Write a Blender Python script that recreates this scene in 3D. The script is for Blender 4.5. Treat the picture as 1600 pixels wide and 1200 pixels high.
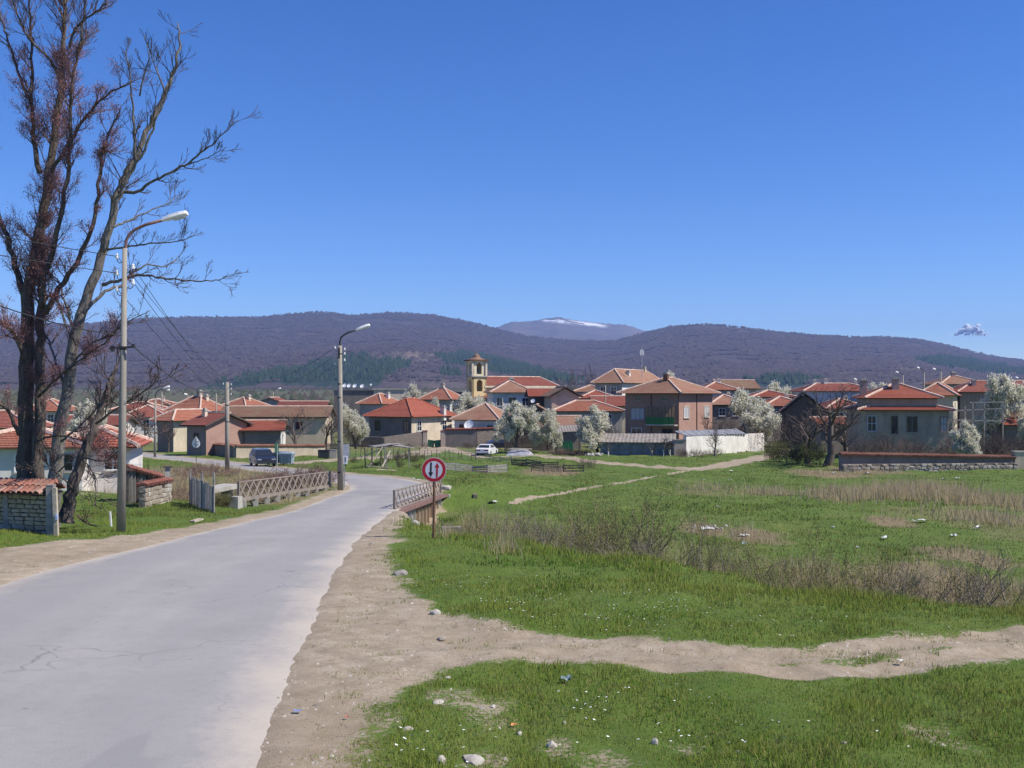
import bpy, bmesh, math, random
import numpy as np
from mathutils import Vector, Matrix

# ------------------------------------------------------------------ camera, sky, sun, exposure
scene = bpy.context.scene
for o in list(bpy.data.objects):
    bpy.data.objects.remove(o)
COL = scene.collection
F = 1570.0          # focal length in pixels of the 1600 px wide photograph
HV = 618.0          # photograph row of the horizon (eye level)

cam_d = bpy.data.cameras.new("camera")
cam_d.sensor_width = 36.0
cam_d.lens = 36.0 * F / 1600.0
cam_d.shift_y = (HV - 600.0) / 1600.0
cam_d.clip_start = 0.1
cam_d.clip_end = 60000.0
cam = bpy.data.objects.new("camera", cam_d)
COL.objects.link(cam)
cam.location = (0, 0, 0)
cam.rotation_euler = (math.radians(90), 0, 0)
scene.camera = cam

SUN_AZ = math.radians(104.0)      # clockwise from +Y : the sun stands to the right, a little behind
SUN_EL = math.radians(50.0)
world = bpy.data.worlds.new("World")
scene.world = world
world.use_nodes = True
wn = world.node_tree
wn.nodes.clear()
w_out = wn.nodes.new("ShaderNodeOutputWorld")
w_bg = wn.nodes.new("ShaderNodeBackground")
w_sky = wn.nodes.new("ShaderNodeTexSky")
w_sky.sky_type = 'NISHITA'
w_sky.sun_disc = False
w_sky.sun_elevation = SUN_EL
w_sky.sun_rotation = SUN_AZ
w_sky.altitude = 600
w_sky.air_density = 0.85
w_sky.dust_density = 0.1
w_sky.ozone_density = 5.0
w_bg.inputs[1].default_value = 0.125
w_hs = wn.nodes.new("ShaderNodeHueSaturation")
w_hs.inputs["Saturation"].default_value = 1.26
w_hs.inputs["Hue"].default_value = 0.513
wn.links.new(w_sky.outputs[0], w_hs.inputs["Color"])
wn.links.new(w_hs.outputs[0], w_bg.inputs[0])
wn.links.new(w_bg.outputs[0], w_out.inputs[0])

sun_d = bpy.data.lights.new("sun", 'SUN')
sun_d.energy = 5.0
sun_d.angle = math.radians(0.5)
sun_d.color = (1.0, 0.93, 0.82)
sun = bpy.data.objects.new("sun", sun_d)
COL.objects.link(sun)
sdir = Vector((math.sin(SUN_AZ) * math.cos(SUN_EL), math.cos(SUN_AZ) * math.cos(SUN_EL), math.sin(SUN_EL)))
sun.location = sdir * 300
sun.rotation_euler = (-sdir).to_track_quat('-Z', 'Y').to_euler()

scene.view_settings.view_transform = 'Standard'
scene.view_settings.look = 'None'
scene.view_settings.gamma = 1.0
scene.view_settings.use_curve_mapping = False
scene.view_settings.exposure = 0.42

# ------------------------------------------------------------------ helpers
rng = random.Random(7)
nrg = np.random.default_rng(11)

def W(u, v, Y):
    """world point seen at photograph pixel (u, v) at distance Y along the view axis"""
    return Vector(((u - 800) / F * Y, Y, (HV - v) / F * Y))

def vnoise(x, y, seed=0):
    x = np.asarray(x, dtype=np.float64); y = np.asarray(y, dtype=np.float64)
    xi = np.floor(x).astype(np.int64); yi = np.floor(y).astype(np.int64)
    fx = x - xi; fy = y - yi
    fx = fx * fx * (3 - 2 * fx); fy = fy * fy * (3 - 2 * fy)
    def h(a, b):
        n = (a * 374761393 + b * 668265263 + seed * 1442695041) & 0xffffffff
        n = ((n ^ (n >> 13)) * 1274126177) & 0xffffffff
        n = (n ^ (n >> 16)) & 0xffffffff
        return n / 4294967295.0
    a = h(xi, yi); b = h(xi + 1, yi); c = h(xi, yi + 1); d = h(xi + 1, yi + 1)
    return (a * (1 - fx) + b * fx) * (1 - fy) + (c * (1 - fx) + d * fx) * fy

def fbm(x, y, oct=4, seed=0):
    s = 0.0; a = 0.5; t = 0.0
    for i in range(oct):
        s = s + a * vnoise(x, y, seed + i); t += a
        x = x * 2.03 + 17.3; y = y * 2.03 + 5.1; a *= 0.5
    return s / t

def sstep(a, b, x):
    t = np.clip((x - a) / (b - a), 0, 1)
    return t * t * (3 - 2 * t)

def poly_dist(px, py, pts):
    """distance to polyline, signed side (+ = right of travel), parameter along"""
    px = np.asarray(px, float); py = np.asarray(py, float)
    best = np.full(px.shape, 1e9); side = np.zeros(px.shape); par = np.zeros(px.shape)
    for i in range(len(pts) - 1):
        ax, ay = pts[i]; bx, by = pts[i + 1]
        dx, dy = bx - ax, by - ay
        l2 = dx * dx + dy * dy
        t = np.clip(((px - ax) * dx + (py - ay) * dy) / l2, 0, 1)
        qx = ax + t * dx; qy = ay + t * dy
        d = np.hypot(px - qx, py - qy)
        cr = dy * (px - ax) - dx * (py - ay)
        m = d < best
        best = np.where(m, d, best); side = np.where(m, np.sign(cr), side); par = np.where(m, i + t, par)
    return best, side, par

def in_poly(px, py, poly):
    px = np.asarray(px, float); py = np.asarray(py, float)
    ins = np.zeros(px.shape, bool)
    n = len(poly)
    for i in range(n):
        x1, y1 = poly[i]; x2, y2 = poly[(i + 1) % n]
        if y1 == y2: continue
        c = ((y1 > py) != (y2 > py)) & (px < (x2 - x1) * (py - y1) / (y2 - y1) + x1)
        ins ^= c
    return ins

def poly_sd(px, py, poly):
    d, _, _ = poly_dist(px, py, list(poly) + [poly[0]])
    return np.where(in_poly(px, py, poly), d, -d)

# ------------------------------------------------------------------ terrain
RY = [-400, 0, 9, 20, 28, 36, 46, 57, 70, 90, 110, 130, 160, 250, 450, 600, 1000, 1500, 2500, 9000]
RZ = [-3.0, -3.1, -3.3, -3.58, -3.85, -4.42, -5.15, -5.32, -5.6, -6.35, -6.9, -7.35, -7.7, -8.0, -7.6, -6.5, -0.5, 7.5, 22, 40]
MY = [-400, 0, 20, 35, 60, 80, 100, 130, 160, 250, 450, 600, 1000, 1500, 2500, 9000]
MZ = [-5.0, -5.6, -6.0, -6.2, -6.35, -6.5, -6.8, -7.35, -7.7, -8.0, -7.6, -6.5, -0.5, 7.5, 22, 40]

def R_(y):
    y = np.asarray(y, float)
    w = np.clip(np.abs(y) * 0.06, 0.5, 6)
    return (np.interp(y - w, RY, RZ) + 2 * np.interp(y, RY, RZ) + np.interp(y + w, RY, RZ)) / 4

def M_(y):
    return np.interp(np.asarray(y, float), MY, MZ)

def on_R(u, v, zf=R_):
    """ground point of the upper (road level) land at pixel (u, v)"""
    k = (v - HV) / F
    lo, hi = 1.0, 2500.0
    for _ in range(60):
        m = (lo + hi) / 2
        if float(zf(m)) < -k * m: lo = m     # still above ground -> further? sign handled below
        else: hi = m
    # find the first crossing by marching
    y = 2.0
    while y < 2000:
        if -k * y <= float(zf(y)): break
        y *= 1.01
    return ((u - 800) / F * y, y)

# road edges traced in the photograph
road_right = [on_R(u, v) for u, v in [(340, 1700), (418, 1300), (436, 1200), (462, 1080), (505, 980), (538, 900), (570, 845), (604, 812)]] \
    + [(-5.2, 47.5), (-4.75, 52), (-4.5, 57), (-5.1, 63), (-8.2, 69), (-12.2, 74), (-17.8, 83), (-28.5, 101), (-42, 121), (-53, 137), (-66, 160), (-80, 190)]
road_left = [(-8.6, 4.0), (-8.7, 8.0), (-9.0, 12)] + [on_R(u, v) for u, v in [(0, 901), (157, 867), (262, 843), (360, 818), (424, 804)]] \
    + [(-9.85, 49.2), (-9.4, 54), (-9.3, 58), (-10.4, 62), (-12.0, 65.2), (-16.4, 73), (-24, 87), (-31.6, 100.5), (-47.5, 123), (-57, 135.5), (-71, 158), (-86, 188)]

def resample(pts, n):
    P = np.array(pts); s = np.concatenate([[0], np.cumsum(np.hypot(*np.diff(P, axis=0).T))])
    t = np.linspace(0, s[-1], n)
    Q = np.stack([np.interp(t, s, P[:, 0]), np.interp(t, s, P[:, 1])], 1)
    for _ in range(6):
        Q[1:-1] = 0.25 * Q[:-2] + 0.5 * Q[1:-1] + 0.25 * Q[2:]
    return Q
NR = 190
RL = resample(road_left, NR); RR = resample(road_right, NR)
RC = (RL + RR) / 2
RHW = np.hypot(*(RL - RR).T) / 2
RC_list = [tuple(p) for p in RC]

bluff = [(-20, 900), (-20, 100), (-13, 88), (-4.5, 76), (-1.8, 66), (-3.0, 60.5), (-7.4, 58.5), (-7.6, 50), (-7.6, 43.8), (-5.0, 41), (-4.5, 37), (-3.2, 30.5), (-1.9, 28.0), (-0.4, 25.6), (1, 23.3), (2.7, 21.6),
         (4, 18.6), (6.2, 16.7), (8, 15.9), (14, 14.6), (30, 13), (90, 11), (600, 10)]
stream = [(-160, 130), (-70, 92), (-45, 80), (-27, 67), (-15, 56), (-7.5, 51), (-1.5, 47), (3, 39), (8, 32), (16, 27), (40, 21), (120, 12), (600, 0)]
bridge_ax = [(-9.0, 43.6), (-7.2, 58.5)]

def terr(x, y, detail=True):
    x = np.asarray(x, float); y = np.asarray(y, float)
    z0 = R_(y); z1 = M_(y)
    d, side, par = poly_dist(x, y, bluff)
    sd = d * -side                      # + on the meadow side (left of travel is the right-hand land)
    wob = 0.9 * (fbm(x * 0.45, y * 0.45, 3, 3) - 0.5) * sstep(30, 22, y)
    wid = np.interp(y, [10, 26, 40, 60, 80], [7.5, 6.0, 3.0, 5, 9])
    k = sstep(0, 1, (sd + wob) / wid)
    z = z0 * (1 - k) + z1 * k
    ds, ss, ps = poly_dist(x, y, stream)
    dep = np.where(x < -9, 1.7, 1.0) * sstep(220, 110, y)
    z = z - dep * np.exp(-(ds / 3.4) ** 2)
    # road bed
    dr, sr, pr = poly_dist(x, y, RC_list)
    hw = np.interp(pr, np.arange(NR), RHW)
    nb = np.exp(-(((y - 51) / 9.0) ** 4)) * (x > -16)
    left_ext = np.where((sr < 0), 2.6 * nb, 0.0)
    near_r = sstep(24, 31, y) * sstep(66, 60, y) * (sr > 0)
    bw = 0.7 * np.maximum(nb, near_r) + 3.2 * (1 - np.maximum(nb, near_r))
    br_r = sstep(42.5, 43.5, y) * sstep(60, 59, y) * (sr > 0)
    bw = bw * (1 - br_r) + .4 * br_r
    flat = 1 - sstep(0, 1, (dr - hw - 0.25 - left_ext + .75 * br_r) / bw)
    flat = flat * sstep(215, 190, y)
    z = z * (1 - flat) + z0 * flat
    if detail:
        rough = 0.03 + 0.13 * sstep(hw, hw + 3.0, dr)
        rough = rough * np.interp(np.hypot(x, y), [0, 40, 120, 400], [1, 1.5, 1.8, 1.0])
        z = z + rough * (fbm(x * 0.7, y * 0.7, 4, 21) - 0.5) * 1.6
        z = z + 0.035 * (fbm(x * 3.1, y * 3.1, 2, 5) - 0.5) * sstep(hw - .2, hw + .8, dr)
        z = z - 0.07 * sstep(hw - 0.05, hw - 0.45, dr) * sstep(205, 195, y)
    return z

def gz(x, y):
    return float(terr(np.array([x]), np.array([y]), True)[0])

_hit_cache = {}
def ground_at(u, v, y0=5.0):
    """first terrain point on the ray through pixel (u, v)"""
    k = (HV - v) / F
    ys = y0 * np.power(1.004, np.arange(1200))
    xs = (u - 800) / F * ys
    zz = terr(xs, ys, True)
    below = np.where(zz >= k * ys)[0]
    y = ys[below[0]] if len(below) else ys[-1]
    x = (u - 800) / F * y
    return Vector((x, y, gz(x, y)))

def at(u, Y):
    """ground point at column u and distance Y"""
    x = (u - 800) / F * Y
    return Vector((x, Y, gz(x, Y)))

# ---- mesh builder
class MB:
    def __init__(self):
        self.v = []; self.f = []; self.uv = []; self.m = []
    def add(self, vs, fs, mi=0, uvs=None):
        n = len(self.v)
        self.v.extend([tuple(p) for p in vs])
        for i, f in enumerate(fs):
            self.f.append([n + j for j in f]); self.m.append(mi)
            self.uv.append(uvs[i] if uvs else None)
    def quad(self, a, b, c, d, mi=0, uv=None):
        self.add([a, b, c, d], [(0, 1, 2, 3)], mi, [uv] if uv else None)
    def box(self, c, s, rz=0.0, mi=0, M=None, taper=1.0):
        x, y, z = s[0] / 2, s[1] / 2, s[2] / 2
        P = []
        for sz in (-1, 1):
            t = taper if sz > 0 else 1.0
            for sx, sy in ((-1, -1), (1, -1), (1, 1), (-1, 1)):
                P.append(Vector((sx * x * t, sy * y * t, sz * z)))
        if M is not None: P = [M @ p for p in P]
        else:
            cr, sr = math.cos(rz), math.sin(rz)
            P = [Vector((p.x * cr - p.y * sr, p.x * sr + p.y * cr, p.z)) for p in P]
        c = Vector(c)
        P = [p + c for p in P]
        self.add(P, [(0, 3, 2, 1), (4, 5, 6, 7), (0, 1, 5, 4), (1, 2, 6, 5), (2, 3, 7, 6), (3, 0, 4, 7)], mi)
    def bar(self, a, b, w, h=None, mi=0, up=(0, 0, 1)):
        """square bar from a to b"""
        a = Vector(a); b = Vector(b); h = h or w
        d = (b - a); L = d.length
        if L < 1e-6: return
        d.normalize(); upv = Vector(up)
        if abs(d.dot(upv)) > 0.98: upv = Vector((0, 1, 0))
        s = d.cross(upv).normalized(); t = s.cross(d).normalized()
        P = []
        for q in (a, b):
            for i, j in ((-1, -1), (1, -1), (1, 1), (-1, 1)):
                P.append(q + s * (i * w / 2) + t * (j * h / 2))
        self.add(P, [(0, 1, 2, 3), (7, 6, 5, 4), (0, 4, 5, 1), (1, 5, 6, 2), (2, 6, 7, 3), (3, 7, 4, 0)], mi)
    def tube(self, path, radii, sides=6, mi=0, cap=True):
        n = len(path)
        if not hasattr(radii, '__len__'): radii = [radii] * n
        base = len(self.v)
        prev = None
        for i in range(n):
            p = Vector(path[i])
            if i == 0: d = Vector(path[1]) - p
            elif i == n - 1: d = p - Vector(path[i - 1])
            else: d = Vector(path[i + 1]) - Vector(path[i - 1])
            if d.length < 1e-9: d = Vector((0, 0, 1))
            d.normalize()
            if prev is None:
                ref = Vector((1, 0, 0)) if abs(d.x) < 0.8 else Vector((0, 1, 0))
                s = d.cross(ref).normalized()
            else:
                s = (prev - d * prev.dot(d))
                if s.length < 1e-6: s = d.orthogonal()
                s.normalize()
            prev = s
            t = d.cross(s)
            r = radii[i]
            for k in range(sides):
                a = 2 * math.pi * k / sides
                q = p + s * (math.cos(a) * r) + t * (math.sin(a) * r)
                self.v.append((q.x, q.y, q.z))
        for i in range(n - 1):
            for k in range(sides):
                a = base + i * sides + k; b = base + i * sides + (k + 1) % sides
                self.f.append([a, b, b + sides, a + sides]); self.m.append(mi); self.uv.append(None)
        if cap:
            self.f.append([base + k for k in range(sides)][::-1]); self.m.append(mi); self.uv.append(None)
            self.f.append([base + (n - 1) * sides + k for k in range(sides)]); self.m.append(mi); self.uv.append(None)
    def cyl(self, a, b, r, sides=12, mi=0, r2=None):
        self.tube([a, b], [r, r if r2 is None else r2], sides, mi)
    def prism(self, prof, a0, ax, up, ex, mi=0):
        """profile [(s, t)] in the plane (ax, up) at a0, extruded by vector ex"""
        a0 = Vector(a0); ax = Vector(ax); up = Vector(up); ex = Vector(ex)
        n = len(prof)
        P = [a0 + ax * s + up * t for s, t in prof]
        P += [p + ex for p in P]
        fs = [tuple(range(n)), tuple(range(2 * n - 1, n - 1, -1))]
        for i in range(n):
            j = (i + 1) % n
            fs.append((i, i + n, j + n, j))
        self.add(P, fs, mi)
    def build(self, name, mats, parent=None, smooth=False, base=None, fix=True):
        me = bpy.data.meshes.new(name)
        off = Vector(base) if base is not None else (parent_world(parent) if parent is not None else Vector((0, 0, 0)))
        V = np.array(self.v, dtype=np.float64).reshape(-1, 3) - np.array(off)[None, :]
        me.from_pydata(V.tolist(), [], self.f)
        if not isinstance(mats, (list, tuple)): mats = [mats]
        for mm in mats: me.materials.append(mm)
        if len(mats) > 1:
            me.polygons.foreach_set("material_index", self.m)
        if any(u is not None for u in self.uv):
            ul = me.uv_layers.new(name="UVMap")
            k = 0
            flat = []
            for f, u in zip(self.f, self.uv):
                if u is None: flat.extend([0.0, 0.0] * len(f))
                else:
                    for q in u: flat.extend([q[0], q[1]])
            ul.data.foreach_set("uv", flat)
        if fix:
            bm = bmesh.new(); bm.from_mesh(me)
            bmesh.ops.recalc_face_normals(bm, faces=bm.faces)
            bm.to_mesh(me); bm.free()
        if smooth:
            me.polygons.foreach_set("use_smooth", [True] * len(me.polygons))
        me.update()
        o = bpy.data.objects.new(name, me)
        COL.objects.link(o)
        if parent is not None: o.parent = parent
        elif base is not None: o.location = base
        return o

_pw = {}
def parent_world(p):
    v = Vector((0, 0, 0))
    while p is not None:
        v = v + Vector(p.location); p = p.parent
    return v

def thing(name, label, cat, loc, group=None):
    o = bpy.data.objects.new(name, None)
    o.empty_display_size = 0.2
    COL.objects.link(o)
    o.location = loc
    o["label"] = label; o["category"] = cat
    if group: o["group"] = group
    return o

def tag(o, label, cat, group=None):
    o["label"] = label; o["category"] = cat
    if group: o["group"] = group
    return o

def kind(o, k):
    o["kind"] = k
    return o

def copy_tree(o, loc=None, parent=None):
    c = o.copy(); COL.objects.link(c)
    if parent is not None: c.parent = parent
    if loc is not None: c.location = loc
    for ch in list(o.children):
        copy_tree(ch, None, c)
    return c

def np_mesh(name, V, faces_flat, nper, mats, mi=None, smooth=False):
    """fast mesh from numpy: V (n,3), faces_flat (m*nper)"""
    me = bpy.data.meshes.new(name)
    nf = len(faces_flat) // nper
    me.vertices.add(len(V)); me.vertices.foreach_set("co", np.asarray(V, np.float32).ravel())
    me.loops.add(len(faces_flat)); me.loops.foreach_set("vertex_index", np.asarray(faces_flat, np.int32))
    me.polygons.add(nf)
    me.polygons.foreach_set("loop_start", np.arange(nf, dtype=np.int32) * nper)
    me.polygons.foreach_set("loop_total", np.full(nf, nper, np.int32))
    for m in (mats if isinstance(mats, (list, tuple)) else [mats]): me.materials.append(m)
    if mi is not None: me.polygons.foreach_set("material_index", np.asarray(mi, np.int32))
    if smooth: me.polygons.foreach_set("use_smooth", np.ones(nf, bool))
    me.update(calc_edges=True)
    o = bpy.data.objects.new(name, me)
    COL.objects.link(o)
    return o

# ------------------------------------------------------------------ materials
class NT:
    def __init__(self, name):
        self.mat = bpy.data.materials.new(name); self.mat.use_nodes = True
        self.t = self.mat.node_tree; self.t.nodes.clear()
        self.out = self.n("ShaderNodeOutputMaterial")
        self.b = self.n("ShaderNodeBsdfPrincipled")
        self.l(self.b.outputs[0], self.out.inputs[0])
        self.b.inputs["Specular IOR Level"].default_value = 0.25
    def n(self, t, **kw):
        x = self.t.nodes.new(t)
        for k, v in kw.items(): setattr(x, k, v)
        return x
    def l(self, a, b): self.t.links.new(a, b)
    def coord(self, kind="Object", scale=None):
        c = self.n("ShaderNodeTexCoord")
        if scale is None: return c.outputs[kind]
        m = self.n("ShaderNodeMapping"); m.inputs["Scale"].default_value = scale
        self.l(c.outputs[kind], m.inputs[0]); return m.outputs[0]
    def noise(self, vec, scale, detail=4, rough=0.6):
        x = self.n("ShaderNodeTexNoise"); x.inputs["Scale"].default_value = scale
        x.inputs["Detail"].default_value = detail; x.inputs["Roughness"].default_value = rough
        self.l(vec, x.inputs["Vector"]); return x.outputs["Fac"]
    def ramp(self, fac, stops, interp='LINEAR'):
        r = self.n("ShaderNodeValToRGB"); r.color_ramp.interpolation = interp
        e = r.color_ramp.elements
        while len(e) < len(stops): e.new(0.5)
        for i, (p, c) in enumerate(stops):
            e[i].position = p
            e[i].color = (c, c, c, 1) if not hasattr(c, '__len__') else (c[0], c[1], c[2], 1)
        self.l(fac, r.inputs[0]); return r.outputs[0]
    def mix(self, fac, a, b, mode='MIX'):
        m = self.n("ShaderNodeMix", data_type='RGBA', blend_type=mode)
        for sock, val in ((m.inputs[0], fac), (m.inputs[6], a), (m.inputs[7], b)):
            if hasattr(val, 'is_output'): self.l(val, sock)
            elif hasattr(val, '__len__'): sock.default_value = (val[0], val[1], val[2], 1)
            else: sock.default_value = val
        return m.outputs[2]
    def math(self, op, a, b=0.0, clamp=False):
        m = self.n("ShaderNodeMath", operation=op, use_clamp=clamp)
        for sock, val in ((m.inputs[0], a), (m.inputs[1], b)):
            if hasattr(val, 'is_output'): self.l(val, sock)
            else: sock.default_value = val
        return m.outputs[0]
    def attr(self, name):
        a = self.n("ShaderNodeAttribute"); a.attribute_name = name; return a.outputs["Fac"]
    def bump(self, h, strength=0.4, dist=0.05):
        b = self.n("ShaderNodeBump"); b.inputs["Strength"].default_value = strength
        b.inputs["Distance"].default_value = dist
        self.l(h, b.inputs["Height"]); self.l(b.outputs[0], self.b.inputs["Normal"])
    def done(self, color, rough=0.9):
        if hasattr(color, 'is_output'): self.l(color, self.b.inputs["Base Color"])
        else: self.b.inputs["Base Color"].default_value = (color[0], color[1], color[2], 1)
        self.b.inputs["Roughness"].default_value = rough
        return self.mat

def simple(name, c, var=0.25, scale=3.0, rough=0.9, bump=0.3, bscale=None, c2=None, metal=0.0, bdist=0.02):
    t = NT(name)
    co = t.coord("Object")
    n1 = t.noise(co, scale, 5)
    lo = [x * (1 - var) for x in c]; hi = c2 if c2 else [min(1, x * (1 + var)) for x in c]
    col = t.ramp(n1, [(0.32, lo), (0.68, hi)])
    if bump: t.bump(t.noise(co, bscale or scale * 6, 3), bump, bdist)
    t.b.inputs["Metallic"].default_value = metal
    return t.done(col, rough)

MAT = {}
# ------------------------------------------------------------------ ground sheet
def lines(lo_far, lo, hi, hi_far, step, grow):
    core = list(np.arange(lo, hi + 1e-6, step))
    a = []; s = step; x = lo
    while x > lo_far:
        s = min(s * grow, 400); x -= s; a.append(x)
    b = []; s = step; x = hi
    while x < hi_far:
        s = min(s * grow, 400); x += s; b.append(x)
    return np.array(a[::-1] + core + b)

gx = lines(-9000, -11, 10, 9000, 0.16, 1.035)
gy = lines(-800, 7, 29, 8600, 0.16, 1.018)
GXX, GYY = np.meshgrid(gx, gy)
fx_, fy_ = GXX.ravel(), GYY.ravel()
gzv = terr(fx_, fy_)
nx, ny = len(gx), len(gy)
idx = np.arange(nx * ny).reshape(ny, nx)
quads = np.stack([idx[:-1, :-1], idx[:-1, 1:], idx[1:, 1:], idx[1:, :-1]], -1).reshape(-1)

# bare earth : shoulders, track and paths
right_dirt_px = [(602, 812), (590, 835), (598, 870), (618, 900), (632, 935), (690, 962), (800, 986), (900, 992), (1000, 1002), (1100, 1013), (1200, 1021), (1300, 1016),
                 (1400, 1006), (1500, 998), (1600, 990), (1900, 975), (1900, 1010), (1600, 1032), (1500, 1040), (1400, 1046), (1300, 1051), (1200, 1053), (1100, 1050), (1000, 1044),
                 (900, 1039), (800, 1036), (720, 1052), (630, 1075), (585, 1105), (560, 1150), (520, 1210), (470, 1400), (380, 1400), (395, 1200), (425, 1080), (475, 980), (515, 900), (555, 845), (597, 812)]
right_dirt = [on_R(u, v) for u, v in right_dirt_px]
left_dirt_px = [(425, 806), (360, 812), (320, 819), (250, 830), (150, 843), (60, 852), (0, 858), (-120, 868), (-300, 890), (-300, 990), (0, 915), (60, 900), (160, 872), (265, 848), (362, 822), (424, 810)]
left_dirt = [on_R(u, v) for u, v in left_dirt_px]
sdA = poly_sd(fx_, fy_, right_dirt)
sdB = poly_sd(fx_, fy_, left_dirt)
nz = fbm(fx_ * 1.1, fy_ * 1.1, 4, 40) - 0.5
dirt = np.maximum(sstep(-0.4, 0.4, sdA + .06 + nz * .8), sstep(-0.35, 0.4, sdB + nz * 0.7))
drd, srd, prd = poly_dist(fx_, fy_, RC_list)
hwd = np.interp(prd, np.arange(NR), RHW)
far_sh = sstep(1.3, 0.2, drd - hwd + nz * 0.9) * sstep(210, 190, fy_)
dirt = np.maximum(dirt, far_sh * np.where(srd < 0, 0.75, 0.95))

def path_px(pts, zf=M_):
    return [on_R(u, v, zf) for u, v in pts]
paths = [
    (path_px([(1235, 703), (1200, 713), (1150, 724), (1085, 734), (1040, 731), (985, 727), (930, 722), (860, 714)]), 1.5),
    (path_px([(1085, 734), (1040, 742), (960, 757), (880, 772), (800, 790)]), 0.24),
    (path_px([(676, 690), (684, 702), (640, 712), (580, 717)]), 2.6),
    (path_px([(684, 698), (760, 716), (850, 712)]), 1.0),
    (path_px([(452, 729), (480, 725), (505, 722), (540, 719)]), 1.5),
    (path_px([(600, 745), (660, 743)]), 0.5),
]
for pts, w in paths:
    d, _, _ = poly_dist(fx_, fy_, pts)
    dirt = np.maximum(dirt, sstep(w * 1.35, w * 0.55, d + nz * w * 0.9))
for (u, v, r) in [(750, 1105, 0.55), (880, 1165, 0.25), (945, 1185, 0.35), (700, 1085, .25), (640, 905, .5), (1450, 1142, 0.35), (1080, 1170, .3), (760, 1190, .3), (600, 1135, .5), (130, 772, 1.2)]:
    gx0, gy0 = on_R(u, v)
    dirt = np.maximum(dirt, 0.5 * sstep(r * 1.2, r * 0.1, np.hypot(fx_ - gx0, (fy_ - gy0) * 0.6) + nz * r * 2.2))

strip = [on_R(u, v) for u, v in [(1040, 1030), (1200, 1037), (1300, 1034), (1400, 1026), (1500, 1017), (1600, 1010), (1800, 995)]]
d, _, _ = poly_dist(fx_, fy_, strip)
dirt = dirt * (1 - .6 * sstep(.2, .05, d + nz * .4))
rutz = np.zeros_like(gzv)
for off in (.5, -.5):
    d, _, _ = poly_dist(fx_, fy_, [(a, b + off) for a, b in strip])
    rutz -= .05 * np.exp(-(d / .22) ** 2)
gzv = gzv + rutz + .03 * (fbm(fx_ * 4.5, fy_ * 4.5, 3, 311) - .5) * dirt * sstep(60, 30, fy_)
d, _, _ = poly_dist(fx_, fy_, [on_R(u, v) for u, v in [(900, 1015), (1000, 1024), (1100, 1032), (1200, 1038), (1300, 1035), (1400, 1028), (1500, 1019), (1600, 1011), (1850, 992)]])
dirt = np.maximum(dirt, .95 * sstep(.95, .5, d + nz * .7) * (1 - .55 * sstep(.16, .04, d + nz * .35)))
# dry vegetation : the stream banks, the dead-grass belts in the meadow
dst, sst, pst = poly_dist(fx_, fy_, stream)
n2 = fbm(fx_ * 0.22, fy_ * 0.22, 4, 77)
dry = sstep(8.5, 3.0, dst + (n2 - 0.5) * 9) * sstep(220, 120, fy_) * np.where(fx_ > -4, 0.42, 0.85)
db_, sb_, pb_ = poly_dist(fx_, fy_, bluff)
sdb = db_ * -sb_
dry = np.maximum(dry, sstep(0.6, 2.2, sdb + nz * 1.2) * sstep(9, 4, sdb) * sstep(40, 30, fy_) * .6)
belt1 = path_px([(1130, 772), (1250, 770), (1400, 768), (1520, 775), (1640, 790)])
d, _, _ = poly_dist(fx_, fy_, belt1)
dry = np.maximum(dry, sstep(5.5, 1.5, d + (n2 - 0.5) * 9) * 0.5)
belt2 = path_px([(1480, 800), (1560, 815), (1660, 840)])
d, _, _ = poly_dist(fx_, fy_, belt2)
dry = np.maximum(dry, sstep(4.5, 1.5, d + (n2 - 0.5) * 9) * 0.5)
for (u, v, r) in [(1180, 838, 1.5), (1460, 905, 2.0), (1350, 722 + 14, 3), (1290, 741, 3), (1100, 828, 1.2), (1390, 815, 1.2), (1510, 870, 1.4), (760, 738, 2), (860, 738, 3.), (300, 750, 7), (430, 765, 4)]:
    gx0, gy0 = on_R(u, v, M_)
    dry = np.maximum(dry, sstep(r * 1.4, r * 0.4, np.hypot(fx_ - gx0, (fy_ - gy0) * 0.45) + nz * r * 0.8))
dry = dry * (1 - dirt)
village = sstep(118, 140, fy_) * sstep(420, 300, fy_)
dry = np.maximum(dry, village * (0.25 + 0.5 * n2))

t = NT("ground_soil_and_grass")
co = t.coord("Object")
nA = t.noise(co, 0.35, 5); nB = t.noise(co, 2.6, 6, 0.65); nC = t.noise(co, 17.0, 5, 0.7); nD = t.noise(co, 0.012, 4)
grass = t.ramp(nA, [(0.28, (0.062, 0.118, 0.014)), (0.5, (0.09, 0.15, 0.021)), (0.72, (0.15, 0.175, 0.04))])
grass = t.mix(t.ramp(nB, [(0.35, 0.0), (0.75, 0.75)]), grass, (0.05, 0.10, 0.014))
grass = t.mix(t.ramp(nC, [(0.42, 0.0), (0.72, 0.8)]), grass, (0.115, 0.135, 0.035))
dryc = t.ramp(nB, [(0.3, (0.15, 0.12, 0.055)), (0.52, (0.23, 0.18, 0.105)), (0.75, (0.10, 0.12, 0.03))])
dryc = t.mix(t.ramp(nC, [(0.4, 0.0), (0.7, 0.6)]), dryc, (0.09, 0.065, 0.045))
earth = t.ramp(nB, [(0.28, (0.235, 0.19, 0.135)), (0.5, (0.335, 0.275, 0.20)), (0.72, (0.43, 0.365, 0.28))])
earth = t.mix(t.ramp(nA, [(0.35, 0.0), (0.7, 0.55)]), earth, (0.25, 0.195, 0.13))
earth = t.mix(t.ramp(nC, [(0.5, 0.0), (0.75, 0.55)]), earth, (0.13, 0.10, 0.07))
dA = t.math('ADD', t.attr("dirt"), t.math('MULTIPLY', t.math('SUBTRACT', nC, 0.5), 1.7))
dA = t.math('ADD', dA, t.math('MULTIPLY', t.math('SUBTRACT', nB, 0.5), 0.7))
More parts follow.
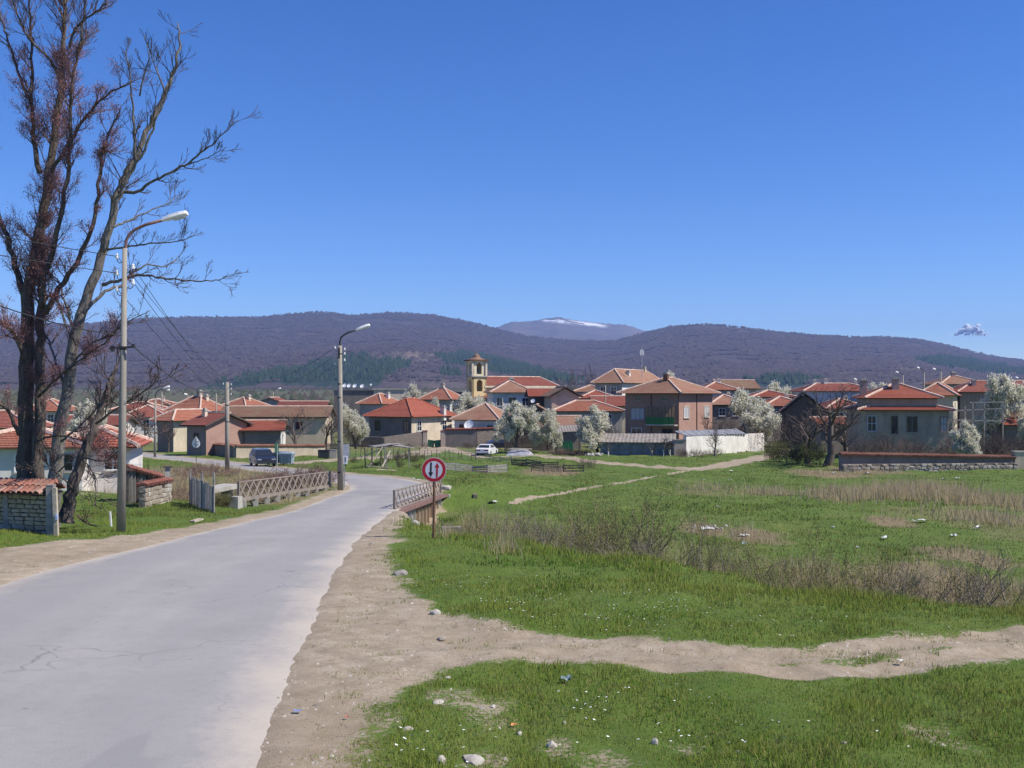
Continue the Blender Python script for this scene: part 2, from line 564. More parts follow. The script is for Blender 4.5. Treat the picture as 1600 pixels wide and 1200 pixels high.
dF = t.ramp(dA, [(0.40, 0.0), (0.62, 1.0)])
yA = t.math('ADD', t.attr("dry"), t.math('MULTIPLY', t.math('SUBTRACT', nB, 0.5), 0.8))
yF = t.ramp(yA, [(0.25, 0.0), (0.85, 1.0)])
fieldc = t.ramp(nD, [(0.4, (0.07, 0.085, 0.035)), (0.5, (0.11, 0.09, 0.055)), (0.6, (0.055, 0.075, 0.025))])
base = t.mix(yF, grass, dryc)
base = t.mix(dF, base, earth)
base = t.mix(t.attr("field"), base, fieldc)
t.bump(t.math('ADD', t.math('MULTIPLY', nC, 0.6), t.noise(co, 60, 3, 0.7)), 0.55, 0.03)
MAT['ground'] = t.done(base, 0.95)

ground = np_mesh("ground", np.stack([fx_, fy_, gzv], 1), quads, 4, MAT['ground'], smooth=True)
for nm, arr in (("dirt", dirt), ("dry", dry), ("field", sstep(300, 480, fy_))):
    a = ground.data.attributes.new(nm, 'FLOAT', 'POINT')
    a.data.foreach_set("value", np.asarray(arr, np.float32))
kind(ground, "structure")

def mask_lookup(arr):
    A = arr.reshape(ny, nx)
    def fn(x, y):
        i = np.clip(np.searchsorted(gx, x) - 1, 0, nx - 2); j = np.clip(np.searchsorted(gy, y) - 1, 0, ny - 2)
        tx = np.clip((x - gx[i]) / (gx[i + 1] - gx[i]), 0, 1); ty = np.clip((y - gy[j]) / (gy[j + 1] - gy[j]), 0, 1)
        return (A[j, i] * (1 - tx) + A[j, i + 1] * tx) * (1 - ty) + (A[j + 1, i] * (1 - tx) + A[j + 1, i + 1] * tx) * ty
    return fn
dirt_at = mask_lookup(dirt); dry_at = mask_lookup(dry); zg_at = mask_lookup(gzv)

# ------------------------------------------------------------------ road
t = NT("worn_asphalt")
co = t.coord("Object")
uvc = t.n("ShaderNodeUVMap").outputs[0]
sep = t.n("ShaderNodeSeparateXYZ"); t.l(uvc, sep.inputs[0])
cross = sep.outputs[0]
mp = t.n("ShaderNodeMapping"); mp.inputs["Scale"].default_value = (3.0, 0.10, 1); t.l(uvc, mp.inputs[0])
streak = t.noise(mp.outputs[0], 1.6, 5)
n1 = t.noise(co, 0.6, 6); n2_ = t.noise(co, 7.0, 5, 0.7); n3 = t.noise(co, 45.0, 4, 0.75)
a = t.ramp(n1, [(0.3, (0.25, 0.24, 0.23)), (0.7, (0.315, 0.302, 0.286))])
a = t.mix(t.ramp(streak, [(0.38, 0.0), (0.72, 0.55)]), a, (0.37, 0.35, 0.33))
a = t.mix(t.ramp(n2_, [(0.3, 0.3), (0.5, 0.0)]), a, (0.19, 0.19, 0.205))
a = t.mix(t.ramp(n3, [(0.28, 0.8), (0.44, 0.0), (0.58, 0.0), (0.74, 0.55)]), a, (0.2, 0.2, 0.21))
# cracks and patches
vor = t.n("ShaderNodeTexVoronoi", feature='DISTANCE_TO_EDGE'); vor.inputs["Scale"].default_value = 0.5
wv = t.n("ShaderNodeVectorMath", operation='ADD'); t.l(co, wv.inputs[0])
nvec = t.n("ShaderNodeTexNoise"); nvec.inputs["Scale"].default_value = 1.3; t.l(co, nvec.inputs["Vector"]); t.l(nvec.outputs["Color"], wv.inputs[1])
t.l(wv.outputs[0], vor.inputs["Vector"])
crk = t.ramp(vor.outputs[0], [(0.0, 1.0), (0.012, 0.0)])
crk = t.math('MULTIPLY', crk, t.ramp(t.noise(co, 0.35, 3), [(0.52, 0.0), (0.66, 0.6)]))
a = t.mix(crk, a, (0.11, 0.11, 0.115))
wt = t.n("ShaderNodeMath", operation='PINGPONG'); wt.inputs[1].default_value = 0.25; t.l(t.math('ADD', cross, t.math('MULTIPLY', t.math('SUBTRACT', n1, .5), .12)), wt.inputs[0])
a = t.mix(t.math('MULTIPLY', t.ramp(wt.outputs[0], [(0.10, 0.0), (0.20, 0.5)]), t.ramp(streak, [(.35, .2), (.6, 1.)])), a, (0.235, 0.232, 0.235))
patch = t.ramp(t.noise(t.coord('Object', (.5, .16, 1)), .9, 3), [(0.60, 0.0), (0.615, 0.45)])
a = t.mix(patch, a, (0.21, 0.208, 0.21))
spk = t.ramp(t.noise(co, 5.5, 2, 0.5), [(0.18, 0.8), (0.26, 0.0)])
a = t.mix(spk, a, (0.15, 0.15, 0.16))
edge = t.math('ABSOLUTE', t.math('SUBTRACT', cross, 0.5))
edge = t.math('ADD', edge, t.math('MULTIPLY', t.math('SUBTRACT', n1, 0.5), 0.22))
edge = t.math('ADD', edge, t.math('MULTIPLY', t.math('SUBTRACT', n2_, 0.5), 0.08))
dust = t.ramp(edge, [(0.36, 0.0), (0.47, 0.85), (0.5, 1.0)])
a = t.mix(dust, a, (0.45, 0.395, 0.33))
t.bump(n3, 0.5, 0.012)
t.b.inputs["Specular IOR Level"].default_value = 0.35
MAT['road'] = t.done(a, 0.8)
NCR = 9
V = []; UV = []
slen = np.concatenate([[0], np.cumsum(np.hypot(*np.diff(RC, axis=0).T))])
for i in range(NR):
    for j in range(NCR):
        s = j / (NCR - 1)
        ext = 0.0
        p = RR[i] * (1 - s) + RL[i] * s
        z = float(R_(p[1]))
        crown = 0.035 * (1 - (2 * s - 1) ** 2) - 0.005
        if j in (0, NCR - 1): crown = -0.045
        V.append((p[0], p[1], z + crown))
Q = []; UVs = []
for i in range(NR - 1):
    for j in range(NCR - 1):
        a_ = i * NCR + j
        Q += [a_, a_ + 1, a_ + NCR + 1, a_ + NCR]
        for (ii, jj) in ((i, j), (i, j + 1), (i + 1, j + 1), (i + 1, j)):
            UVs += [jj / (NCR - 1), slen[ii]]
road = np_mesh("road", np.array(V), np.array(Q), 4, MAT['road'], smooth=True)
ul = road.data.uv_layers.new(name="UVMap"); ul.data.foreach_set("uv", UVs)
bm = bmesh.new(); bm.from_mesh(road.data)
for f in bm.faces:
    f.normal_update()
    if f.normal.z < 0: f.normal_flip()
bm.to_mesh(road.data); bm.free()
kind(road, "structure")

# ------------------------------------------------------------------ hills and the snow mountain
sky_pts = [(-900, 560), (-500, 520), (-200, 508), (0, 507), (120, 506), (200, 501), (240, 497), (300, 496), (400, 496), (440, 492), (480, 488), (515, 488), (545, 493), (558, 494), (580, 490), (620, 488), (660, 489),
           (700, 495), (740, 505), (780, 515), (820, 525), (870, 531), (920, 533), (955, 533), (1000, 523), (1040, 512), (1080, 507), (1120, 508), (1160, 512), (1200, 518),
           (1250, 522), (1300, 525), (1350, 527), (1400, 527), (1440, 531), (1480, 540), (1520, 550), (1560, 558), (1600, 564), (1750, 582), (2100, 600), (2600, 605)]
su = np.array([p[0] for p in sky_pts], float); sv = np.array([p[1] for p in sky_pts], float)
def skyline(u):
    w = 14.0
    return (np.interp(u - w, su, sv) + np.interp(u, su, sv) * 2 + np.interp(u + w, su, sv)) / 4

def pine_mask(u, v):
    polys = [[(255, 613), (330, 601), (400, 588), (470, 573), (540, 560), (570, 556), (582, 563), (640, 566), (637, 575), (602, 590), (592, 604), (500, 604), (420, 598), (330, 612)],
             [(675, 556), (735, 553), (800, 565), (880, 588), (910, 600), (830, 598), (760, 582), (700, 571)],
             [(684, 580), (716, 581), (722, 590), (695, 591)],
             [(1418, 560), (1480, 556), (1600, 578), (1640, 590), (1520, 584), (1460, 574)],
             [(1160, 596), (1230, 590), (1290, 596), (1240, 604), (1170, 604)]]
    m = np.full(u.shape, -50.0)
    for p in polys: m = np.maximum(m, poly_sd(u, v * 1.0, p))
    return m

def build_hill(name, us, Y0, Yr, Y1, rows_front, rows_back, line, vfoot, mat, bump_px, seed, pine=False):
    n = len(us)
    ridge_v = line(us)
    jag = (vnoise(us * 0.45, us * 0 + 3, seed) - 0.5) * 1.6 + (vnoise(us * 0.08, us * 0 + 9, seed) - 0.5) * 1.5
    Yrid = Yr * (1 + 0.08 * np.sin(us * 0.006 + seed))
    rows = []; pin = []; clr = []
    for r in range(rows_front + rows_back):
        if r < rows_front:
            s = r / (rows_front - 1)
            Y = Y0 + (Yrid - Y0) * s
            e = s ** 0.85
            v = vfoot + (ridge_v - vfoot) * e + jag * s ** 24
            X = (us - 800) / F * Y
            b = (fbm(X / 520 + seed, Y / 900, 5, seed + 2) - 0.5) * 2 * bump_px
            b += (np.abs(fbm(X / 260 + Y / 900, Y / 1500, 3, seed + 8) - 0.5)) * -1.2 * bump_px + bump_px * .25
            env = np.minimum(1, 4 * s * (1 - s)) ** 1.2
            v = v - b * env
            # foothill spur in front
            if pine:
                hump = 17 * np.exp(-((us - 600) / 110) ** 2) + 9 * np.exp(-((us - 470) / 90) ** 2) + 8 * np.exp(-((us - 1400) / 120) ** 2)
                v = v - hump * np.exp(-((s - 0.28) / 0.16) ** 2)
                wob = (fbm(us * 0.06, v * 0.2, 4, 9) - 0.5) * 9
                pin.append(sstep(-1.0, 1.5, pine_mask(us, v) + wob))
                cl = np.exp(-(((us - 640) / 55) ** 2 + ((v - 556) / 9) ** 2)) + 0.8 * np.exp(-(((us - 1395) / 45) ** 2 + ((v - 568) / 9) ** 2)) + .35 * np.exp(-(((us - 360) / 120) ** 2 + ((v - 575) / 10) ** 2)) + .5 * np.exp(-(((us - 690) / 60) ** 2 + ((v - 600) / 12) ** 2))
                clr.append(cl)
            z = (HV - v) / F * Y
        else:
            s = (r - rows_front + 1) / rows_back
            Y = Yrid + (Y1 - Yrid) * s
            X = (us - 800) / F * Y
            z = (HV - ridge_v - jag) / F * Yrid * (1 - s) ** 1.3 - 5
            if pine: pin.append(us * 0); clr.append(us * 0)
        rows.append(np.stack([X, Y * np.ones(n), z], 1))
    V = np.concatenate(rows)
    nr = len(rows)
    ix = np.arange(n * nr).reshape(nr, n)
    q = np.stack([ix[:-1, :-1], ix[:-1, 1:], ix[1:, 1:], ix[1:, :-1]], -1).reshape(-1)
    o = np_mesh(name, V, q, 4, mat, smooth=True)
    if pine:
        for nm, arr in (("pine", pin), ("clear", clr)):
            a = o.data.attributes.new(nm, 'FLOAT', 'POINT')
            a.data.foreach_set("value", np.concatenate(arr).astype(np.float32))
    kind(o, "structure")
    return o

t = NT("bare_forest_hill")
co = t.coord("Object")
m1 = t.noise(co, 0.0016, 6, 0.6); m2 = t.noise(co, 0.035, 6, 0.8); m3 = t.noise(co, 0.008, 5, 0.65)
c = t.ramp(m1, [(0.35, (0.048, 0.038, 0.046)), (0.65, (0.072, 0.056, 0.058))])
c = t.mix(t.ramp(m2, [(0.38, 0.0), (0.66, 0.65)]), c, (0.09, 0.07, 0.066))
c = t.mix(t.ramp(m3, [(0.55, 0.0), (0.72, 0.5)]), c, (0.042, 0.036, 0.042))
c = t.mix(t.math('MULTIPLY', t.attr("clear"), t.ramp(m2, [(0.4, 0.1), (0.65, 1.0)])), c, (0.25, 0.19, 0.135))
c = t.mix(t.attr("pine"), c, t.mix(t.ramp(m2, [(0.4, 0), (.6, 1)]), (0.010, 0.026, 0.017), (0.024, 0.046, 0.026)))
t.bump(m2, .6, 14.0)
MAT['hill'] = t.done(c, 1.0)
t = NT("snow_streaked_mountain")
co = t.coord("Object")
m1 = t.noise(co, 0.0012, 6, 0.65); m2 = t.noise(co, 0.004, 6, 0.7)
c = t.ramp(m1, [(0.35, (0.075, 0.06, 0.06)), (0.65, (0.14, 0.11, 0.09))])
c = t.mix(t.math('MULTIPLY', t.attr("snow"), t.ramp(m2, [(0.42, 0.0), (0.48, 1.0)])), c, (0.85, 0.86, 0.9))
t.bump(m2, 1.0, 40.0)
MAT['mountain'] = t.done(c, 1.0)

hills = build_hill("hills", np.concatenate([np.linspace(-900, -60, 200), np.linspace(-58, 1660, 1100), np.linspace(1668, 2600, 150)]), 1700, 4800, 6600, 64, 6,
                   skyline, 608.0, MAT['hill'], 7.0, 4, True)
mu = np.array([560, 640, 720, 760, 780, 800, 830, 850, 862, 870, 880, 900, 925, 950, 975, 990, 1005, 1030, 1080, 1180], float)
mv = np.array([575, 545, 523, 515, 510, 503, 501.5, 498, 496.5, 495, 497, 500, 503, 505.5, 507, 510, 517, 524, 540, 570], float)
mountain = build_hill("mountain", np.linspace(560, 1180, 240), 5800, 9000, 10500, 40, 5, lambda u: np.interp(u, mu, mv), 575.0, MAT['mountain'], 4.0, 14)
co_ = np.zeros(len(mountain.data.vertices) * 3, np.float32); mountain.data.vertices.foreach_get("co", co_); co_ = co_.reshape(-1, 3)
uu = 800 + F * co_[:, 0] / co_[:, 1]; vv = HV - F * co_[:, 2] / co_[:, 1]
band = np.exp(-((vv - np.interp(uu, [850, 880, 945], [499.5, 502, 509])) / 2.6) ** 2) * sstep(842, 856, uu) * sstep(955, 935, uu)
a = mountain.data.attributes.new("snow", 'FLOAT', 'POINT'); a.data.foreach_set("value", band.astype(np.float32))

# woodland standing on the hills
hco = np.zeros(len(hills.data.vertices) * 3, np.float32); hills.data.vertices.foreach_get("co", hco); hco = hco.reshape(-1, 3)
hp_ = np.zeros(len(hills.data.vertices), np.float32); hills.data.attributes["pine"].data.foreach_get("value", hp_)
hc_ = np.zeros(len(hills.data.vertices), np.float32); hills.data.attributes["clear"].data.foreach_get("value", hc_)
NCOL = 1450; HG = hco.reshape(-1, NCOL, 3); HPN = hp_.reshape(-1, NCOL); HCL = hc_.reshape(-1, NCOL)
r = np.random.default_rng(77)
def hill_trees(name, n, pines, hmin, hmax, wf, mat):
    ci = r.uniform(190, 1310, n); ri = 66 * r.random(n) ** .75 * .955
    i0 = ci.astype(int); j0 = ri.astype(int); fu = (ci - i0)[:, None]; fv = (ri - j0)[:, None]
    P0 = (HG[j0, i0] * (1 - fu) + HG[j0, i0 + 1] * fu) * (1 - fv) + (HG[j0 + 1, i0] * (1 - fu) + HG[j0 + 1, i0 + 1] * fu) * fv
    pm = HPN[j0, i0]; cm = HCL[j0, i0]
    gapn = fbm(P0[:, 0] / 160, P0[:, 1] / 160, 3, 7)
    ok = ((pm > .5) if pines else (pm < .4)) & (r.random(n) > cm * .9) & (pines | (gapn > .34)) & (j0 > 2)
    P0 = P0[ok]; n = len(P0)
    h = r.uniform(hmin, hmax, n); w_ = h * wf * r.uniform(.7, 1.3, n); a0 = r.uniform(0, 6.28, n)
    V = np.zeros((n, 5, 3))
    for k in range(4):
        a = a0 + k * math.pi / 2
        V[:, k] = P0 + np.stack([np.cos(a) * w_, np.sin(a) * w_, h * (.12 if pines else .45) * r.uniform(.6, 1.3, n)], 1)
    V[:, 4] = P0 + np.stack([0 * h, 0 * h, h], 1)
    fc = np.array([(0, 1, 4), (1, 2, 4), (2, 3, 4), (3, 0, 4)])
    o = np_mesh(name, V.reshape(-1, 3), (np.arange(n)[:, None, None] * 5 + fc[None]).reshape(-1), 3, mat); kind(o, "stuff")
def island_mat(name, cols):
    t = NT(name); g = t.n("ShaderNodeNewGeometry")
    nm = t.n("ShaderNodeVectorMath", operation='SCALE'); nm.inputs[3].default_value = .4; t.l(g.outputs["Normal"], nm.inputs[0])
    ad = t.n("ShaderNodeVectorMath", operation='ADD'); ad.inputs[1].default_value = (0, -.35, .6); t.l(nm.outputs[0], ad.inputs[0])
    nn_ = t.n("ShaderNodeVectorMath", operation='NORMALIZE'); t.l(ad.outputs[0], nn_.inputs[0]); t.l(nn_.outputs[0], t.b.inputs["Normal"])
    return t.done(t.ramp(g.outputs["Random Per Island"], [((i + .5) / len(cols), c) for i, c in enumerate(cols)]), 1.0)
hill_trees("bare_woodland", 90000, False, 5, 9, .75, island_mat("bare_woodland_crowns", [(0.044, 0.035, 0.045), (0.062, 0.049, 0.055), (0.052, 0.042, 0.05), (0.078, 0.062, 0.062)]))
hill_trees("pine_woodland", 60000, True, 9, 17, .26, island_mat("pine_crowns", [(0.010, 0.026, 0.017), (0.022, 0.045, 0.026), (0.015, 0.034, 0.02), (0.03, 0.05, 0.03)]))

# hedgerows and field trees on the plain
n = 9000; x = r.uniform(-1500, 1500, n); row = r.integers(0, 22, n); y = 380 + row * 62 + 25 * np.sin(x / 190 + row * 1.7) + r.normal(0, 7, n)
x = x * (y / 1200 + .3); okm = fbm(x / 60, row * 3.3, 3, 19) > .46; x, y = x[okm], y[okm]; n = len(x)
h = r.uniform(2.5, 7, n); w_ = h * r.uniform(.4, .7, n); z = terr(x, y, False); a0 = r.uniform(0, 6.28, n); V = np.zeros((n, 5, 3))
for k in range(4):
    a = a0 + k * math.pi / 2; V[:, k] = np.stack([x + np.cos(a) * w_, y + np.sin(a) * w_, z + h * .25], 1)
V[:, 4] = np.stack([x, y, z + h], 1); fc = np.array([(0, 1, 4), (1, 2, 4), (2, 3, 4), (3, 0, 4)])
kind(np_mesh("field_hedgerows", V.reshape(-1, 3), (np.arange(n)[:, None, None] * 5 + fc[None]).reshape(-1), 3, island_mat("hedgerow_crowns", [(0.06, 0.05, 0.045), (0.05, 0.06, 0.03), (0.09, 0.07, 0.06), (0.035, 0.05, 0.025)])), "stuff")

# ------------------------------------------------------------------ air
hz = NT("valley_haze")
hz.t.nodes.remove(hz.b)
pv = hz.n("ShaderNodeVolumePrincipled")
pv.inputs["Color"].default_value = (0.34, 0.53, 1.0, 1)
pv.inputs["Density"].default_value = 8.0e-5
pv.inputs["Anisotropy"].default_value = 0.0
hz.l(pv.outputs[0], hz.out.inputs["Volume"])
m = MB(); m.box((0, 4600, 365), (40000, 12400, 790))
haze = m.build("haze", hz.mat); kind(haze, "stuff")
# ------------------------------------------------------------------ building materials
def tile_mat(name, c1, c2, c3, lichen):
    t = NT(name)
    uv = t.n("ShaderNodeUVMap").outputs[0]
    co = t.coord("Object")
    br = t.n("ShaderNodeTexBrick")
    br.inputs["Scale"].default_value = 1.0; br.inputs["Brick Width"].default_value = 0.24; br.inputs["Row Height"].default_value = 0.34
    br.inputs["Mortar Size"].default_value = 0.022; br.inputs["Mortar Smooth"].default_value = 0.6
    br.inputs["Color1"].default_value = (*c1, 1); br.inputs["Color2"].default_value = (*c2, 1)
    br.inputs["Mortar"].default_value = (c1[0] * .45, c1[1] * .5, c1[2] * .55, 1)
    t.l(uv, br.inputs["Vector"])
    n1 = t.noise(co, 0.55, 6, 0.7); n2 = t.noise(co, 4.5, 5, .75)
    c = t.mix(t.ramp(n1, [(0.36, 0.0), (0.62, min(.9, lichen * 1.1))]), br.outputs["Color"], c3)
    c = t.mix(t.ramp(n2, [(0.52, 0.0), (0.75, 0.6)]), c, (c3[0] * 1.15, c3[1] * 1.3, c3[2] * 1.4))
    c = t.mix(t.ramp(n2, [(0.24, 0.55), (0.42, 0.0)]), c, (c1[0] * .5, c1[1] * .55, c1[2] * .6))
    t.bump(br.outputs["Fac"], 0.8, -0.05)
    return t.done(c, 0.85)
MAT['tile_orange'] = tile_mat("orange_clay_tiles", (0.41, 0.145, 0.085), (0.33, 0.105, 0.063), (0.38, 0.21, 0.145), 0.45)
MAT['tile_red'] = tile_mat("red_clay_tiles", (0.34, 0.098, 0.068), (0.27, 0.076, 0.055), (0.31, 0.16, 0.12), 0.4)
MAT['tile_bright'] = tile_mat("bright_red_clay_tiles", (0.40, 0.112, 0.066), (0.33, 0.09, 0.055), (0.38, 0.16, 0.11), 0.3)
MAT['tile_old'] = tile_mat("weathered_clay_tiles", (0.34, 0.155, 0.105), (0.40, 0.19, 0.125), (0.36, 0.25, 0.17), 0.6)
MAT['tile_brown'] = tile_mat("lichen_grown_brown_tiles", (0.27, 0.125, 0.085), (0.33, 0.165, 0.105), (0.30, 0.23, 0.15), 0.65)
MAT['ridge'] = simple("lime_mortared_ridge", (0.56, 0.42, 0.34), 0.25, 1.5)
MAT['ridge_red'] = simple("clay_ridge", (0.36, 0.12, 0.08), 0.25, 1.5)
def plaster(name, c, dirtc=None, streak=0.5):
    t = NT(name); co = t.coord("Object")
    n1 = t.noise(co, 0.5, 6, .65); n2 = t.noise(t.coord("Object", (2.2, 2.2, 0.25)), 1.1, 5); n3 = t.noise(co, 9, 5, .7)
    dc = dirtc or [x * 0.6 for x in c]
    col = t.mix(t.ramp(n1, [(0.38, 0.0), (0.66, 0.85)]), c, dc)
    col = t.mix(t.ramp(n2, [(0.48, 0.0), (0.75, streak)]), col, [x * .75 for x in dc])
    col = t.mix(t.ramp(n3, [(0.3, .35), (0.45, 0.0)]), col, [x * .7 for x in c])
    t.bump(n3, 0.3, 0.02)
    return t.done(col, 0.92)
MAT['white'] = plaster("whitewashed_plaster", (0.72, 0.70, 0.66), (0.5, 0.47, 0.42), 0.3)
MAT['cream'] = plaster("cream_plaster", (0.62, 0.54, 0.42), (0.42, 0.36, 0.27))
MAT['tan'] = plaster("tan_plaster", (0.55, 0.46, 0.35), (0.4, 0.33, 0.25))
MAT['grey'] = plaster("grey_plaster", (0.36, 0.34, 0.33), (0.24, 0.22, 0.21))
MAT['shade_grey'] = plaster("shade_grey_plaster", (0.38, 0.315, 0.245), (0.26, 0.21, 0.165))  # darkened to put the shade of a house front into its colour
MAT['bluewhite'] = plaster("shade_blue_plaster", (0.55, 0.58, 0.68), (0.42, 0.43, 0.48), 0.3)  # white plaster with the blue of shade mixed into its colour
MAT['darkplaster'] = plaster("dark_and_shade_plaster", (0.235, 0.205, 0.185), (0.16, 0.14, 0.125))  # for dark walls, and for shade painted onto walls turned from the sun
MAT['yellow'] = plaster("ochre_yellow_plaster", (0.72, 0.58, 0.31), (0.6, 0.47, 0.26), 0.3)
MAT['palecream'] = plaster("pale_cream_trim", (0.78, 0.71, 0.53), (0.55, 0.47, 0.32), 0.3)
def brick_mat(name, c1, c2, mort, bw=0.26, rh=0.085):
    t = NT(name); co = t.coord("Object")
    uv = t.n("ShaderNodeUVMap").outputs[0]
    br = t.n("ShaderNodeTexBrick"); br.inputs["Scale"].default_value = 1.0
    br.inputs["Brick Width"].default_value = bw; br.inputs["Row Height"].default_value = rh; br.inputs["Mortar Size"].default_value = 0.012
    br.inputs["Color1"].default_value = (*c1, 1); br.inputs["Color2"].default_value = (*c2, 1); br.inputs["Mortar"].default_value = (*mort, 1)
    t.l(uv, br.inputs["Vector"])
    n1 = t.noise(co, 0.7, 5)
    c = t.mix(t.ramp(n1, [(0.4, 0.0), (0.75, 0.5)]), br.outputs["Color"], [x * .7 for x in c1])
    t.bump(br.outputs["Fac"], 0.6, -0.02)
    return t.done(c, 0.9)
MAT['brick'] = brick_mat("red_brickwork", (0.34, 0.185, 0.14), (0.27, 0.14, 0.11), (0.36, 0.31, 0.27))
MAT['brick_lit'] = brick_mat("sunlit_brickwork", (0.43, 0.23, 0.175), (0.36, 0.185, 0.14), (0.42, 0.35, 0.3))  # paler, pinker brick standing in for sunlight on the wall
MAT['rubble'] = brick_mat("rubble_masonry", (0.30, 0.25, 0.21), (0.21, 0.175, 0.155), (0.15, 0.13, 0.11), 0.34, 0.17)
MAT['concrete'] = plaster("weathered_concrete", (0.43, 0.41, 0.37), (0.29, 0.27, 0.235), 0.55)
MAT['concrete_pole'] = plaster("pole_concrete", (0.32, 0.295, 0.255), (0.22, 0.2, 0.17), 0.6)
MAT['concrete_dark'] = plaster("damp_concrete", (0.27, 0.25, 0.225), (0.17, 0.155, 0.14), 0.6)
MAT['wood_grey'] = simple("silvered_wood", (0.27, 0.25, 0.24), 0.35, 5, bump=0.5, bscale=30)
MAT['wood_dark'] = simple("dark_weathered_wood", (0.10, 0.08, 0.07), 0.4, 5, bump=0.5, bscale=30)
MAT['wood_brown'] = simple("brown_wood", (0.22, 0.15, 0.10), 0.35, 5, bump=0.5, bscale=30)
MAT['wood_pale'] = simple("pale_wood", (0.42, 0.36, 0.28), 0.3, 5, bump=0.5, bscale=30)
MAT['steel'] = simple("galvanised_steel", (0.42, 0.43, 0.44), 0.2, 4, rough=0.5, bump=0.05, metal=0.6)
MAT['rust'] = simple("rusted_steel", (0.16, 0.085, 0.055), 0.4, 6, rough=0.85, bump=0.4)
MAT['brown_paint'] = simple("brown_painted_steel", (0.20, 0.115, 0.10), 0.3, 5, rough=0.6, bump=0.1)
MAT['dark_metal'] = simple("dark_metal", (0.045, 0.045, 0.05), 0.3, 5, rough=0.5, bump=0.1)
MAT['white_paint'] = simple("white_paint", (0.78, 0.78, 0.77), 0.08, 3, rough=0.45, bump=0.05)
MAT['cream_paint'] = simple("cream_paint", (0.66, 0.60, 0.48), 0.15, 3, rough=0.6, bump=0.1)
MAT['green_paint'] = simple("green_gate_paint", (0.018, 0.115, 0.055), 0.25, 3, rough=0.5, bump=0.1)
MAT['green_light'] = simple("light_green_paint", (0.03, 0.15, 0.045), 0.25, 3, rough=0.5, bump=0.1)
MAT['yellow_paint'] = simple("yellow_paint", (0.65, 0.42, 0.09), 0.2, 3, rough=0.5, bump=0.1)
MAT['tarp'] = simple("grey_plastic_sheet", (0.36, 0.35, 0.38), 0.3, 3, rough=0.5, bump=0.5, bscale=8)
MAT['slate'] = simple("grey_slab_roofing", (0.20, 0.205, 0.23), 0.35, 2.0, bump=0.5)
MAT['asbestos'] = simple("fibre_cement_sheet", (0.23, 0.205, 0.18), 0.3, 1.4, bump=0.3)
t = NT("window_glass"); t.b.inputs["Specular IOR Level"].default_value = 0.6
MAT['glass'] = t.done((0.022, 0.026, 0.032), 0.08)
MAT['curtain'] = simple("lace_curtain", (0.40, 0.40, 0.42), 0.25, 8, rough=0.9)
MAT['ceramic'] = simple("white_porcelain", (0.75, 0.75, 0.74), 0.05, 3, rough=0.2, bump=0)

# ------------------------------------------------------------------ houses
def v2(p, z): return Vector((p[0], p[1], z))

def roof_slope(mb, e0, e1, t0, t1, course=0.36, lift=0.055):
    """stepped tile courses between the eave e0-e1 and the top t0-t1"""
    e0, e1, t0, t1 = map(Vector, (e0, e1, t0, t1))
    L = ((t0 + t1) / 2 - (e0 + e1) / 2).length
    n = max(2, int(round(L / course)))
    ax = (e1 - e0); W_ = ax.length; ax.normalize()
    nrm = ax.cross(((t0 + t1) / 2 - (e0 + e1) / 2)).normalized()
    if nrm.z < 0: nrm = -nrm
    for i in range(n):
        f0, f1 = i / n, (i + 1) / n
        a = e0.lerp(t0, f0); b = e1.lerp(t1, f0); c = e1.lerp(t1, f1); d = e0.lerp(t0, f1)
        a2 = a + nrm * lift; b2 = b + nrm * lift
        ua = (a - e0).dot(ax); ub = (b - e0).dot(ax); uc = (c - e0).dot(ax); ud = (d - e0).dot(ax)
        sag = 0.0
        uvq = [(ua, f0 * L), (ub, f0 * L), (uc, f1 * L), (ud, f1 * L)]
        if (c - d).length < 0.02:
            mb.add([a2, b2, c + nrm * 0.004], [(0, 1, 2)], 0, [uvq[:3]])
        else:
            mb.add([a2, b2, c + nrm * 0.004, d + nrm * 0.004], [(0, 1, 2, 3)], 0, [uvq])
        mb.add([a - nrm * 0.03, b - nrm * 0.03, b2, a2], [(0, 1, 2, 3)], 0, [[(ua, f0 * L - .05), (ub, f0 * L - .05), (ub, f0 * L), (ua, f0 * L)]])

def wall_quad(mb, a, b, c, d):
    L = (Vector(b) - Vector(a)).length; H = (Vector(d) - Vector(a)).length
    mb.add([a, b, c, d], [(0, 1, 2, 3)], 0, [[(0, 0), (L, 0), (L, H), (0, H)]])

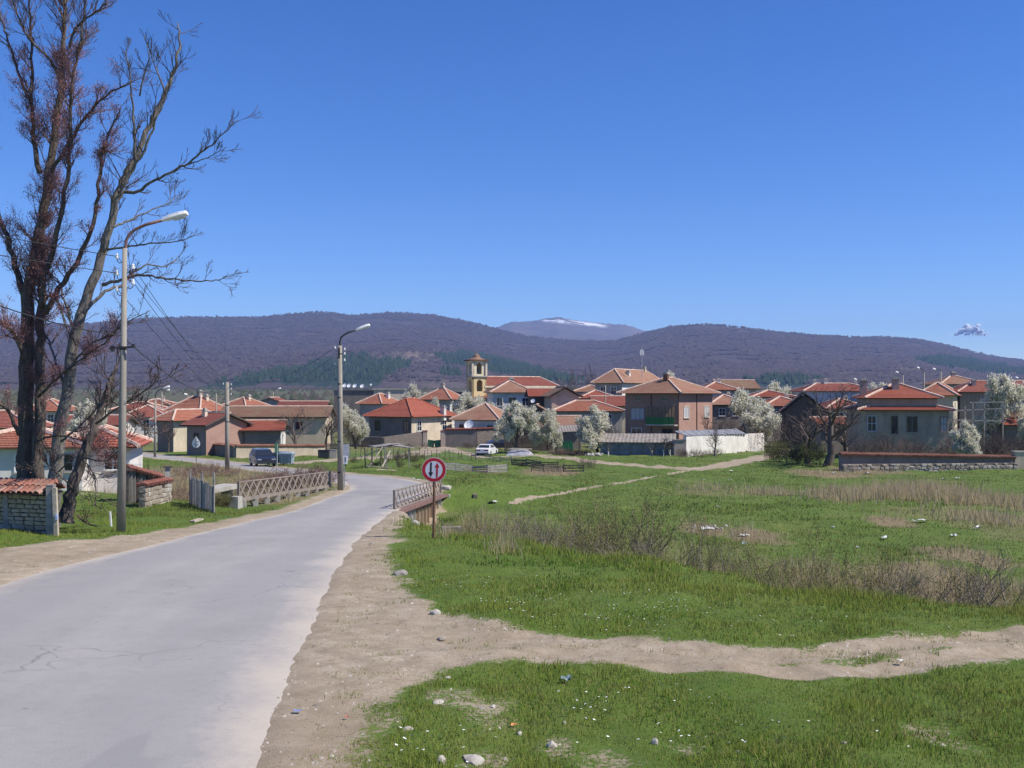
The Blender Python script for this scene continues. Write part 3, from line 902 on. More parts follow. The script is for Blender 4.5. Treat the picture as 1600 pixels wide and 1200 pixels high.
def add_window(root, P, ax, nrm, w, h, style='dark', frame='white_paint', mull=(1, 1)):
    """P : bottom centre on the wall plane"""
    up = Vector((0, 0, 1)); ax = Vector(ax).normalized(); nrm = Vector(nrm).normalized()
    m = MB(); fw = 0.07
    a = P - ax * (w / 2); b = P + ax * (w / 2)
    o = nrm * 0.03
    m.bar(a + o + up * 0, b + o + up * 0, 0.09, fw, 0)
    m.bar(a + o + up * h, b + o + up * h, 0.09, fw, 0)
    m.bar(a + o - up * fw / 2, a + o + up * (h + fw / 2), 0.09, fw, 0, up=ax)
    m.bar(b + o - up * fw / 2, b + o + up * (h + fw / 2), 0.09, fw, 0, up=ax)
    for i in range(mull[0]):
        q = a.lerp(b, (i + 1) / (mull[0] + 1)); m.bar(q + o * .8, q + o * .8 + up * h, 0.05, 0.05, 0, up=ax)
    for i in range(mull[1]):
        q = up * (h * (i + 1) / (mull[1] + 1)); m.bar(a + q + o * .8, b + q + o * .8, 0.05, 0.045, 0)
    fr = m.build("window", MAT[frame], root)
    m = MB()
    m.add([a + nrm * .012, b + nrm * .012, b + nrm * .012 + up * h, a + nrm * .012 + up * h], [(0, 1, 2, 3)])
    m.build("pane", MAT['glass' if style == 'dark' else 'curtain'], fr, fix=False)
    m = MB(); m.box(P + nrm * 0.07 - up * 0.07, (w + 0.2, 0.16, 0.05), math.atan2(ax.y, ax.x)); m.build("sill", MAT['concrete'], fr)
    return fr

def add_chimney(root, p, w, h, mat, rz=0.0, pot=True):
    m = MB(); m.box(p + Vector((0, 0, h / 2 - 0.5)), (w, w * .8, h + 1.0), rz)
    c = m.build("chimney", MAT[mat], root)
    m = MB(); m.box(p + Vector((0, 0, h + 0.05)), (w * 1.3, w * 1.1, 0.1), rz); m.box(p + Vector((0, 0, h + 0.22)), (w * .8, w * .6, 0.22), rz)
    m.build("chimney_cap", MAT['concrete'], c)

def solve_l(C, u, th):
    k = (u - 800) / F
    return (C[0] - k * C[1]) / (math.cos(th) + k * math.sin(th))
def solve_r(C, u, th):
    k = (u - 800) / F
    return (k * C[1] - C[0]) / (math.sin(th) - k * math.cos(th))

HOUSES = []
def house(name, label, Y, cu, ve, ul, ur=None, th=30, ridge_v=None, rise=None, roof='hip', wall='grey', wall_r=None, tile='tile_orange', ov=0.55,
          depth=7.0, wins=(), chim=(), ridge='ridge', cat='house', group=None, base_z=None, plinth=None, skirt=None):
    th = math.radians(th)
    C = ((cu - 800) / F * Y, Y)
    Ll = solve_l(C, ul, th)
    Lr = solve_r(C, ur, th) if ur is not None else depth
    Ll = abs(Ll); Lr = min(abs(Lr), 22)
    dl = Vector((-math.cos(th), math.sin(th), 0)); dr = Vector((math.sin(th), math.cos(th), 0))
    C3 = Vector((C[0], C[1], 0))
    zb = min(gz(*(C3 + dl * a + dr * b).to_2d()) for a in (0, Ll) for b in (0, Lr)) - 0.15 if base_z is None else base_z
    ze = (HV - ve) / F * Y
    if rise is None:
        cy = (C3 + dl * (Ll / 2) + dr * (Lr / 2)).y
        rise = max(0.5, (HV - ridge_v) / F * cy - ze)
    zb0 = gz(*(C3 + dl * (Ll / 2) + dr * (Lr / 2)).to_2d())
    root = thing(name, label, cat, C3 + dl * (Ll / 2) + dr * (Lr / 2) + Vector((0, 0, zb)), group)
    def P(a, b, z): return Vector((C3.x + dl.x * a + dr.x * b, C3.y + dl.y * a + dr.y * b, z))
    # walls
    mL = MB(); mR = MB()
    wall_quad(mL, P(Ll, 0, zb), P(0, 0, zb), P(0, 0, ze), P(Ll, 0, ze))
    wall_quad(mR, P(0, 0, zb), P(0, Lr, zb), P(0, Lr, ze), P(0, 0, ze))
    wall_quad(mL, P(Ll, Lr, zb), P(Ll, 0, zb), P(Ll, 0, ze), P(Ll, Lr, ze))
    wall_quad(mL, P(0, Lr, zb), P(Ll, Lr, zb), P(Ll, Lr, ze), P(0, Lr, ze))
    if roof == 'gl':
        for a, m_ in ((0, mR), (Ll, mL)):
            m_.add([P(a, 0, ze), P(a, Lr, ze), P(a, Lr / 2, ze + rise * Lr / (Lr + 2 * ov))], [(0, 1, 2)], 0, [[(0, ze - zb), (Lr, ze - zb), (Lr / 2, ze - zb + rise)]])
    if roof == 'gr':
        for b in (0, Lr):
            mL.add([P(0, b, ze), P(Ll, b, ze), P(Ll / 2, b, ze + rise * Ll / (Ll + 2 * ov))], [(0, 1, 2)], 0, [[(0, ze - zb), (Ll, ze - zb), (Ll / 2, ze - zb + rise)]])
    if wall_r:  # sunward right wall coloured lighter than the shaded left ones
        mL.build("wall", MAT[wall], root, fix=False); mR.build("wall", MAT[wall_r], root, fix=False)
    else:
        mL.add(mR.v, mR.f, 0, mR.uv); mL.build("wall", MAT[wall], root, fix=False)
    if plinth:
        m = MB(); h = plinth
        for a0, b0, a1, b1 in ((Ll + .05, -.05, -.05, -.05), (-.05, -.05, -.05, Lr + .05)):
            m.bar(P(a0, b0, zb + h / 2), P(a1, b1, zb + h / 2), 0.12, h)
        m.build("plinth", MAT['rubble'], root)
    # roof
    mr = MB(); mc = MB(); mf = MB()
    A0, A1, B0, B1 = -ov, Ll + ov, -ov, Lr + ov
    zl = ze - 0.04
    hips = []
    if roof == 'hip':
        A = A1 - A0; B = B1 - B0
        if A >= B:
            r0 = P(A0 + B / 2, (B0 + B1) / 2, zl + rise); r1 = P(A1 - B / 2, (B0 + B1) / 2, zl + rise)
        else:
            r0 = P((A0 + A1) / 2, B0 + A / 2, zl + rise); r1 = P((A0 + A1) / 2, B1 - A / 2, zl + rise)
        c00, c10, c11, c01 = P(A0, B0, zl), P(A1, B0, zl), P(A1, B1, zl), P(A0, B1, zl)
        if A >= B:
            roof_slope(mr, c10, c00, r1, r0); roof_slope(mr, c01, c11, r0, r1)
            roof_slope(mr, c00, c01, r0, r0); roof_slope(mr, c11, c10, r1, r1)
            hips = [(c00, r0), (c01, r0), (c10, r1), (c11, r1), (r0, r1)]
        else:
            roof_slope(mr, c10, c00, r0, r0); roof_slope(mr, c01, c11, r1, r1)
            roof_slope(mr, c00, c01, r0, r1); roof_slope(mr, c11, c10, r1, r0)
            hips = [(c00, r0), (c10, r0), (c01, r1), (c11, r1), (r0, r1)]
        mf.add([c00 - Vector((0, 0, .06)), c10 - Vector((0, 0, .06)), c11 - Vector((0, 0, .06)), c01 - Vector((0, 0, .06))], [(0, 1, 2, 3)])
        def rz_at(a, b):
            d = min(a - A0, A1 - a, b - B0, B1 - b); return zl + rise * min(1, d / (min(A, B) / 2))
    elif roof in ('gl', 'gr'):
        if roof == 'gl':
            e = [P(A1, B0, zl), P(A0, B0, zl), P(A0, B1, zl), P(A1, B1, zl)]
            r0 = P(A0, (B0 + B1) / 2, zl + rise); r1 = P(A1, (B0 + B1) / 2, zl + rise)
            roof_slope(mr, e[0], e[1], r1, r0); roof_slope(mr, e[2], e[3], r0, r1)
            under = [(e[0], e[1], r0, r1), (e[2], e[3], r1, r0)]
        else:
            e = [P(A0, B0, zl), P(A0, B1, zl), P(A1, B1, zl), P(A1, B0, zl)]
            r0 = P((A0 + A1) / 2, B0, zl + rise); r1 = P((A0 + A1) / 2, B1, zl + rise)
            roof_slope(mr, e[0], e[1], r0, r1); roof_slope(mr, e[2], e[3], r1, r0)
            under = [(e[0], e[1], r1, r0), (e[2], e[3], r0, r1)]
        hips = [(r0, r1)]
        dz = Vector((0, 0, 0.12))
        for q in under:
            mf.add([x - dz for x in q], [(0, 1, 2, 3)])
            mf.bar(q[0] - dz * .5, q[3] - dz * .5, 0.05, 0.16); mf.bar(q[1] - dz * .5, q[2] - dz * .5, 0.05, 0.16)
        def rz_at(a, b):
            if roof == 'gl': d = min(b - B0, B1 - b); return zl + rise * d / ((B1 - B0) / 2)
            d = min(a - A0, A1 - a); return zl + rise * d / ((A1 - A0) / 2)
    elif roof == 'flat':
        mr.box(P(Ll / 2, Lr / 2, ze + 0.12), (Ll + .5, Lr + .5, 0.24), -th)
        def rz_at(a, b): return ze + .24
        mr.uv = [[(0, 0)] * len(f) for f in mr.f]
    rf = mr.build("roof", MAT[tile], root, fix=False)
    if mf.f: mf.build("eaves", MAT['wood_dark'], rf, fix=False)
    for p, q in hips:
        if (p - q).length > 0.15:
            m = MB(); dz = Vector((0, 0, 0.07))
            n = max(1, int((q - p).length / 0.42))
            for i in range(n):
                a = p.lerp(q, i / n); b = p.lerp(q, (i + 1.06) / n)
                m.tube([a + dz, b + dz + Vector((0, 0, .03))], [0.15, 0.125], 5)
            m.build("ridge_tiles", MAT[ridge], rf)
    # windows : (face, s along 0..1, top below eave, w, h[, style[, frame[, mullions]]])
    for wd in wins:
        face, s, tb, w, h = wd[:5]
        st = wd[5] if len(wd) > 5 else 'dark'; frm = wd[6] if len(wd) > 6 else 'white_paint'; ml = wd[7] if len(wd) > 7 else (1, 1)
        if face == 'L': add_window(root, P(Ll * s, 0, ze - tb - h), -dl, -dr, w, h, st, frm, ml)
        else: add_window(root, P(0, Lr * s, ze - tb - h), dr, -dl, w, h, st, frm, ml)
    for c in chim:
        a, b, w, h, mt = c
        a_ = A0 + (A1 - A0) * a; b_ = B0 + (B1 - B0) * b
        add_chimney(root, P(a_, b_, rz_at(a_, b_)), w, h, mt, -th)
    rec = dict(root=root, P=P, Ll=Ll, Lr=Lr, zb=zb, ze=ze, dl=dl, dr=dr, th=th, rz=rz_at)
    HOUSES.append(rec)
    return rec

VIL = "houses of the village"
# near left
h1 = house("white_house", "long whitewashed house with red tiled hip roof behind the left trees", 59, 203, 697, 92, None, -14, rise=1.0, wall='white', tile='tile_bright', depth=6.5, plinth=0.7,
      wins=[('L', 0.24, 0.42, 0.92, 0.95, 'dark', 'white_paint', (1, 1))], group=VIL)
house("white_house", "whitewashed front wing with mortared hip ridge beside the near mudbrick wall", 56.5, 128, 697, -90, None, -12, rise=.85, wall='white', tile='tile_orange', depth=6.0, plinth=0.7, ov=0.45,
      wins=[('L', 0.13, 0.45, 0.95, 0.95, 'dark', 'wood_grey', (1, 1)), ('L', 0.42, 0.45, 0.95, 0.95)], chim=[(0.12, 0.5, 0.5, 0.8, 'brick')], group=VIL)
house("tiled_house", "red roofed house at the left picture edge behind the tall tree", 108, 48, 668, -80, None, -8, ridge_v=642, wall='cream', tile='tile_red', wins=[('L', .2, .5, .9, 1.1)], group=VIL)
house("tiled_house", "small far roof seen between the two tall left trunks", 150, 97, 642, 38, None, -5, ridge_v=624, wall='cream', tile='tile_orange', wins=[('L', .3, .5, .9, 1.2)], group=VIL)
house("white_house", "far white house with green gate at the end of the road", 168, 258, 651, 192, None, -10, ridge_v=633, wall='white', tile='tile_red', depth=8,
      wins=[('L', .2, .5, 1.0, 1.3), ('L', .45, .5, 1.0, 1.3), ('L', .75, .5, 1.0, 1.3)], group=VIL)
house("tiled_house", "far long red roof above the white house by the road", 185, 252, 640, 176, None, -6, ridge_v=628, wall='grey', tile='tile_red', group=VIL)
# corner block behind the tan wall
house("tiled_house", "orange hip roofed house with shade-toned left wall beside the road bend", 130, 271, 657, 246, 346, 34, ridge_v=640, wall='darkplaster', wall_r='cream', tile='tile_orange', ov=0.7, group=VIL)  # shade of the left wall is painted in with darker plaster
house("brick_house", "brick gable house with red roof behind the triangular sign", 118, 322, 664, 292, 386, 33, ridge_v=645, roof='gl', wall='darkplaster', wall_r='brick_lit', tile='tile_red', ov=0.6,  # dark left plaster carries shade, gable brick is coloured as lit
      wins=[('L', .5, 1.0, .8, 1.0, 'dark', 'wood_dark')], chim=[(0.7, 0.35, 0.5, 0.7, 'cream')], group=VIL)
house("tiled_house", "large orange hip roof left of the wooden pole", 152, 313, 642, 264, 353, 30, ridge_v=619, wall='grey', tile='tile_orange', chim=[(0.45, 0.5, 0.7, 0.7, 'brick'), (0.3, .55, .6, .6, 'cream')], group=VIL)
house("tiled_house", "orange hip roof just right of the pole top", 168, 384, 636, 346, 420, 25, ridge_v=621, wall='grey', tile='tile_orange', chim=[(0.4, 0.5, 0.7, 0.6, 'cream')], group=VIL)
house("long_barn", "long low barn with half red half brown roof", 134, 508, 651, 345, None, -3, ridge_v=635, roof='gl', wall='tan', tile='tile_brown', depth=8, cat='barn',
      wins=[('L', .25, .7, .9, 1.0, 'dark', 'wood_dark')])
house("shed", "small red roofed shed behind the tan wall", 123, 438, 672, 382, None, -6, ridge_v=657, roof='gl', wall='darkplaster', wall_r='white', tile='tile_bright', depth=5.5, cat='shed')
house("tiled_house", "distant small pediment roof behind the long barn", 198, 440, 629, 404, None, 0, ridge_v=621, roof='gr', wall='grey', tile='tile_red', group=VIL)
house("tiled_house", "distant flat red roof right of the pediment", 186, 506, 636, 436, None, -3, ridge_v=627, roof='gl', wall='grey', tile='tile_red', group=VIL)
# centre
house("shade_walled_house", "bright red hip roof house with shade-toned left wall and sunlit cream right wall", 150, 643, 651, 577, 706, 32, ridge_v=623, wall='darkplaster', wall_r='cream', tile='tile_bright', ridge='ridge_red', ov=0.75, depth=9,  # shade and sunlight painted as dark left and cream right plaster
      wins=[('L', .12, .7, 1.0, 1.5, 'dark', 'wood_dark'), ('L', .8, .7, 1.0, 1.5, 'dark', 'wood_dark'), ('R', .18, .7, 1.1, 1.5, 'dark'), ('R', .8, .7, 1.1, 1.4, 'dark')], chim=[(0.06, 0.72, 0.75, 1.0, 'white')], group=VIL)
house("blue_white_house", "pale house with blue-shaded wall, weathered orange roof and big satellite dish", 154, 778, 656, 710, 806, 22, ridge_v=630, wall='bluewhite', wall_r='cream', tile='tile_old', ov=0.6,  # bluish left plaster imitates shade on a white wall
      wins=[('L', .18, .8, 1.0, 1.5, 'dark', 'bluewhite'), ('L', .38, .8, 1.0, 1.5, 'curtain', 'bluewhite'), ('L', .82, .8, .9, 1.5, 'dark', 'wood_brown')], group=VIL)
house("tiled_house", "two storey hip roof house left below the bell tower", 190, 703, 624, 660, 723, 24, ridge_v=606, wall='grey', wall_r='white', tile='tile_orange', ov=0.7,  # grey left and white right wall carry shade and sun in colour
      wins=[('L', .2, 1.0, 1.0, 1.5), ('L', .65, 1.0, 1.0, 1.5), ('R', .5, 1.2, 1.6, 1.4, 'curtain')], chim=[(.5, .5, .6, .7, 'cream')], group=VIL)
house("white_house", "two storey white house right in front of the church", 184, 831, 613, 770, None, -8, ridge_v=595, wall='white', tile='tile_old', ov=0.6, depth=9,
      wins=[('L', .16, 1.0, 1.3, 1.5, 'dark', 'white_paint'), ('L', .5, 1.0, 1.3, 1.5, 'dark', 'wood_brown'), ('L', .82, 1.0, 1.2, 1.5, 'dark'), ('L', .3, 3.6, 1.2, 1.4), ('L', .7, 3.6, 1.2, 1.4)], chim=[(.45, .5, .9, .6, 'grey')], group=VIL)
house("tiled_house", "low orange roofed house right of the tall lamp post", 184, 596, 631, 562, 626, 30, ridge_v=615, wall='grey', wall_r='cream', tile='tile_orange', chim=[(.3, .6, .7, .8, 'white')], group=VIL)
house("cream_block", "cream flat roofed block with row of dishes beside it", 205, 633, 609, 584, None, -6, ridge_v=600, rise=.3, roof='flat', wall='cream', tile='concrete', cat='building')
house("tiled_house", "far red roof strip left of the bell tower", 200, 770, 622, 712, None, -4, ridge_v=613, roof='gl', wall='grey', tile='tile_orange', group=VIL)
house("timber_barn", "timber gabled barn right of the church nave", 165, 904, 619, 862, None, -6, ridge_v=604, roof='gr', wall='tan', tile='tile_brown', depth=9, cat='barn', ov=.7)
house("tiled_house", "red roof strip below the church nave", 174, 868, 619, 830, None, -4, ridge_v=607, roof='gl', wall='wood_dark', tile='tile_bright', group=VIL)
house("tiled_house", "low house with wide orange roof behind the blossom tree", 160, 972, 642, 866, None, -4, ridge_v=626, wall='grey', tile='tile_orange', depth=8, wins=[('L', .2, .6, 1, 1.2), ('L', .5, .6, 1, 1.2)], group=VIL)
house("tiled_house", "small red roof left below the big brick house roof", 180, 962, 622, 908, None, -6, ridge_v=610, wall='grey', tile='tile_bright', group=VIL)
house("tiled_house", "narrow red roof just left of the brick house", 172, 985, 634, 930, None, -2, ridge_v=619, roof='gl', wall='cream', tile='tile_red', group=VIL)
house("shed", "low shed with faded terracotta roof beside the green gate", 142, 908, 668, 846, None, -5, ridge_v=650, roof='gl', wall='darkplaster', tile='tile_old', depth=6, cat='shed')
hb = house("brick_house", "two storey brick house with green balcony and broad tiled roof", 140, 1060, 614, 977, 1113, 38, ridge_v=590, wall='brick', wall_r='brick_lit', tile='tile_old', ov=0.95,  # same brick twice: duller for the shaded wall, pinker for the lit one
      wins=[('L', .75, .45, 1.0, .6, 'dark', 'brick'), ('L', .25, .45, 1.0, .6, 'dark', 'brick'), ('L', .76, 2.2, 2.2, 1.6, 'curtain', 'wood_grey', (2, 0)), ('L', .78, 5.0, 1.7, 1.7, 'dark', 'white_paint', (1, 0)),
            ('R', .22, 1.9, 1.5, 1.6, 'curtain', 'cream_paint', (1, 0)), ('R', .82, 1.9, 1.5, 1.6, 'curtain', 'cream_paint', (1, 0)), ('L', .2, 5.0, 1.7, 1.5, 'dark', 'wood_brown')],
      chim=[(.45, .35, .7, .9, 'rust')], group=VIL)
house("large_house", "large hip roofed house rising behind the brick house", 196, 972, 598, 930, 1056, 30, ridge_v=578, wall='grey', wall_r='white', tile='tile_old', ov=.7, wins=[('L', .3, .8, 1.2, 1.4), ('L', .7, .8, 1.2, 1.4), ('R', .3, .8, 1.2, 1.4)],
      chim=[(.3, .3, .8, .6, 'white'), (.6, .6, .8, .6, 'white'), (.5, .8, .8, .6, 'cream')], group=VIL)
# right
house("tiled_house", "orange hip roof right of the brick house", 186, 1150, 609, 1100, None, -5, ridge_v=597, wall='grey', tile='tile_orange', wins=[('L', .3, 1, 1.1, 1.3), ('L', .7, 1., 1.1, 1.3)], chim=[(.4, .5, .8, .8, 'white')], group=VIL)
house("tall_barn", "tall barn with mossy brown gable roof", 192, 1184, 607, 1126, None, -4, ridge_v=594, roof='gl', wall='cream', tile='tile_brown', cat='barn')
house("tiled_house", "red roof behind the round blossom tree", 176, 1240, 620, 1178, None, -3, ridge_v=610, wall='grey', tile='tile_bright', group=VIL)
house("tiled_house", "long red roof with pale wall behind the big bare tree", 190, 1367, 611, 1258, None, -4, ridge_v=599, wall='bluewhite', tile='tile_red', chim=[(.75, .5, .7, .7, 'white'), (.6, .5, .7, .7, 'white'), (.2, .5, .7, .7, 'white')], group=VIL)
house("dark_barn", "dark gable fronted barn behind the bare tree", 142, 1291, 645, 1222, None, 14, ridge_v=612, roof='gr', wall='wood_dark', wall_r='darkplaster', tile='tile_brown', cat='barn', depth=9)
house("shed", "low red roofed shed between bare tree and right house", 128, 1346, 662, 1283, None, -5, ridge_v=652, roof='gl', wall='darkplaster', tile='tile_bright', cat='shed', depth=5)
hr = house("two_tier_house", "right house with two tiers of red hip roof and porch", 112, 1483, 640.5, 1346, None, 9, rise=1.35, wall='shade_grey', wall_r='cream', tile='tile_bright', ov=.6, depth=9.5,  # front wall colour dimmed for shade, right end cream as if lit
      wins=[('L', .88, .7, .9, 1.7, 'dark', 'bluewhite'), ('L', .42, .7, 1.2, 1.8, 'dark', 'wood_grey', (1, 0)), ('L', .06, .8, .7, 1.6, 'curtain', 'wood_brown'), ('L', .62, .7, .7, 2.0, 'dark', 'wood_brown', (0, 0))], group=VIL)
# upper tier : a smaller storey rising through the skirt roof
def upper_tier(rec, inset, ve_z, rise, wall, tile):
    P, Ll, Lr, th = rec['P'], rec['Ll'], rec['Lr'], rec['th']
    root = rec['root']; i = inset; z0 = rec['ze'] + .2
    m = MB()
    c = [(i, i), (Ll - i, i), (Ll - i, Lr - i), (i, Lr - i)]
    for k in range(4):
        a, b = c[k], c[(k + 1) % 4]
        wall_quad(m, P(a[0], a[1], z0), P(b[0], b[1], z0), P(b[0], b[1], ve_z), P(a[0], a[1], ve_z))
    m.build("upper_wall", MAT[wall], root, fix=True)
    o = 0.55; A0, A1, B0, B1 = i - o, Ll - i + o, i - o, Lr - i + o; B = B1 - B0
    r0 = P(A0 + B / 2, (B0 + B1) / 2, ve_z + rise); r1 = P(A1 - B / 2, (B0 + B1) / 2, ve_z + rise)
    c00, c10, c11, c01 = P(A0, B0, ve_z), P(A1, B0, ve_z), P(A1, B1, ve_z), P(A0, B1, ve_z)
    m = MB()
    roof_slope(m, c10, c00, r1, r0); roof_slope(m, c01, c11, r0, r1); roof_slope(m, c00, c01, r0, r0); roof_slope(m, c11, c10, r1, r1)
    rf = m.build("upper_roof", MAT[tile], root, fix=False)
    m = MB(); dz = Vector((0, 0, .06)); m.add([c00 - dz, c10 - dz, c11 - dz, c01 - dz], [(0, 1, 2, 3)]); m.build("eaves", MAT['wood_dark'], rf, fix=False)
    for p, q in [(c00, r0), (c01, r0), (c10, r1), (c11, r1), (r0, r1)]:
        m = MB(); m.tube([p + Vector((0, 0, .08)), q + Vector((0, 0, .08))], .13, 5); m.build("ridge_tiles", MAT['ridge'], rf)
    add_chimney(root, P((A0 + A1) / 2 + .4, B0 + B * .3, ve_z + rise * .6), 0.75, 1.1, 'brick', -th)
    add_chimney(root, P((A0 + A1) / 2 + 3.4, B0 + B * .65, ve_z + rise * .6), 0.75, 1.0, 'brick', -th)
upper_tier(hr, 1.0, (HV - 622) / F * 113, 1.75, 'shade_grey', 'tile_bright')
house("tiled_house", "cream walled house behind the two tier roof", 152, 1489, 617.5, 1438, 1516, 26, ridge_v=599, wall='tan', wall_r='cream', tile='tile_orange', ov=.7, wins=[('R', .3, 1.1, 1.2, 1.6, 'dark'), ('R', .75, 1.1, 1.2, 1.6, 'dark')], group=VIL)
house("tiled_house", "far weathered hip roof on the right skyline", 190, 1536, 600, 1472, None, -4, ridge_v=587.5, wall='grey', tile='tile_old', chim=[(.5, .5, .7, .6, 'brick')], group=VIL)
house("tiled_house", "dark walled house behind the right blossom tree", 165, 1655, 612, 1500, None, 6, ridge_v=595, wall='darkplaster', tile='tile_red', wins=[('L', .5, 1.2, 1.3, 1.5), ('L', .75, 1.2, 1.3, 1.5)], chim=[(.8, .3, .7, .8, 'brick')], group=VIL)
house("shed", "low red roof at the right picture edge", 122, 1660, 663, 1572, None, -4, ridge_v=645, roof='gl', wall='darkplaster', tile='tile_bright', cat='shed', depth=6)

for lb, Y, cu, ve, ul, rv, wl, tl_, rf_ in (("red roof filling the gap right of the dark gable barn", 150, 1354, 638, 1294, 623, 'cream', 'tile_red', 'hip'), ("tiled roof just left of the dark gable barn", 158, 1263, 634, 1198, 620, 'grey', 'tile_orange', 'hip'),
        ("distant roof between bare tree and two tier house", 182, 1442, 613, 1384, 601, 'grey', 'tile_red', 'hip'), ("small dark store behind the two blossom trees", 158, 858, 646, 818, 632, 'wood_dark', 'tile_brown', 'gr'),
        ("long low roof behind the left tall trees", 132, 188, 664, 98, 649, 'white', 'tile_red', 'gl'), ("brown walled house right of the brick house", 160, 1166, 632, 1112, 617, 'darkplaster', 'tile_old', 'hip'),
        ("far roof above the timber barn", 205, 948, 612, 898, 602, 'grey', 'tile_old', 'hip'), ("far roof right of the orange roof by the tall lamp", 192, 672, 634, 624, 622, 'cream', 'tile_red', 'hip'), ("farthest roof on the left above the corner block", 205, 262, 632, 214, 623, 'cream', 'tile_orange', 'hip'), ("far low roof right of the skyline hip roof", 200, 1590, 604, 1530, 594, 'grey', 'tile_orange', 'hip')):
    house("tiled_house", lb, Y, cu, ve, ul, None, rng.choice((-6, -3, 4)), ridge_v=rv, roof=rf_, wall=wl, tile=tl_, wins=[('L', .3, .6, 1.0, 1.2), ('L', .7, .6, 1.0, 1.2)], chim=[(.35, .5, .6, .7, 'cream')] if rf_ == 'hip' else (), group=VIL)

# balcony of the brick house
P, Ll, Lr, ze, th = hb['P'], hb['Ll'], hb['Lr'], hb['ze'], hb['th']
m = MB(); zf = ze - 4.5
for (a, b) in ((4.6, -1.15),):
    pass
m.box(P(2.3, -0.6, zf), (4.6, 1.2, 0.18), -th); m.build("balcony_floor", MAT['concrete'], hb['root'])
m = MB(); n = 15
bal = thing("tmp", "x", "x", (0, 0, 0)); bpy.data.objects.remove(bal)
for i in range(n):
    a0 = 4.6 * i / n; m2 = MB()
    m2.box(P(a0 + 4.6 / n / 2, -1.18, zf + 0.62), (4.6 / n * .9, .04, 1.0), -th); m2.build("balcony_panel", MAT['green_light'], hb['root'])
m.bar(P(0, -1.18, zf + 1.18), P(4.6, -1.18, zf + 1.18), .07, .06)
for a in (0.05, 4.55): m.bar(P(a, -1.15, zf), P(a, -1.15, zf + 3.0), .1)
m.build("balcony_rail", MAT['wood_brown'], hb['root'])
m = MB()
for i in range(9): m.bar(P(.2 + i * .5, -1.1, zf + 1.2), P(.2 + i * .5, -1.1, zf + 2.6), .3, .02)
m.build("balcony_screen", MAT['wood_brown'], hb['root'])
m = MB(); m.bar(P(-.02, -.02, hb['zb']), P(-.02, -.02, ze), .14); m.bar(P(Ll * .5, -.06, hb['zb']), P(Ll * .5, -.06, ze), .12); m.bar(P(-.06, Lr * .52, hb['zb']), P(-.06, Lr * .52, ze), .12)
m.build("drainpipe", MAT['rust'], hb['root'])

# ------------------------------------------------------------------ church
def arch_panel(mb, o, ax, up, ex, w, h, openings):
    """wall panel w x h with round-arched openings [(centre s, bottom, width, total height)]"""
    o = Vector(o); ax = Vector(ax); up = Vector(up); ex = Vector(ex)
    bm = bmesh.new()
    def loop(pts):
        vs = [bm.verts.new((s, t, 0)) for s, t in pts]
        for i in range(len(vs)): bm.edges.new((vs[i], vs[(i + 1) % len(vs)]))
    loop([(0, 0), (w, 0), (w, h), (0, h)])
    for cs, b, ow, oh in openings:
        r = ow / 2; pts = [(cs - r, b), (cs + r, b)]
        for k in range(0, 11):
            a = math.pi * k / 10; pts.append((cs + r * math.cos(a), b + oh - r + r * math.sin(a)))
        loop(pts)
    bmesh.ops.triangle_fill(bm, use_beauty=True, edges=bm.edges)
    g = bmesh.ops.extrude_face_region(bm, geom=bm.faces[:])
    for e in g['geom']:
        if isinstance(e, bmesh.types.BMVert): e.co.z = 1
    bm.verts.ensure_lookup_table()
    vs = [o + ax * v.co.x + up * v.co.y + ex * v.co.z for v in bm.verts]
    ix = {v: i for i, v in enumerate(bm.verts)}
    mb.add(vs, [[ix[v] for v in f.verts] for f in bm.faces])
    bm.free()
YC = 200.0
pxm = YC / F
tw = 24 * pxm
tx = (738 - 800) * pxm
zt = lambda v: (HV - v) * pxm
cz = gz(tx, YC)
ch = thing("church", "yellow church with arched bell tower and long red tiled nave", "church", (tx + tw / 2, YC, cz - .2))
thc = math.radians(-24)
ax = Vector((math.cos(thc), -math.sin(thc) * 0 + math.sin(thc) * -1, 0)); ax = Vector((math.cos(thc), -math.sin(thc), 0)); inn = Vector((math.sin(thc), math.cos(thc), 0)); up = Vector((0, 0, 1))
o0 = Vector((tx, YC, 0)) + ax * 0.0
H0, H1, H2 = zt(613), zt(588), zt(563)
m = MB()
for (oo, aa, ee) in ((o0, ax, inn), (o0 + inn * tw, -inn, ax), (o0 + ax * tw, inn, -ax), (o0 + ax * tw + inn * tw, -ax, -inn)):
    w_ = tw
    arch_panel(m, Vector((oo.x, oo.y, H0 - 1.5)), aa, up, ee * 0.35, w_, H1 - H0 + 1.5, [(w_ / 2 + .05, 1.7, 1.25, 2.3)] if ee.y > .5 or abs(ee.x) > .5 and ee.x > 0 else [])
twr = m.build("bell_tower", MAT['yellow'], ch)
m = MB(); m.box(o0 + ax * tw / 2 + inn * tw / 2 + up * ((cz - .3 + H0 - 1.5) / 2), (tw, tw, H0 - 1.5 - cz + .3), -thc); m.build("tower_base", MAT['yellow'], twr)
m = MB()
for (oo, aa, ee) in ((o0, ax, inn), (o0 + inn * tw, -inn, ax), (o0 + ax * tw, inn, -ax), (o0 + ax * tw + inn * tw, -ax, -inn)):
    oo = oo + aa * .1 + ee * .1
    w_ = tw - .2
    arch_panel(m, Vector((oo.x, oo.y, H1 + .1)), aa, up, ee * 0.35, w_, H2 - H1 - .1, [(w_ / 2, .35, 1.1, 2.3)] if ee.y > .5 or abs(ee.x) > .5 and ee.x > 0 else [])
bf = m.build("belfry", MAT['palecream'], ch)
m = MB()
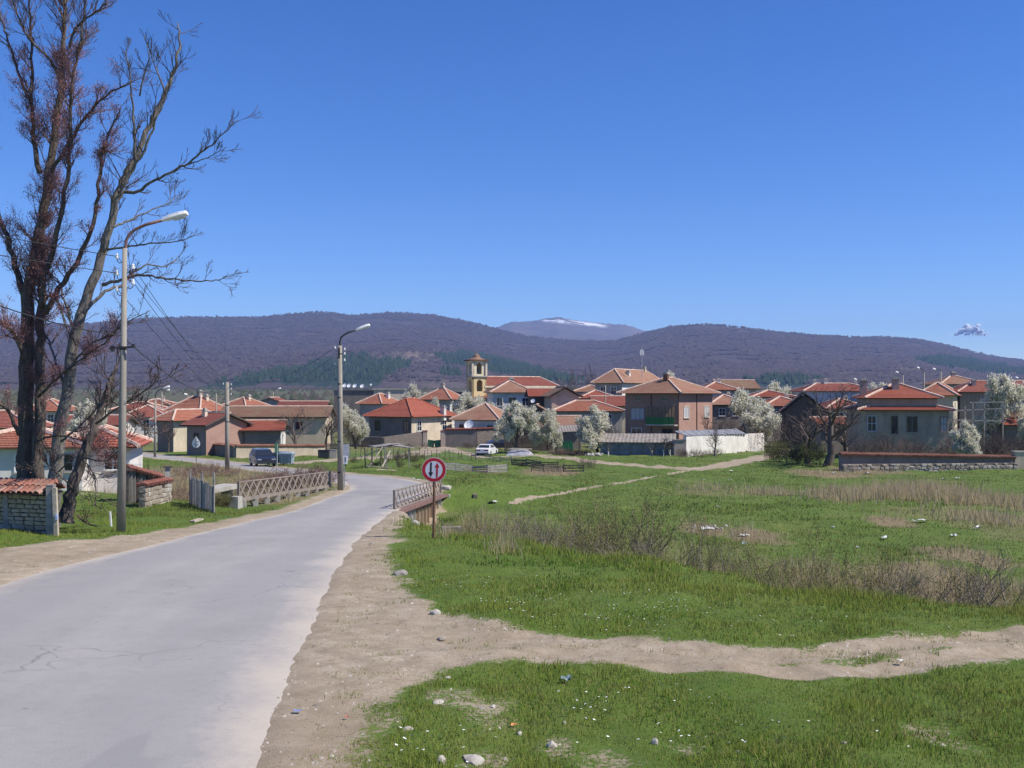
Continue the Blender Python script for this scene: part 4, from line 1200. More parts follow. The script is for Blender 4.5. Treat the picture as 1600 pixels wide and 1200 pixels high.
for (s, t_) in ((0.02, 0.02), (.98, .02), (.02, .98), (.98, .98)):
    c = o0 + ax * tw * s + inn * tw * t_
    m.box(Vector((c.x, c.y, (H1 + H2) / 2)), (.38, .38, H2 - H1 - .1), -thc)
m.build("corner_pilaster", MAT['cream'], bf)
ctr = o0 + ax * tw / 2 + inn * tw / 2
m = MB(); m.box(ctr + up * H1, (tw + .5, tw + .5, .22), -thc); m.build("string_course", MAT['concrete'], ch)
m = MB(); m.box(ctr + up * (H2 + .08), (tw + .9, tw + .9, .22), -thc); m.build("cornice", MAT['rust'], ch)
m = MB()
m.tube([ctr + up * (H2 + .18), ctr + up * (H2 + .55), ctr + up * (H2 + .8)], [tw * .62, tw * .30, tw * .24], 8)
m.tube([ctr + up * (H2 + .75), ctr + up * (H2 + 1.05), ctr + up * (H2 + 1.25), ctr + up * (H2 + 1.4)], [tw * .22, tw * .2, tw * .1, .03], 8)
m.bar(ctr + up * (H2 + 1.3), ctr + up * (H2 + 1.9), .06); m.bar(ctr + up * (H2 + 1.65) - ax * .2, ctr + up * (H2 + 1.65) + ax * .2, .06)
m.build("cupola", MAT['tile_old'], ch)
m = MB(); m.tube([ctr + up * (H1 + 1.9), ctr + up * (H1 + 1.6), ctr + up * (H1 + 1.1), ctr + up * (H1 + .95)], [.08, .3, .42, .5], 10); m.build("bell", MAT['dark_metal'], ch)
# nave
n0 = o0 + ax * tw + inn * 0.6
nl = (882 - 762) * pxm * 1.03
zr_, zeN = zt(587.5), zt(602.5)
def NP(a, b, z): return n0 + ax * a + inn * b + up * z
m = MB()
wall_quad(m, NP(0, 0, cz), NP(nl, 0, cz), NP(nl, 0, zeN), NP(0, 0, zeN)); wall_quad(m, NP(nl, 0, cz), NP(nl, 9, cz), NP(nl, 9, zeN), NP(nl, 0, zeN))
wall_quad(m, NP(nl, 9, cz), NP(0, 9, cz), NP(0, 9, zeN), NP(nl, 9, zeN)); wall_quad(m, NP(0, 9, cz), NP(0, 0, cz), NP(0, 0, zeN), NP(0, 9, zeN))
m.build("nave_wall", MAT['yellow'], ch, fix=False)
m = MB()
e0, e1, e2, e3 = NP(-.4, -.6, zeN), NP(nl + .6, -.6, zeN), NP(nl + .6, 9.6, zeN), NP(-.4, 9.6, zeN)
r0, r1 = NP(-.4, 4.5, zr_), NP(nl - 1.5, 4.5, zr_)
roof_slope(m, e0, e1, r0, r1); roof_slope(m, e1, e2, r1, r1); roof_slope(m, e2, e3, r1, r0)
nr_ = m.build("nave_roof", MAT['tile_red'], ch, fix=False)
m = MB(); m.tube([r0, r1], .15, 5); m.tube([e1, r1], .15, 5); m.build("ridge_tiles", MAT['ridge'], nr_)
m = MB(); m.bar(e0 - up * .2, e1 - up * .2, .2, .35); m.build("eaves_band", MAT['palecream'], nr_)
# ------------------------------------------------------------------ bridge
UPV = Vector((0, 0, 1))
bx0, bx1 = Vector((-12.35, 45.4, 0)), Vector((-10.25, 56.6, 0))
bx0.z = gz(bx0.x + .5, bx0.y) + 0.34; bx1.z = gz(bx1.x + .5, bx1.y) + 0.22
rx0, rx1 = W(616, 795.5, 44.6), W(688.5, 771, 57.2)
MAT['rail_concrete'] = plaster("rail_concrete", (0.27, 0.23, 0.195), (0.17, 0.14, 0.12), 0.6)
MAT['girder_pale'] = plaster("pale_grey_girder_paint", (0.47, 0.48, 0.47), (0.38, 0.33, 0.27), 0.6)
MAT['girder_tan'] = plaster("rust_stained_girder", (0.43, 0.36, 0.27), (0.36, 0.24, 0.15), 0.7)

def lattice_rail(root, a, b, nb, h, wbar, name_top="top_rail", beam=(0.16, 0.14)):
    d = (b - a); up = UPV
    m = MB(); m.bar(a, b, beam[0], beam[1]); m.build("bottom_beam", MAT['rail_concrete'], root)
    m = MB(); m.bar(a + up * h, b + up * h, 0.06, 0.05); m.build(name_top, MAT['rail_concrete'], root)
    side = d.cross(up).normalized()
    for i in range(nb):
        p0 = a + d * (i / nb); p1 = a + d * ((i + 1) / nb)
        m = MB(); m.bar(p0 + up * .05 + side * .014, p1 + up * (h - .01) + side * .014, wbar, wbar * .7, up=side); m.build("lattice_slat", MAT['rail_concrete'], root)
        m = MB(); m.bar(p1 + up * .05 - side * .032, p0 + up * (h - .01) - side * .032, wbar, wbar * .7, up=side); m.build("lattice_slat", MAT['rail_concrete'], root)
    for p in (a, b):
        m = MB(); m.bar(p - up * .05, p + up * (h + .03), .1, .1, up=side); m.build("end_post", MAT['rail_concrete'], root)

lr = thing("bridge_railing", "left concrete lattice railing of crossed bars along the road bridge", "railing", (bx0 + bx1) / 2 - UPV * .35, "bridge railings")
lattice_rail(lr, bx0, bx1, 15, 0.80, 0.075)
dL = bx1 - bx0
for i in range(9):
    p = bx0 + dL * ((i + 0.4) / 9)
    m = MB(); m.box(p - UPV * .3, (.22, .3, .46), 0.2); m.build("support_block", MAT['concrete'], lr)
m = MB(); m.box(bx0 - dL.normalized() * .25 - UPV * .16, (.42, .5, .66), -.18, taper=.92); m.build("end_block", MAT['concrete'], lr)

rr = thing("bridge_railing", "right lattice railing running behind the round traffic sign", "railing", (rx0 + rx1) / 2 - UPV * .1, "bridge railings")
lattice_rail(rr, rx0, rx1, 14, 0.82, 0.06, beam=(.1, .08))
dR = rx1 - rx0; dRn = dR.normalized(); sR = Vector((dRn.y, -dRn.x, 0)).normalized()
bt = thing("road_bridge", "short road bridge with ribbed steel side girder beneath the right railing", "bridge", (rx0 + rx1) / 2 - UPV * 2)
m = MB(); m.bar(rx0 - dRn * .8 + sR * .06 - UPV * .12, rx1 + dRn * .6 + sR * .06 - UPV * .12, .62, .14); m.build("edge_ledge", MAT['brown_paint'], bt)
m = MB(); m.bar(rx0 - dRn * .75 - UPV * .62, rx0 - dRn * .15 - UPV * .62, .5, .9, up=(0, 0, 1)); m.build("end_block", MAT['concrete'], bt)
NG = 13
zbot = -6.95
for i in range(NG):
    a = rx0 + dR * (i / NG); b = rx0 + dR * ((i + 1) / NG)
    mt = 'girder_pale' if i < 5 or i == NG - 1 else 'girder_tan'
    m = MB(); o = sR * -0.05
    za, zb_ = a.z - .19, b.z - .19
    A = Vector((a.x, a.y, 0)) + o; B = Vector((b.x, b.y, 0)) + o
    m.add([A + UPV * zbot, B + UPV * zbot, B + UPV * zb_, A + UPV * za, A - sR * .06 + UPV * zbot, B - sR * .06 + UPV * zbot, B - sR * .06 + UPV * zb_, A - sR * .06 + UPV * za],
          [(0, 1, 2, 3), (7, 6, 5, 4), (0, 4, 5, 1), (1, 5, 6, 2), (2, 6, 7, 3), (3, 7, 4, 0)])
    m.build("girder_panel", MAT[mt], bt)
    m = MB(); m.bar(A + sR * .1 + UPV * zbot, A + sR * .1 + UPV * (za - .02), .05, .2, up=dRn)
    m.bar(A + sR * .2 + UPV * zbot, A + sR * .2 + UPV * (za - .02), .12, .03, up=dRn)
    rb = m.build("girder_rib", MAT[mt], bt)
    m = MB()
    for k in range(10):
        zz = zbot + .15 + k * .17
        if zz < za - .1: m.box(A + sR * .03 + dRn * .1 + UPV * zz, (.05, .05, .05))
    m.build("rivets", MAT['rust'], rb)
m = MB(); m.bar(rx0 + sR * .02 + UPV * (zbot + .02 - rx0.z), rx1 + sR * .02 + UPV * (zbot + .02 - rx1.z), .3, .05); m.build("bottom_flange", MAT['girder_tan'], bt)
m = MB(); m.bar(rx1 + dRn * .3 - UPV * 1.0, rx1 + dRn * 1.0 - UPV * 1.0, .9, 1.8); m.build("abutment", MAT['concrete'], bt)

# stone retaining wall past the bridge
rw = thing("retaining_wall", "crumbling rubble retaining wall with concrete beam right of the bridge", "wall", W(715, 822, 59))
p0, p1 = W(689, 800, 58.2), W(737, 800, 60.5)
m = MB(); m.bar(Vector((p0.x, p0.y, (HV - 785) / F * 58)), Vector((p1.x, p1.y, (HV - 784) / F * 60)), .4, .3); m.build("concrete_beam", MAT['concrete'], rw)
MAT['stone'] = plaster("field_stone", (0.36, 0.32, 0.26), (0.24, 0.2, 0.165), .2)
MAT['stone2'] = plaster("pale_field_stone", (0.46, 0.43, 0.38), (0.33, 0.3, 0.26), .2)
def stone_mesh(seed, s=(1, 1, 1)):
    r = random.Random(seed); bm = bmesh.new()
    bmesh.ops.create_icosphere(bm, subdivisions=1, radius=.5)
    for v in bm.verts:
        v.co = Vector((v.co.x * s[0], v.co.y * s[1], v.co.z * s[2])) * (0.8 + .4 * r.random())
    me = bpy.data.meshes.new("stone"); bm.to_mesh(me); bm.free(); return me
def boxstone_mesh(seed, mt):
    r = random.Random(seed); bm = bmesh.new()
    bmesh.ops.create_cube(bm, size=1.0)
    for v in bm.verts: v.co += Vector((r.uniform(-.09, .09), r.uniform(-.06, .06), r.uniform(-.1, .1)))
    bmesh.ops.bevel(bm, geom=bm.edges[:], offset=.09, segments=1, affect='EDGES')
    me = bpy.data.meshes.new("stone"); bm.to_mesh(me); bm.free(); me.materials.append(MAT[mt]); return me
STONES = [boxstone_mesh(i, 'stone' if i % 3 else 'stone2') for i in range(9)]
def put(me, name, parent, loc, scale, rot=(0, 0, 0)):
    o = bpy.data.objects.new(name, me); COL.objects.link(o)
    if parent is not None: o.parent = parent; o.location = Vector(loc) - parent_world(parent)
    else: o.location = loc
    o.scale = scale; o.rotation_euler = rot
    return o
def stone_courses(parent, p0, p1, z0, z1, ch, cw, name="stone", depth=.35, fill='rubble', ragged=0.0, meshes=None):
    meshes = meshes or STONES
    d = Vector((p1.x - p0.x, p1.y - p0.y, 0)); L = d.length; d.normalize(); nrm = Vector((d.y, -d.x, 0)); ang = math.atan2(d.y, d.x)
    m = MB(); c = Vector(((p0.x + p1.x) / 2, (p0.y + p1.y) / 2, (z0 + z1) / 2)); m.box(c - nrm * -.0 - nrm * .06, (L, depth * .6, (z1 - z0) * .97), ang); m.build("mortar_core", MAT[fill], parent)
    z = z0; row = 0
    while z < z1 - ch * .3:
        h = ch * rng.uniform(.85, 1.15); s = -rng.uniform(0, cw * .5)
        while s < L:
            w = cw * rng.uniform(.7, 1.35)
            a = max(s, 0); b = min(s + w, L)
            if b - a > cw * .25 and not (ragged and z > z1 - ch * 1.5 and rng.random() < ragged):
                cc = Vector((p0.x, p0.y, 0)) + d * ((a + b) / 2) + nrm * rng.uniform(.0, .035)
                put(meshes[rng.randrange(len(meshes))], name, parent, (cc.x, cc.y, z + h / 2), ((b - a) * .94, depth * .95, h * .9), (rng.uniform(-.03, .03), rng.uniform(-.03, .03), ang))
            s += w
        z += h; row += 1
stone_courses(rw, p0, p1, -7.0, (HV - 789) / F * 59, .24, .42, ragged=.2)
p2 = W(741, 800, 58)
stone_courses(rw, p1, p2, -7.0, (HV - 770) / F * 59, .3, .45, ragged=.3)
ab = thing("concrete_block", "broken concrete block on the stream bank below the traffic sign", "concrete block", W(706, 832, 46))
m = MB(); c0 = W(706, 829, 46); m.box(c0 - UPV * .3, (.95, .5, .95), .12, taper=.96); m.build("block", MAT['concrete_dark'], ab)

# ------------------------------------------------------------------ poles, lamps, wires
MAT['lamp_glass'] = simple("lamp_lens", (0.6, 0.6, 0.55), 0.1, 3, rough=.2, bump=0)
def insulator(root, p, side):
    """porcelain insulator on a hook, p on the pole surface, side = +-1 in x"""
    m = MB(); q = p + Vector((side * .16, 0, 0))
    m.tube([p - UPV * .10, p + Vector((side * .09, 0, -.13)), p + Vector((side * .16, 0, -.07)), q + UPV * .02], .012, 5)
    h = m.build("hook", MAT['dark_metal'], root)
    m = MB(); m.tube([q, q + UPV * .05, q + UPV * .06, q + UPV * .11, q + UPV * .14], [.05, .055, .035, .04, .02], 8); m.build("insulator", MAT['ceramic'], h)
    return q + UPV * .06

def lamp_post(label, Y, base_uv, top_uv, r0, r1, arm_px, head_px, group="street lamp posts", ins=(), sides=12, mat='concrete_pole', arm_mat='brown_paint', arm_r=.045, head_w=.26, name="street_lamp"):
    b = W(base_uv[0], base_uv[1], Y); b.z = gz(b.x, b.y) - .05
    t_ = W(top_uv[0], top_uv[1], Y)
    root = thing(name, label, "street lamp" if head_px else "utility pole", b, group)
    m = MB(); m.tube([b, b.lerp(t_, .5), t_], [r0, (r0 + r1) / 2, r1], sides); m.build("pole", MAT[mat], root, smooth=True)
    if arm_px:
        pts = [W(u, v, Y - .0) for u, v in arm_px]
        m = MB(); m.tube(pts, arm_r, 8); m.build("arm", MAT[arm_mat], root, smooth=True)
    if head_px:
        a = W(head_px[0][0], head_px[0][1], Y); c = W(head_px[1][0], head_px[1][1], Y)
        d = (c - a); L = d.length; d.normalize(); s = Vector((0, 1, 0)); n = d.cross(s).normalized()
        if n.z < 0: n = -n
        m = MB(); prof = [(0, .45, .35), (.12, .6, .7), (.35, .85, .9), (.75, 1.0, 1.0), (.95, .92, .85), (1.0, .7, .6)]
        rings = []
        for f, w, hh in prof:
            c0 = a + d * (L * f); ww = head_w * w * .5; h2 = head_w * .42 * hh
            rings.append([c0 - s * ww, c0 - s * ww * .7 + n * h2 * .8, c0 + n * h2, c0 + s * ww * .7 + n * h2 * .8, c0 + s * ww, c0 + s * ww * .6 - n * h2 * .35, c0 - s * ww * .6 - n * h2 * .35])
        vs = [p for r in rings for p in r]; k = 7; fs = []
        for i in range(len(rings) - 1):
            for j in range(k): fs.append((i * k + j, i * k + (j + 1) % k, (i + 1) * k + (j + 1) % k, (i + 1) * k + j))
        fs.append(tuple(range(k))); fs.append(tuple((len(rings) - 1) * k + j for j in range(k)))
        m.add(vs, fs); hd = m.build("lamp_head", MAT['white_paint'], root)
        m = MB(); m.box(a + d * (L * .68) - n * head_w * .2, (L * .45, head_w * .55, head_w * .14), M=Matrix((d, s, n)).transposed().to_3x3()); m.build("lens", MAT['lamp_glass'], hd)
    tips = []
    for (u, v, sd) in ins:
        p = W(u, v, Y); tips.append(insulator(root, p, sd))
    return root, tips, b, t_

L1, tips1, b1, t1 = lamp_post("nearest tall lamp post with brown arm beside the left trees", 28.4, (189, 828), (195, 388), .128, .064,
    [(193.5, 470), (195.5, 420), (196, 390), (197, 376), (202, 366), (212, 358), (228, 351), (254, 344)], [(252, 345), (293, 334)],
    ins=[(192, 404, -1), (192, 430, -1), (192, 455, -1), (199, 420, 1), (199, 444, 1)], head_w=.30)
m = MB(); pc = W(192.5, 544, 28.4)
m.tube([pc - UPV * .05, pc + UPV * .05], .105, 12); m.bar(pc - Vector((.34, .1, 0)), pc + Vector((.36, -.1, 0.03)), .05); m.box(pc + Vector((-.3, 0, -.02)), (.08, .08, .16)); m.box(pc + Vector((.33, -.1, .06)), (.08, .08, .1))
m.build("cable_clamp", MAT['dark_metal'], L1)
L2, tips2, b2, t2 = lamp_post("banded concrete lamp post at the far end of the bridge", 56.3, (532, 763), (531, 540), .17, .12,
    [(531, 548), (531, 534), (533, 527), (539, 522), (547, 518.5), (556, 516)], [(556, 516.3), (578, 508.5)],
    ins=[(528, 545, -1), (528, 557, -1), (528, 570, -1), (534, 547, 1), (534, 554, 1), (534, 564, 1)], arm_mat='dark_metal', head_w=.34, arm_r=.05)
for v in (553, 600, 621, 690, 738):
    pc = W(531, v, 56.3); m = MB(); m.tube([pc - UPV * .035, pc + UPV * .035], .124 + (v - 540) / 223 * .055, 12); m.build("band", MAT['dark_metal'], L2)
m = MB(); pc = W(531, 552, 56.3); m.box(pc + Vector((-.02, -.14, 0)), (.1, .06, .6)); m.build("conduit", MAT['dark_metal'], L2)
L3, tips3, b3, t3 = lamp_post("round grey utility pole standing left of the bridge in the brush", 79.5, (355, 755), (355, 597), .19, .15, None, None, "utility poles",
    ins=[(352, 601, -1), (352, 607, -1), (352, 615, -1), (358, 602, 1), (358, 609, 1), (358, 617, 1)], name="utility_pole", mat='concrete_pole')
for v in (633, 659):
    pc = W(355, v, 79.5); m = MB(); m.tube([pc - UPV * .04, pc + UPV * .04], .175, 10); m.build("band", MAT['dark_metal'], L3)
L4, tips4, b4, t4 = lamp_post("slim far lamp post beside the road bend at far left", 114, (242, 730), (243, 622), .15, .1, [(243, 624), (243, 615), (247, 610), (257, 607)], [(255, 607.5), (265, 604)],
    ins=[(241.5, 625, -1), (244, 625, 1)], head_w=.4, arm_mat='dark_metal', sides=8)
far_lamps = [("far lamp post above the white house by the road", 175, 253, 612, 1, 262, 610), ("leftmost of three lamps over the right hand roofs", 176, 1411, 586, -1, 1402, 582), ("middle of three lamps over the right hand roofs", 172, 1444, 581, -1, 1435, 575),
             ("tallest lamp over the right hand roofs", 166, 1470, 580, -1, 1460, 577), ("lamp behind the big bare tree", 180, 1345, 599, -1, 1337, 593), ("lamp right above the orange roofs near the pole", 178, 294, 618, -1, 291, 616.5),
             ("far lamp between the pole and the tall lamp post", 205, 427, 612, 1, 436, 607.5), ("far right lamp beside the blossom tree", 178, 1600, 594, -1, 1589, 590.5)]
for lb, Y, u, v, sd, hu, hv in far_lamps:
    lamp_post(lb, Y, (u, 690), (u, v), .15, .1, [(u, v + 1), (u, v - 3), (u + (hu - u) * .5, hv + .8), (hu, hv)], [(hu - sd * 2, hv + .6), (hu + sd * 3, hv - .8)], head_w=.5, sides=6, arm_mat='dark_metal')
plain = [("plain pole in front of the white church-side house", 175, 785, 622), ("grey pole standing left of the large hip roof", 168, 946, 602), ("thin far pole above the orange roofs", 150, 338, 615)]
for lb, Y, u, v in plain:
    lamp_post(lb, Y, (u, 690), (u, v), .14, .09, None, None, "utility poles", name="utility_pole", sides=6)

def wire(label, a, b, sag, r=.011):
    pts = []
    for i in range(15):
        f = i / 14; p = Vector(a).lerp(Vector(b), f); p.z -= sag * 4 * f * (1 - f); pts.append(p)
    m = MB(); m.tube(pts, r, 4)
    o = m.build("overhead_wire", MAT['dark_metal'], base=a); tag(o, label, "wire", "overhead wires")
wire("upper right overhead wire from the near lamp post to the brush pole", tips1[3], tips3[0], .35)
wire("upper left overhead wire from the near lamp post to the brush pole", tips1[0], tips3[3], .35)
wire("lower right overhead wire from the near lamp post to the brush pole", tips1[4], tips3[1], .4)
wire("lowest overhead wire from the near lamp post to the brush pole", tips1[2], tips3[2], .45)
wire("thick low cable from the near lamp clamp to the brush pole", W(192.5, 527, 28.4), W(355, 606, 79.3), .9, .018)
wire("thick cable entering from the left edge to the near lamp", W(-60, 455, 21), W(192.5, 524, 28.4), .15, .014)
wire("upper wire from the brush pole to the bridge lamp post", tips3[3], tips2[0], .7)
wire("lower wire from the brush pole to the bridge lamp post", tips3[4], tips2[1], .9)
wire("lowest wire from the brush pole to the bridge lamp post", tips3[5], tips2[2], 1.1)
wire("wire from the brush pole towards the far left lamp", tips3[1], tips4[0], .8)
wire("upper wire leaving the bridge lamp towards the church", tips2[3], W(785, 624, 175), 1.6)
for k, (tt, lb) in enumerate(((tips1[0], "topmost wire from near lamp past the left trees to picture edge"), (tips1[1], "second wire from near lamp past the left trees to picture edge"))):
    wire(lb, tt, tt + Vector((-7.5, -24, 1.3)), .5)

# ------------------------------------------------------------------ traffic signs
MAT['sign_red'] = simple("sign_red", (0.42, 0.018, 0.035), 0.12, 4, rough=.35, bump=0)
MAT['sign_black'] = simple("sign_black", (0.02, 0.022, 0.03), 0.1, 4, rough=.4, bump=0)
MAT['sign_white'] = simple("sign_white", (0.60, 0.60, 0.66), 0.06, 4, rough=.4, bump=0)
MAT['sign_rim'] = simple("sign_rim", (0.66, 0.5, 0.5), 0.1, 4, rough=.4, bump=0)
YS = 27.0
sb = W(677.5, 826, YS); sb.z = gz(sb.x, sb.y) - .05
sc = W(678, 734, YS); rS = 19.3 / F * YS
ts = thing("traffic_sign", "round red rimmed sign with black and red arrows before the bridge", "road sign", sb)
m = MB(); m.tube([sb, Vector((sc.x + .01, sc.y + .05, sc.z + .2))], .036, 8); m.build("post", MAT['rust'], ts)
def ring(m, c, r0, r1, y, n=48, ex=0.0):
    vs = []; fs = []
    for i in range(n):
        a = 2 * math.pi * i / n
        for r in (r0, r1): vs.append(c + Vector((r * math.cos(a), y, r * math.sin(a))))
    for i in range(n):
        j = (i + 1) % n
        fs.append((2 * i, 2 * i + 1, 2 * j + 1, 2 * j))
    m.add(vs, fs)
def disc(m, c, r, y0, y1, n=48):
    vs = [c + Vector((r * math.cos(2 * math.pi * i / n), y0, r * math.sin(2 * math.pi * i / n))) for i in range(n)]
    vs += [v + Vector((0, y1 - y0, 0)) for v in vs]
    m.add(vs, [tuple(range(n)), tuple(range(2 * n - 1, n - 1, -1))] + [(i, i + n, (i + 1) % n + n, (i + 1) % n) for i in range(n)])
m = MB(); disc(m, sc, rS, 0, .02); m.build("plate", MAT['sign_rim'], ts)
m = MB(); ring(m, sc, rS * .70, rS * .955, -.004); m.build("red_border", MAT['sign_red'], ts, fix=False)
m = MB(); disc(m, sc, rS * .70, -.005, -.001); m.build("white_field", MAT['sign_white'], ts)
def arrow(m, cx, w, hw, z0, z1, zh, y, tilt=0.0):
    """shaft from z0 to zh, head to z1"""
    pts = [(cx - w / 2, z0), (cx + w / 2, z0), (cx + w / 2 + tilt, zh), (cx + hw / 2 + tilt, zh), (cx + tilt, z1), (cx - hw / 2 + tilt, zh), (cx - w / 2 + tilt, zh)]
    vs = [sc + Vector((a, y, b)) for a, b in pts]
    m.add(vs, [(0, 1, 2, 6), (3, 4, 5)])
q = rS / 19.3
m = MB(); arrow(m, -4.3 * q, 2.8 * q, 7.6 * q, 11.6 * q, -11.6 * q, -3.8 * q, -.0085, -.6 * q); m.build("black_arrow", MAT['sign_black'], ts, fix=False)
m = MB(); arrow(m, 4.6 * q, 2.8 * q, 7.6 * q, -11.6 * q, 11.2 * q, 3.6 * q, -.0085, .4 * q); m.build("red_arrow", MAT['sign_red'], ts, fix=False)

YB = 101.0
pb = at(306.5, YB); tb = thing("traffic_sign", "pale pointed topped sign seen across the far road", "road sign", pb)
m = MB(); m.tube([pb - UPV * .1, W(306.5, 684, YB)], .035, 6); m.build("post", MAT['dark_metal'], tb)
cB = W(306.3, 693.5, YB - .08); rB = 6.3 / F * YB
m = MB(); disc(m, cB, rB, 0, .02, 20); m.build("round_plate", MAT['white_paint'], tb)
m = MB(); aT, bT, cT = W(301, 689.5, YB - .11), W(311.6, 689.5, YB - .11), W(306.3, 681.5, YB - .11)
e_ = Vector((0, .02, 0)); m.add([aT, bT, cT, aT + e_, bT + e_, cT + e_], [(0, 1, 2), (5, 4, 3), (0, 3, 4, 1), (1, 4, 5, 2), (2, 5, 3, 0)]); m.build("triangular_plate", MAT['white_paint'], tb)
m = MB(); m.bar(W(306.3, 700, YB - .12), W(306.3, 683, YB - .14), .09, .02, up=(1, 0, 0)); m.bar(W(302, 694, YB - .12), W(310.5, 694, YB - .12), .07, .02); m.build("back_strap", MAT['dark_metal'], tb)
YG = 76.0
pg = at(433, YG); tg = thing("traffic_sign", "narrow edge-on sign panel on a grey post before the dumpsters", "road sign", pg)
m = MB(); m.tube([pg - UPV * .1, W(433, 694, YG)], .04, 6); m.build("post", MAT['steel'], tg)
m = MB(); m.box(W(432.5, 700.5, YG), (.3, .03, .75), .5); m.box(W(429.5, 711, YG), (.22, .03, .1), 0); m.build("panel", MAT['green_paint'], tg)
pb2 = thing("notice_board", "grey notice board behind the banded lamp post", "notice board", at(541, 58.5))
m = MB(); m.box(W(540.5, 705, 58.5), (.36, .04, .82), .15); m.build("board", simple("grey_blue_board", (0.30, 0.32, 0.38), .15, 4, bump=0), pb2)
m = MB(); m.bar(at(538, 58.5) - UPV * .1, W(538, 695, 58.5), .05); m.build("post", MAT['steel'], pb2)
pb3 = thing("number_plate", "small white plate with vertical dark characters on the banded post", "plate", W(539.5, 724, 56))
m = MB(); m.box(W(539.7, 718.5, 56), (.24, .03, .45), 0.0); m.build("plate", MAT['white_paint'], pb3)
m = MB()
for k, (du, dv, wv, hv_) in enumerate([(0, -4, .09, .02), (-.6, -3, .02, .06), (0, -2, .09, .02), (.6, -1, .02, .06), (0, 0, .09, .02), (-.6, 1, .02, .06), (0, 2, .09, .02), (.6, 3.2, .02, .05)]):
    m.box(W(539.7 + du, 718.5 + dv, 55.975), (wv, .01, hv_))
m.build("lettering", MAT['sign_black'], pb3)
m = MB(); m.bar(W(539.7, 725.5, 56.02), W(539.7, 728, 56.02), .12, .06, up=(1, 0, 0)); m.build("bracket", MAT['dark_metal'], pb3)

# ------------------------------------------------------------------ walls and gates
def cap_tiles(parent, a, b, z, w, ov, tile='tile_orange', rise=.16, single=True, tw=.17, joined=True):
    """tile coping : rows of half-round tiles over a wall top"""
    d = Vector((b.x - a.x, b.y - a.y, 0)); L = d.length; d.normalize(); n = Vector((d.y, -d.x, 0))
    m = MB(); k = max(2, int(L / tw))
    for i in range(k):
        s = L * (i + .5) / k; c = Vector((a.x, a.y, 0)) + d * s
        za = z if not hasattr(z, '__len__') else z[0] + (z[1] - z[0]) * (i + .5) / k
        zj = za + rng.uniform(-.02, .02)
        for sg in (1, -1):
            e = c + n * sg * (w / 2 + ov) * rng.uniform(.93, 1.05) + UPV * zj
            t_ = c + UPV * (zj + rise)
            m.tube([e, t_], [tw * .56, tw * .48], 6)
    o = m.build("coping_tiles", MAT[tile], parent); o["kind"] = "stuff"
    return o
def wall_run(name, label, pts, z_tops, thick, mat, cap=None, cat="wall", lower=None, base_drop=.25):
    c = sum((Vector((p.x, p.y, 0)) for p in pts), Vector()) / len(pts)
    root = thing(name, label, cat, (c.x, c.y, gz(c.x, c.y)))
    for i in range(len(pts) - 1):
        a, b = pts[i], pts[i + 1]
        d = Vector((b.x - a.x, b.y - a.y, 0)); L = d.length; d.normalize(); n = Vector((d.y, -d.x, 0))
        za, zb_ = gz(a.x, a.y) - base_drop, gz(b.x, b.y) - base_drop
        m = MB(); ta, tb_ = z_tops[i], z_tops[i + 1]
        A = Vector((a.x, a.y, 0)) + n * thick / 2; B = Vector((b.x, b.y, 0)) + n * thick / 2; A2 = A - n * thick; B2 = B - n * thick
        vs = [A + UPV * za, B + UPV * zb_, B + UPV * tb_, A + UPV * ta, A2 + UPV * za, B2 + UPV * zb_, B2 + UPV * tb_, A2 + UPV * ta]
        uvq = [(0, 0), (L, 0), (L, tb_ - zb_), (0, ta - za)]
        m.add(vs, [(0, 1, 2, 3), (7, 6, 5, 4), (0, 4, 5, 1), (1, 5, 6, 2), (2, 6, 7, 3), (3, 7, 4, 0)], 0, [uvq, uvq, uvq, [(0, 0), (thick, 0), (thick, 1), (0, 1)], uvq, [(0, 0), (thick, 0), (thick, 1), (0, 1)]])
        m.build("wall_face", MAT[mat if isinstance(mat, str) else mat[i]], root)
        if cap: cap_tiles(root, a, b, (ta + .02, tb_ + .02), thick, .14, cap, tw=.22)
    return root
q0 = at(368, 112); q1 = at(507, 119); q2 = at(318, 124)
zc = (HV - 697.5) / F * 112
wall_run("garden_wall", "tan plastered garden wall with orange tile coping behind the dark car", [q2, q0, q1], [(HV - 693) / F * 124, zc, (HV - 697.5) / F * 119], .35, ['darkplaster', 'tan'], 'tile_orange')  # left run gets darker plaster to paint in its shade
wall_run("garden_wall", "rough stone garden wall left of the green gate and brick pillars", [at(548, 148), at(600, 145), at(662, 147)], [(HV - 681) / F * 148, (HV - 683) / F * 145, (HV - 674) / F * 147], .45, 'rubble', None)
wall_run("garden_wall", "stone wall with red coping below the big satellite dish", [at(696, 147), at(745, 147), at(812, 149)], [(HV - 671.5) / F * 147, (HV - 671) / F * 147, (HV - 668.5) / F * 149], .45, ['darkplaster', 'rubble'], 'tile_bright')
gp = thing("gate", "green double gate between two brick pillars below the red roof", "gate", at(678, 147))
for u in (664, 692):
    p = at(u, 147); m = MB(); m.box(p + UPV * 1.05, (.65, .6, 2.4), .2); pl = m.build("brick_pillar", MAT['brick'], gp)
    m = MB(); m.box(p + UPV * 2.3, (.8, .75, .12), .2); m.build("pillar_cap", MAT['tile_red'], pl)
for u0, u1 in ((668, 678.5), (679, 689)):
    a, b = at(u0, 147), at(u1, 147); m = MB(); m.bar(a + UPV * .55, b + UPV * .55, .06, 1.0); m.build("gate_leaf", MAT['green_paint'], gp)
g2 = thing("gate", "dark green sheet metal gate under the corrugated shed roof", "gate", at(880, 131))
for i in range(4):
    a, b = at(866 + i * 7.4, 131), at(866 + (i + 1) * 7.4 - .3, 131); m = MB(); m.bar(a + UPV * .75, b + UPV * .75, .06, 1.35); m.build("gate_panel", MAT['green_paint'], g2)
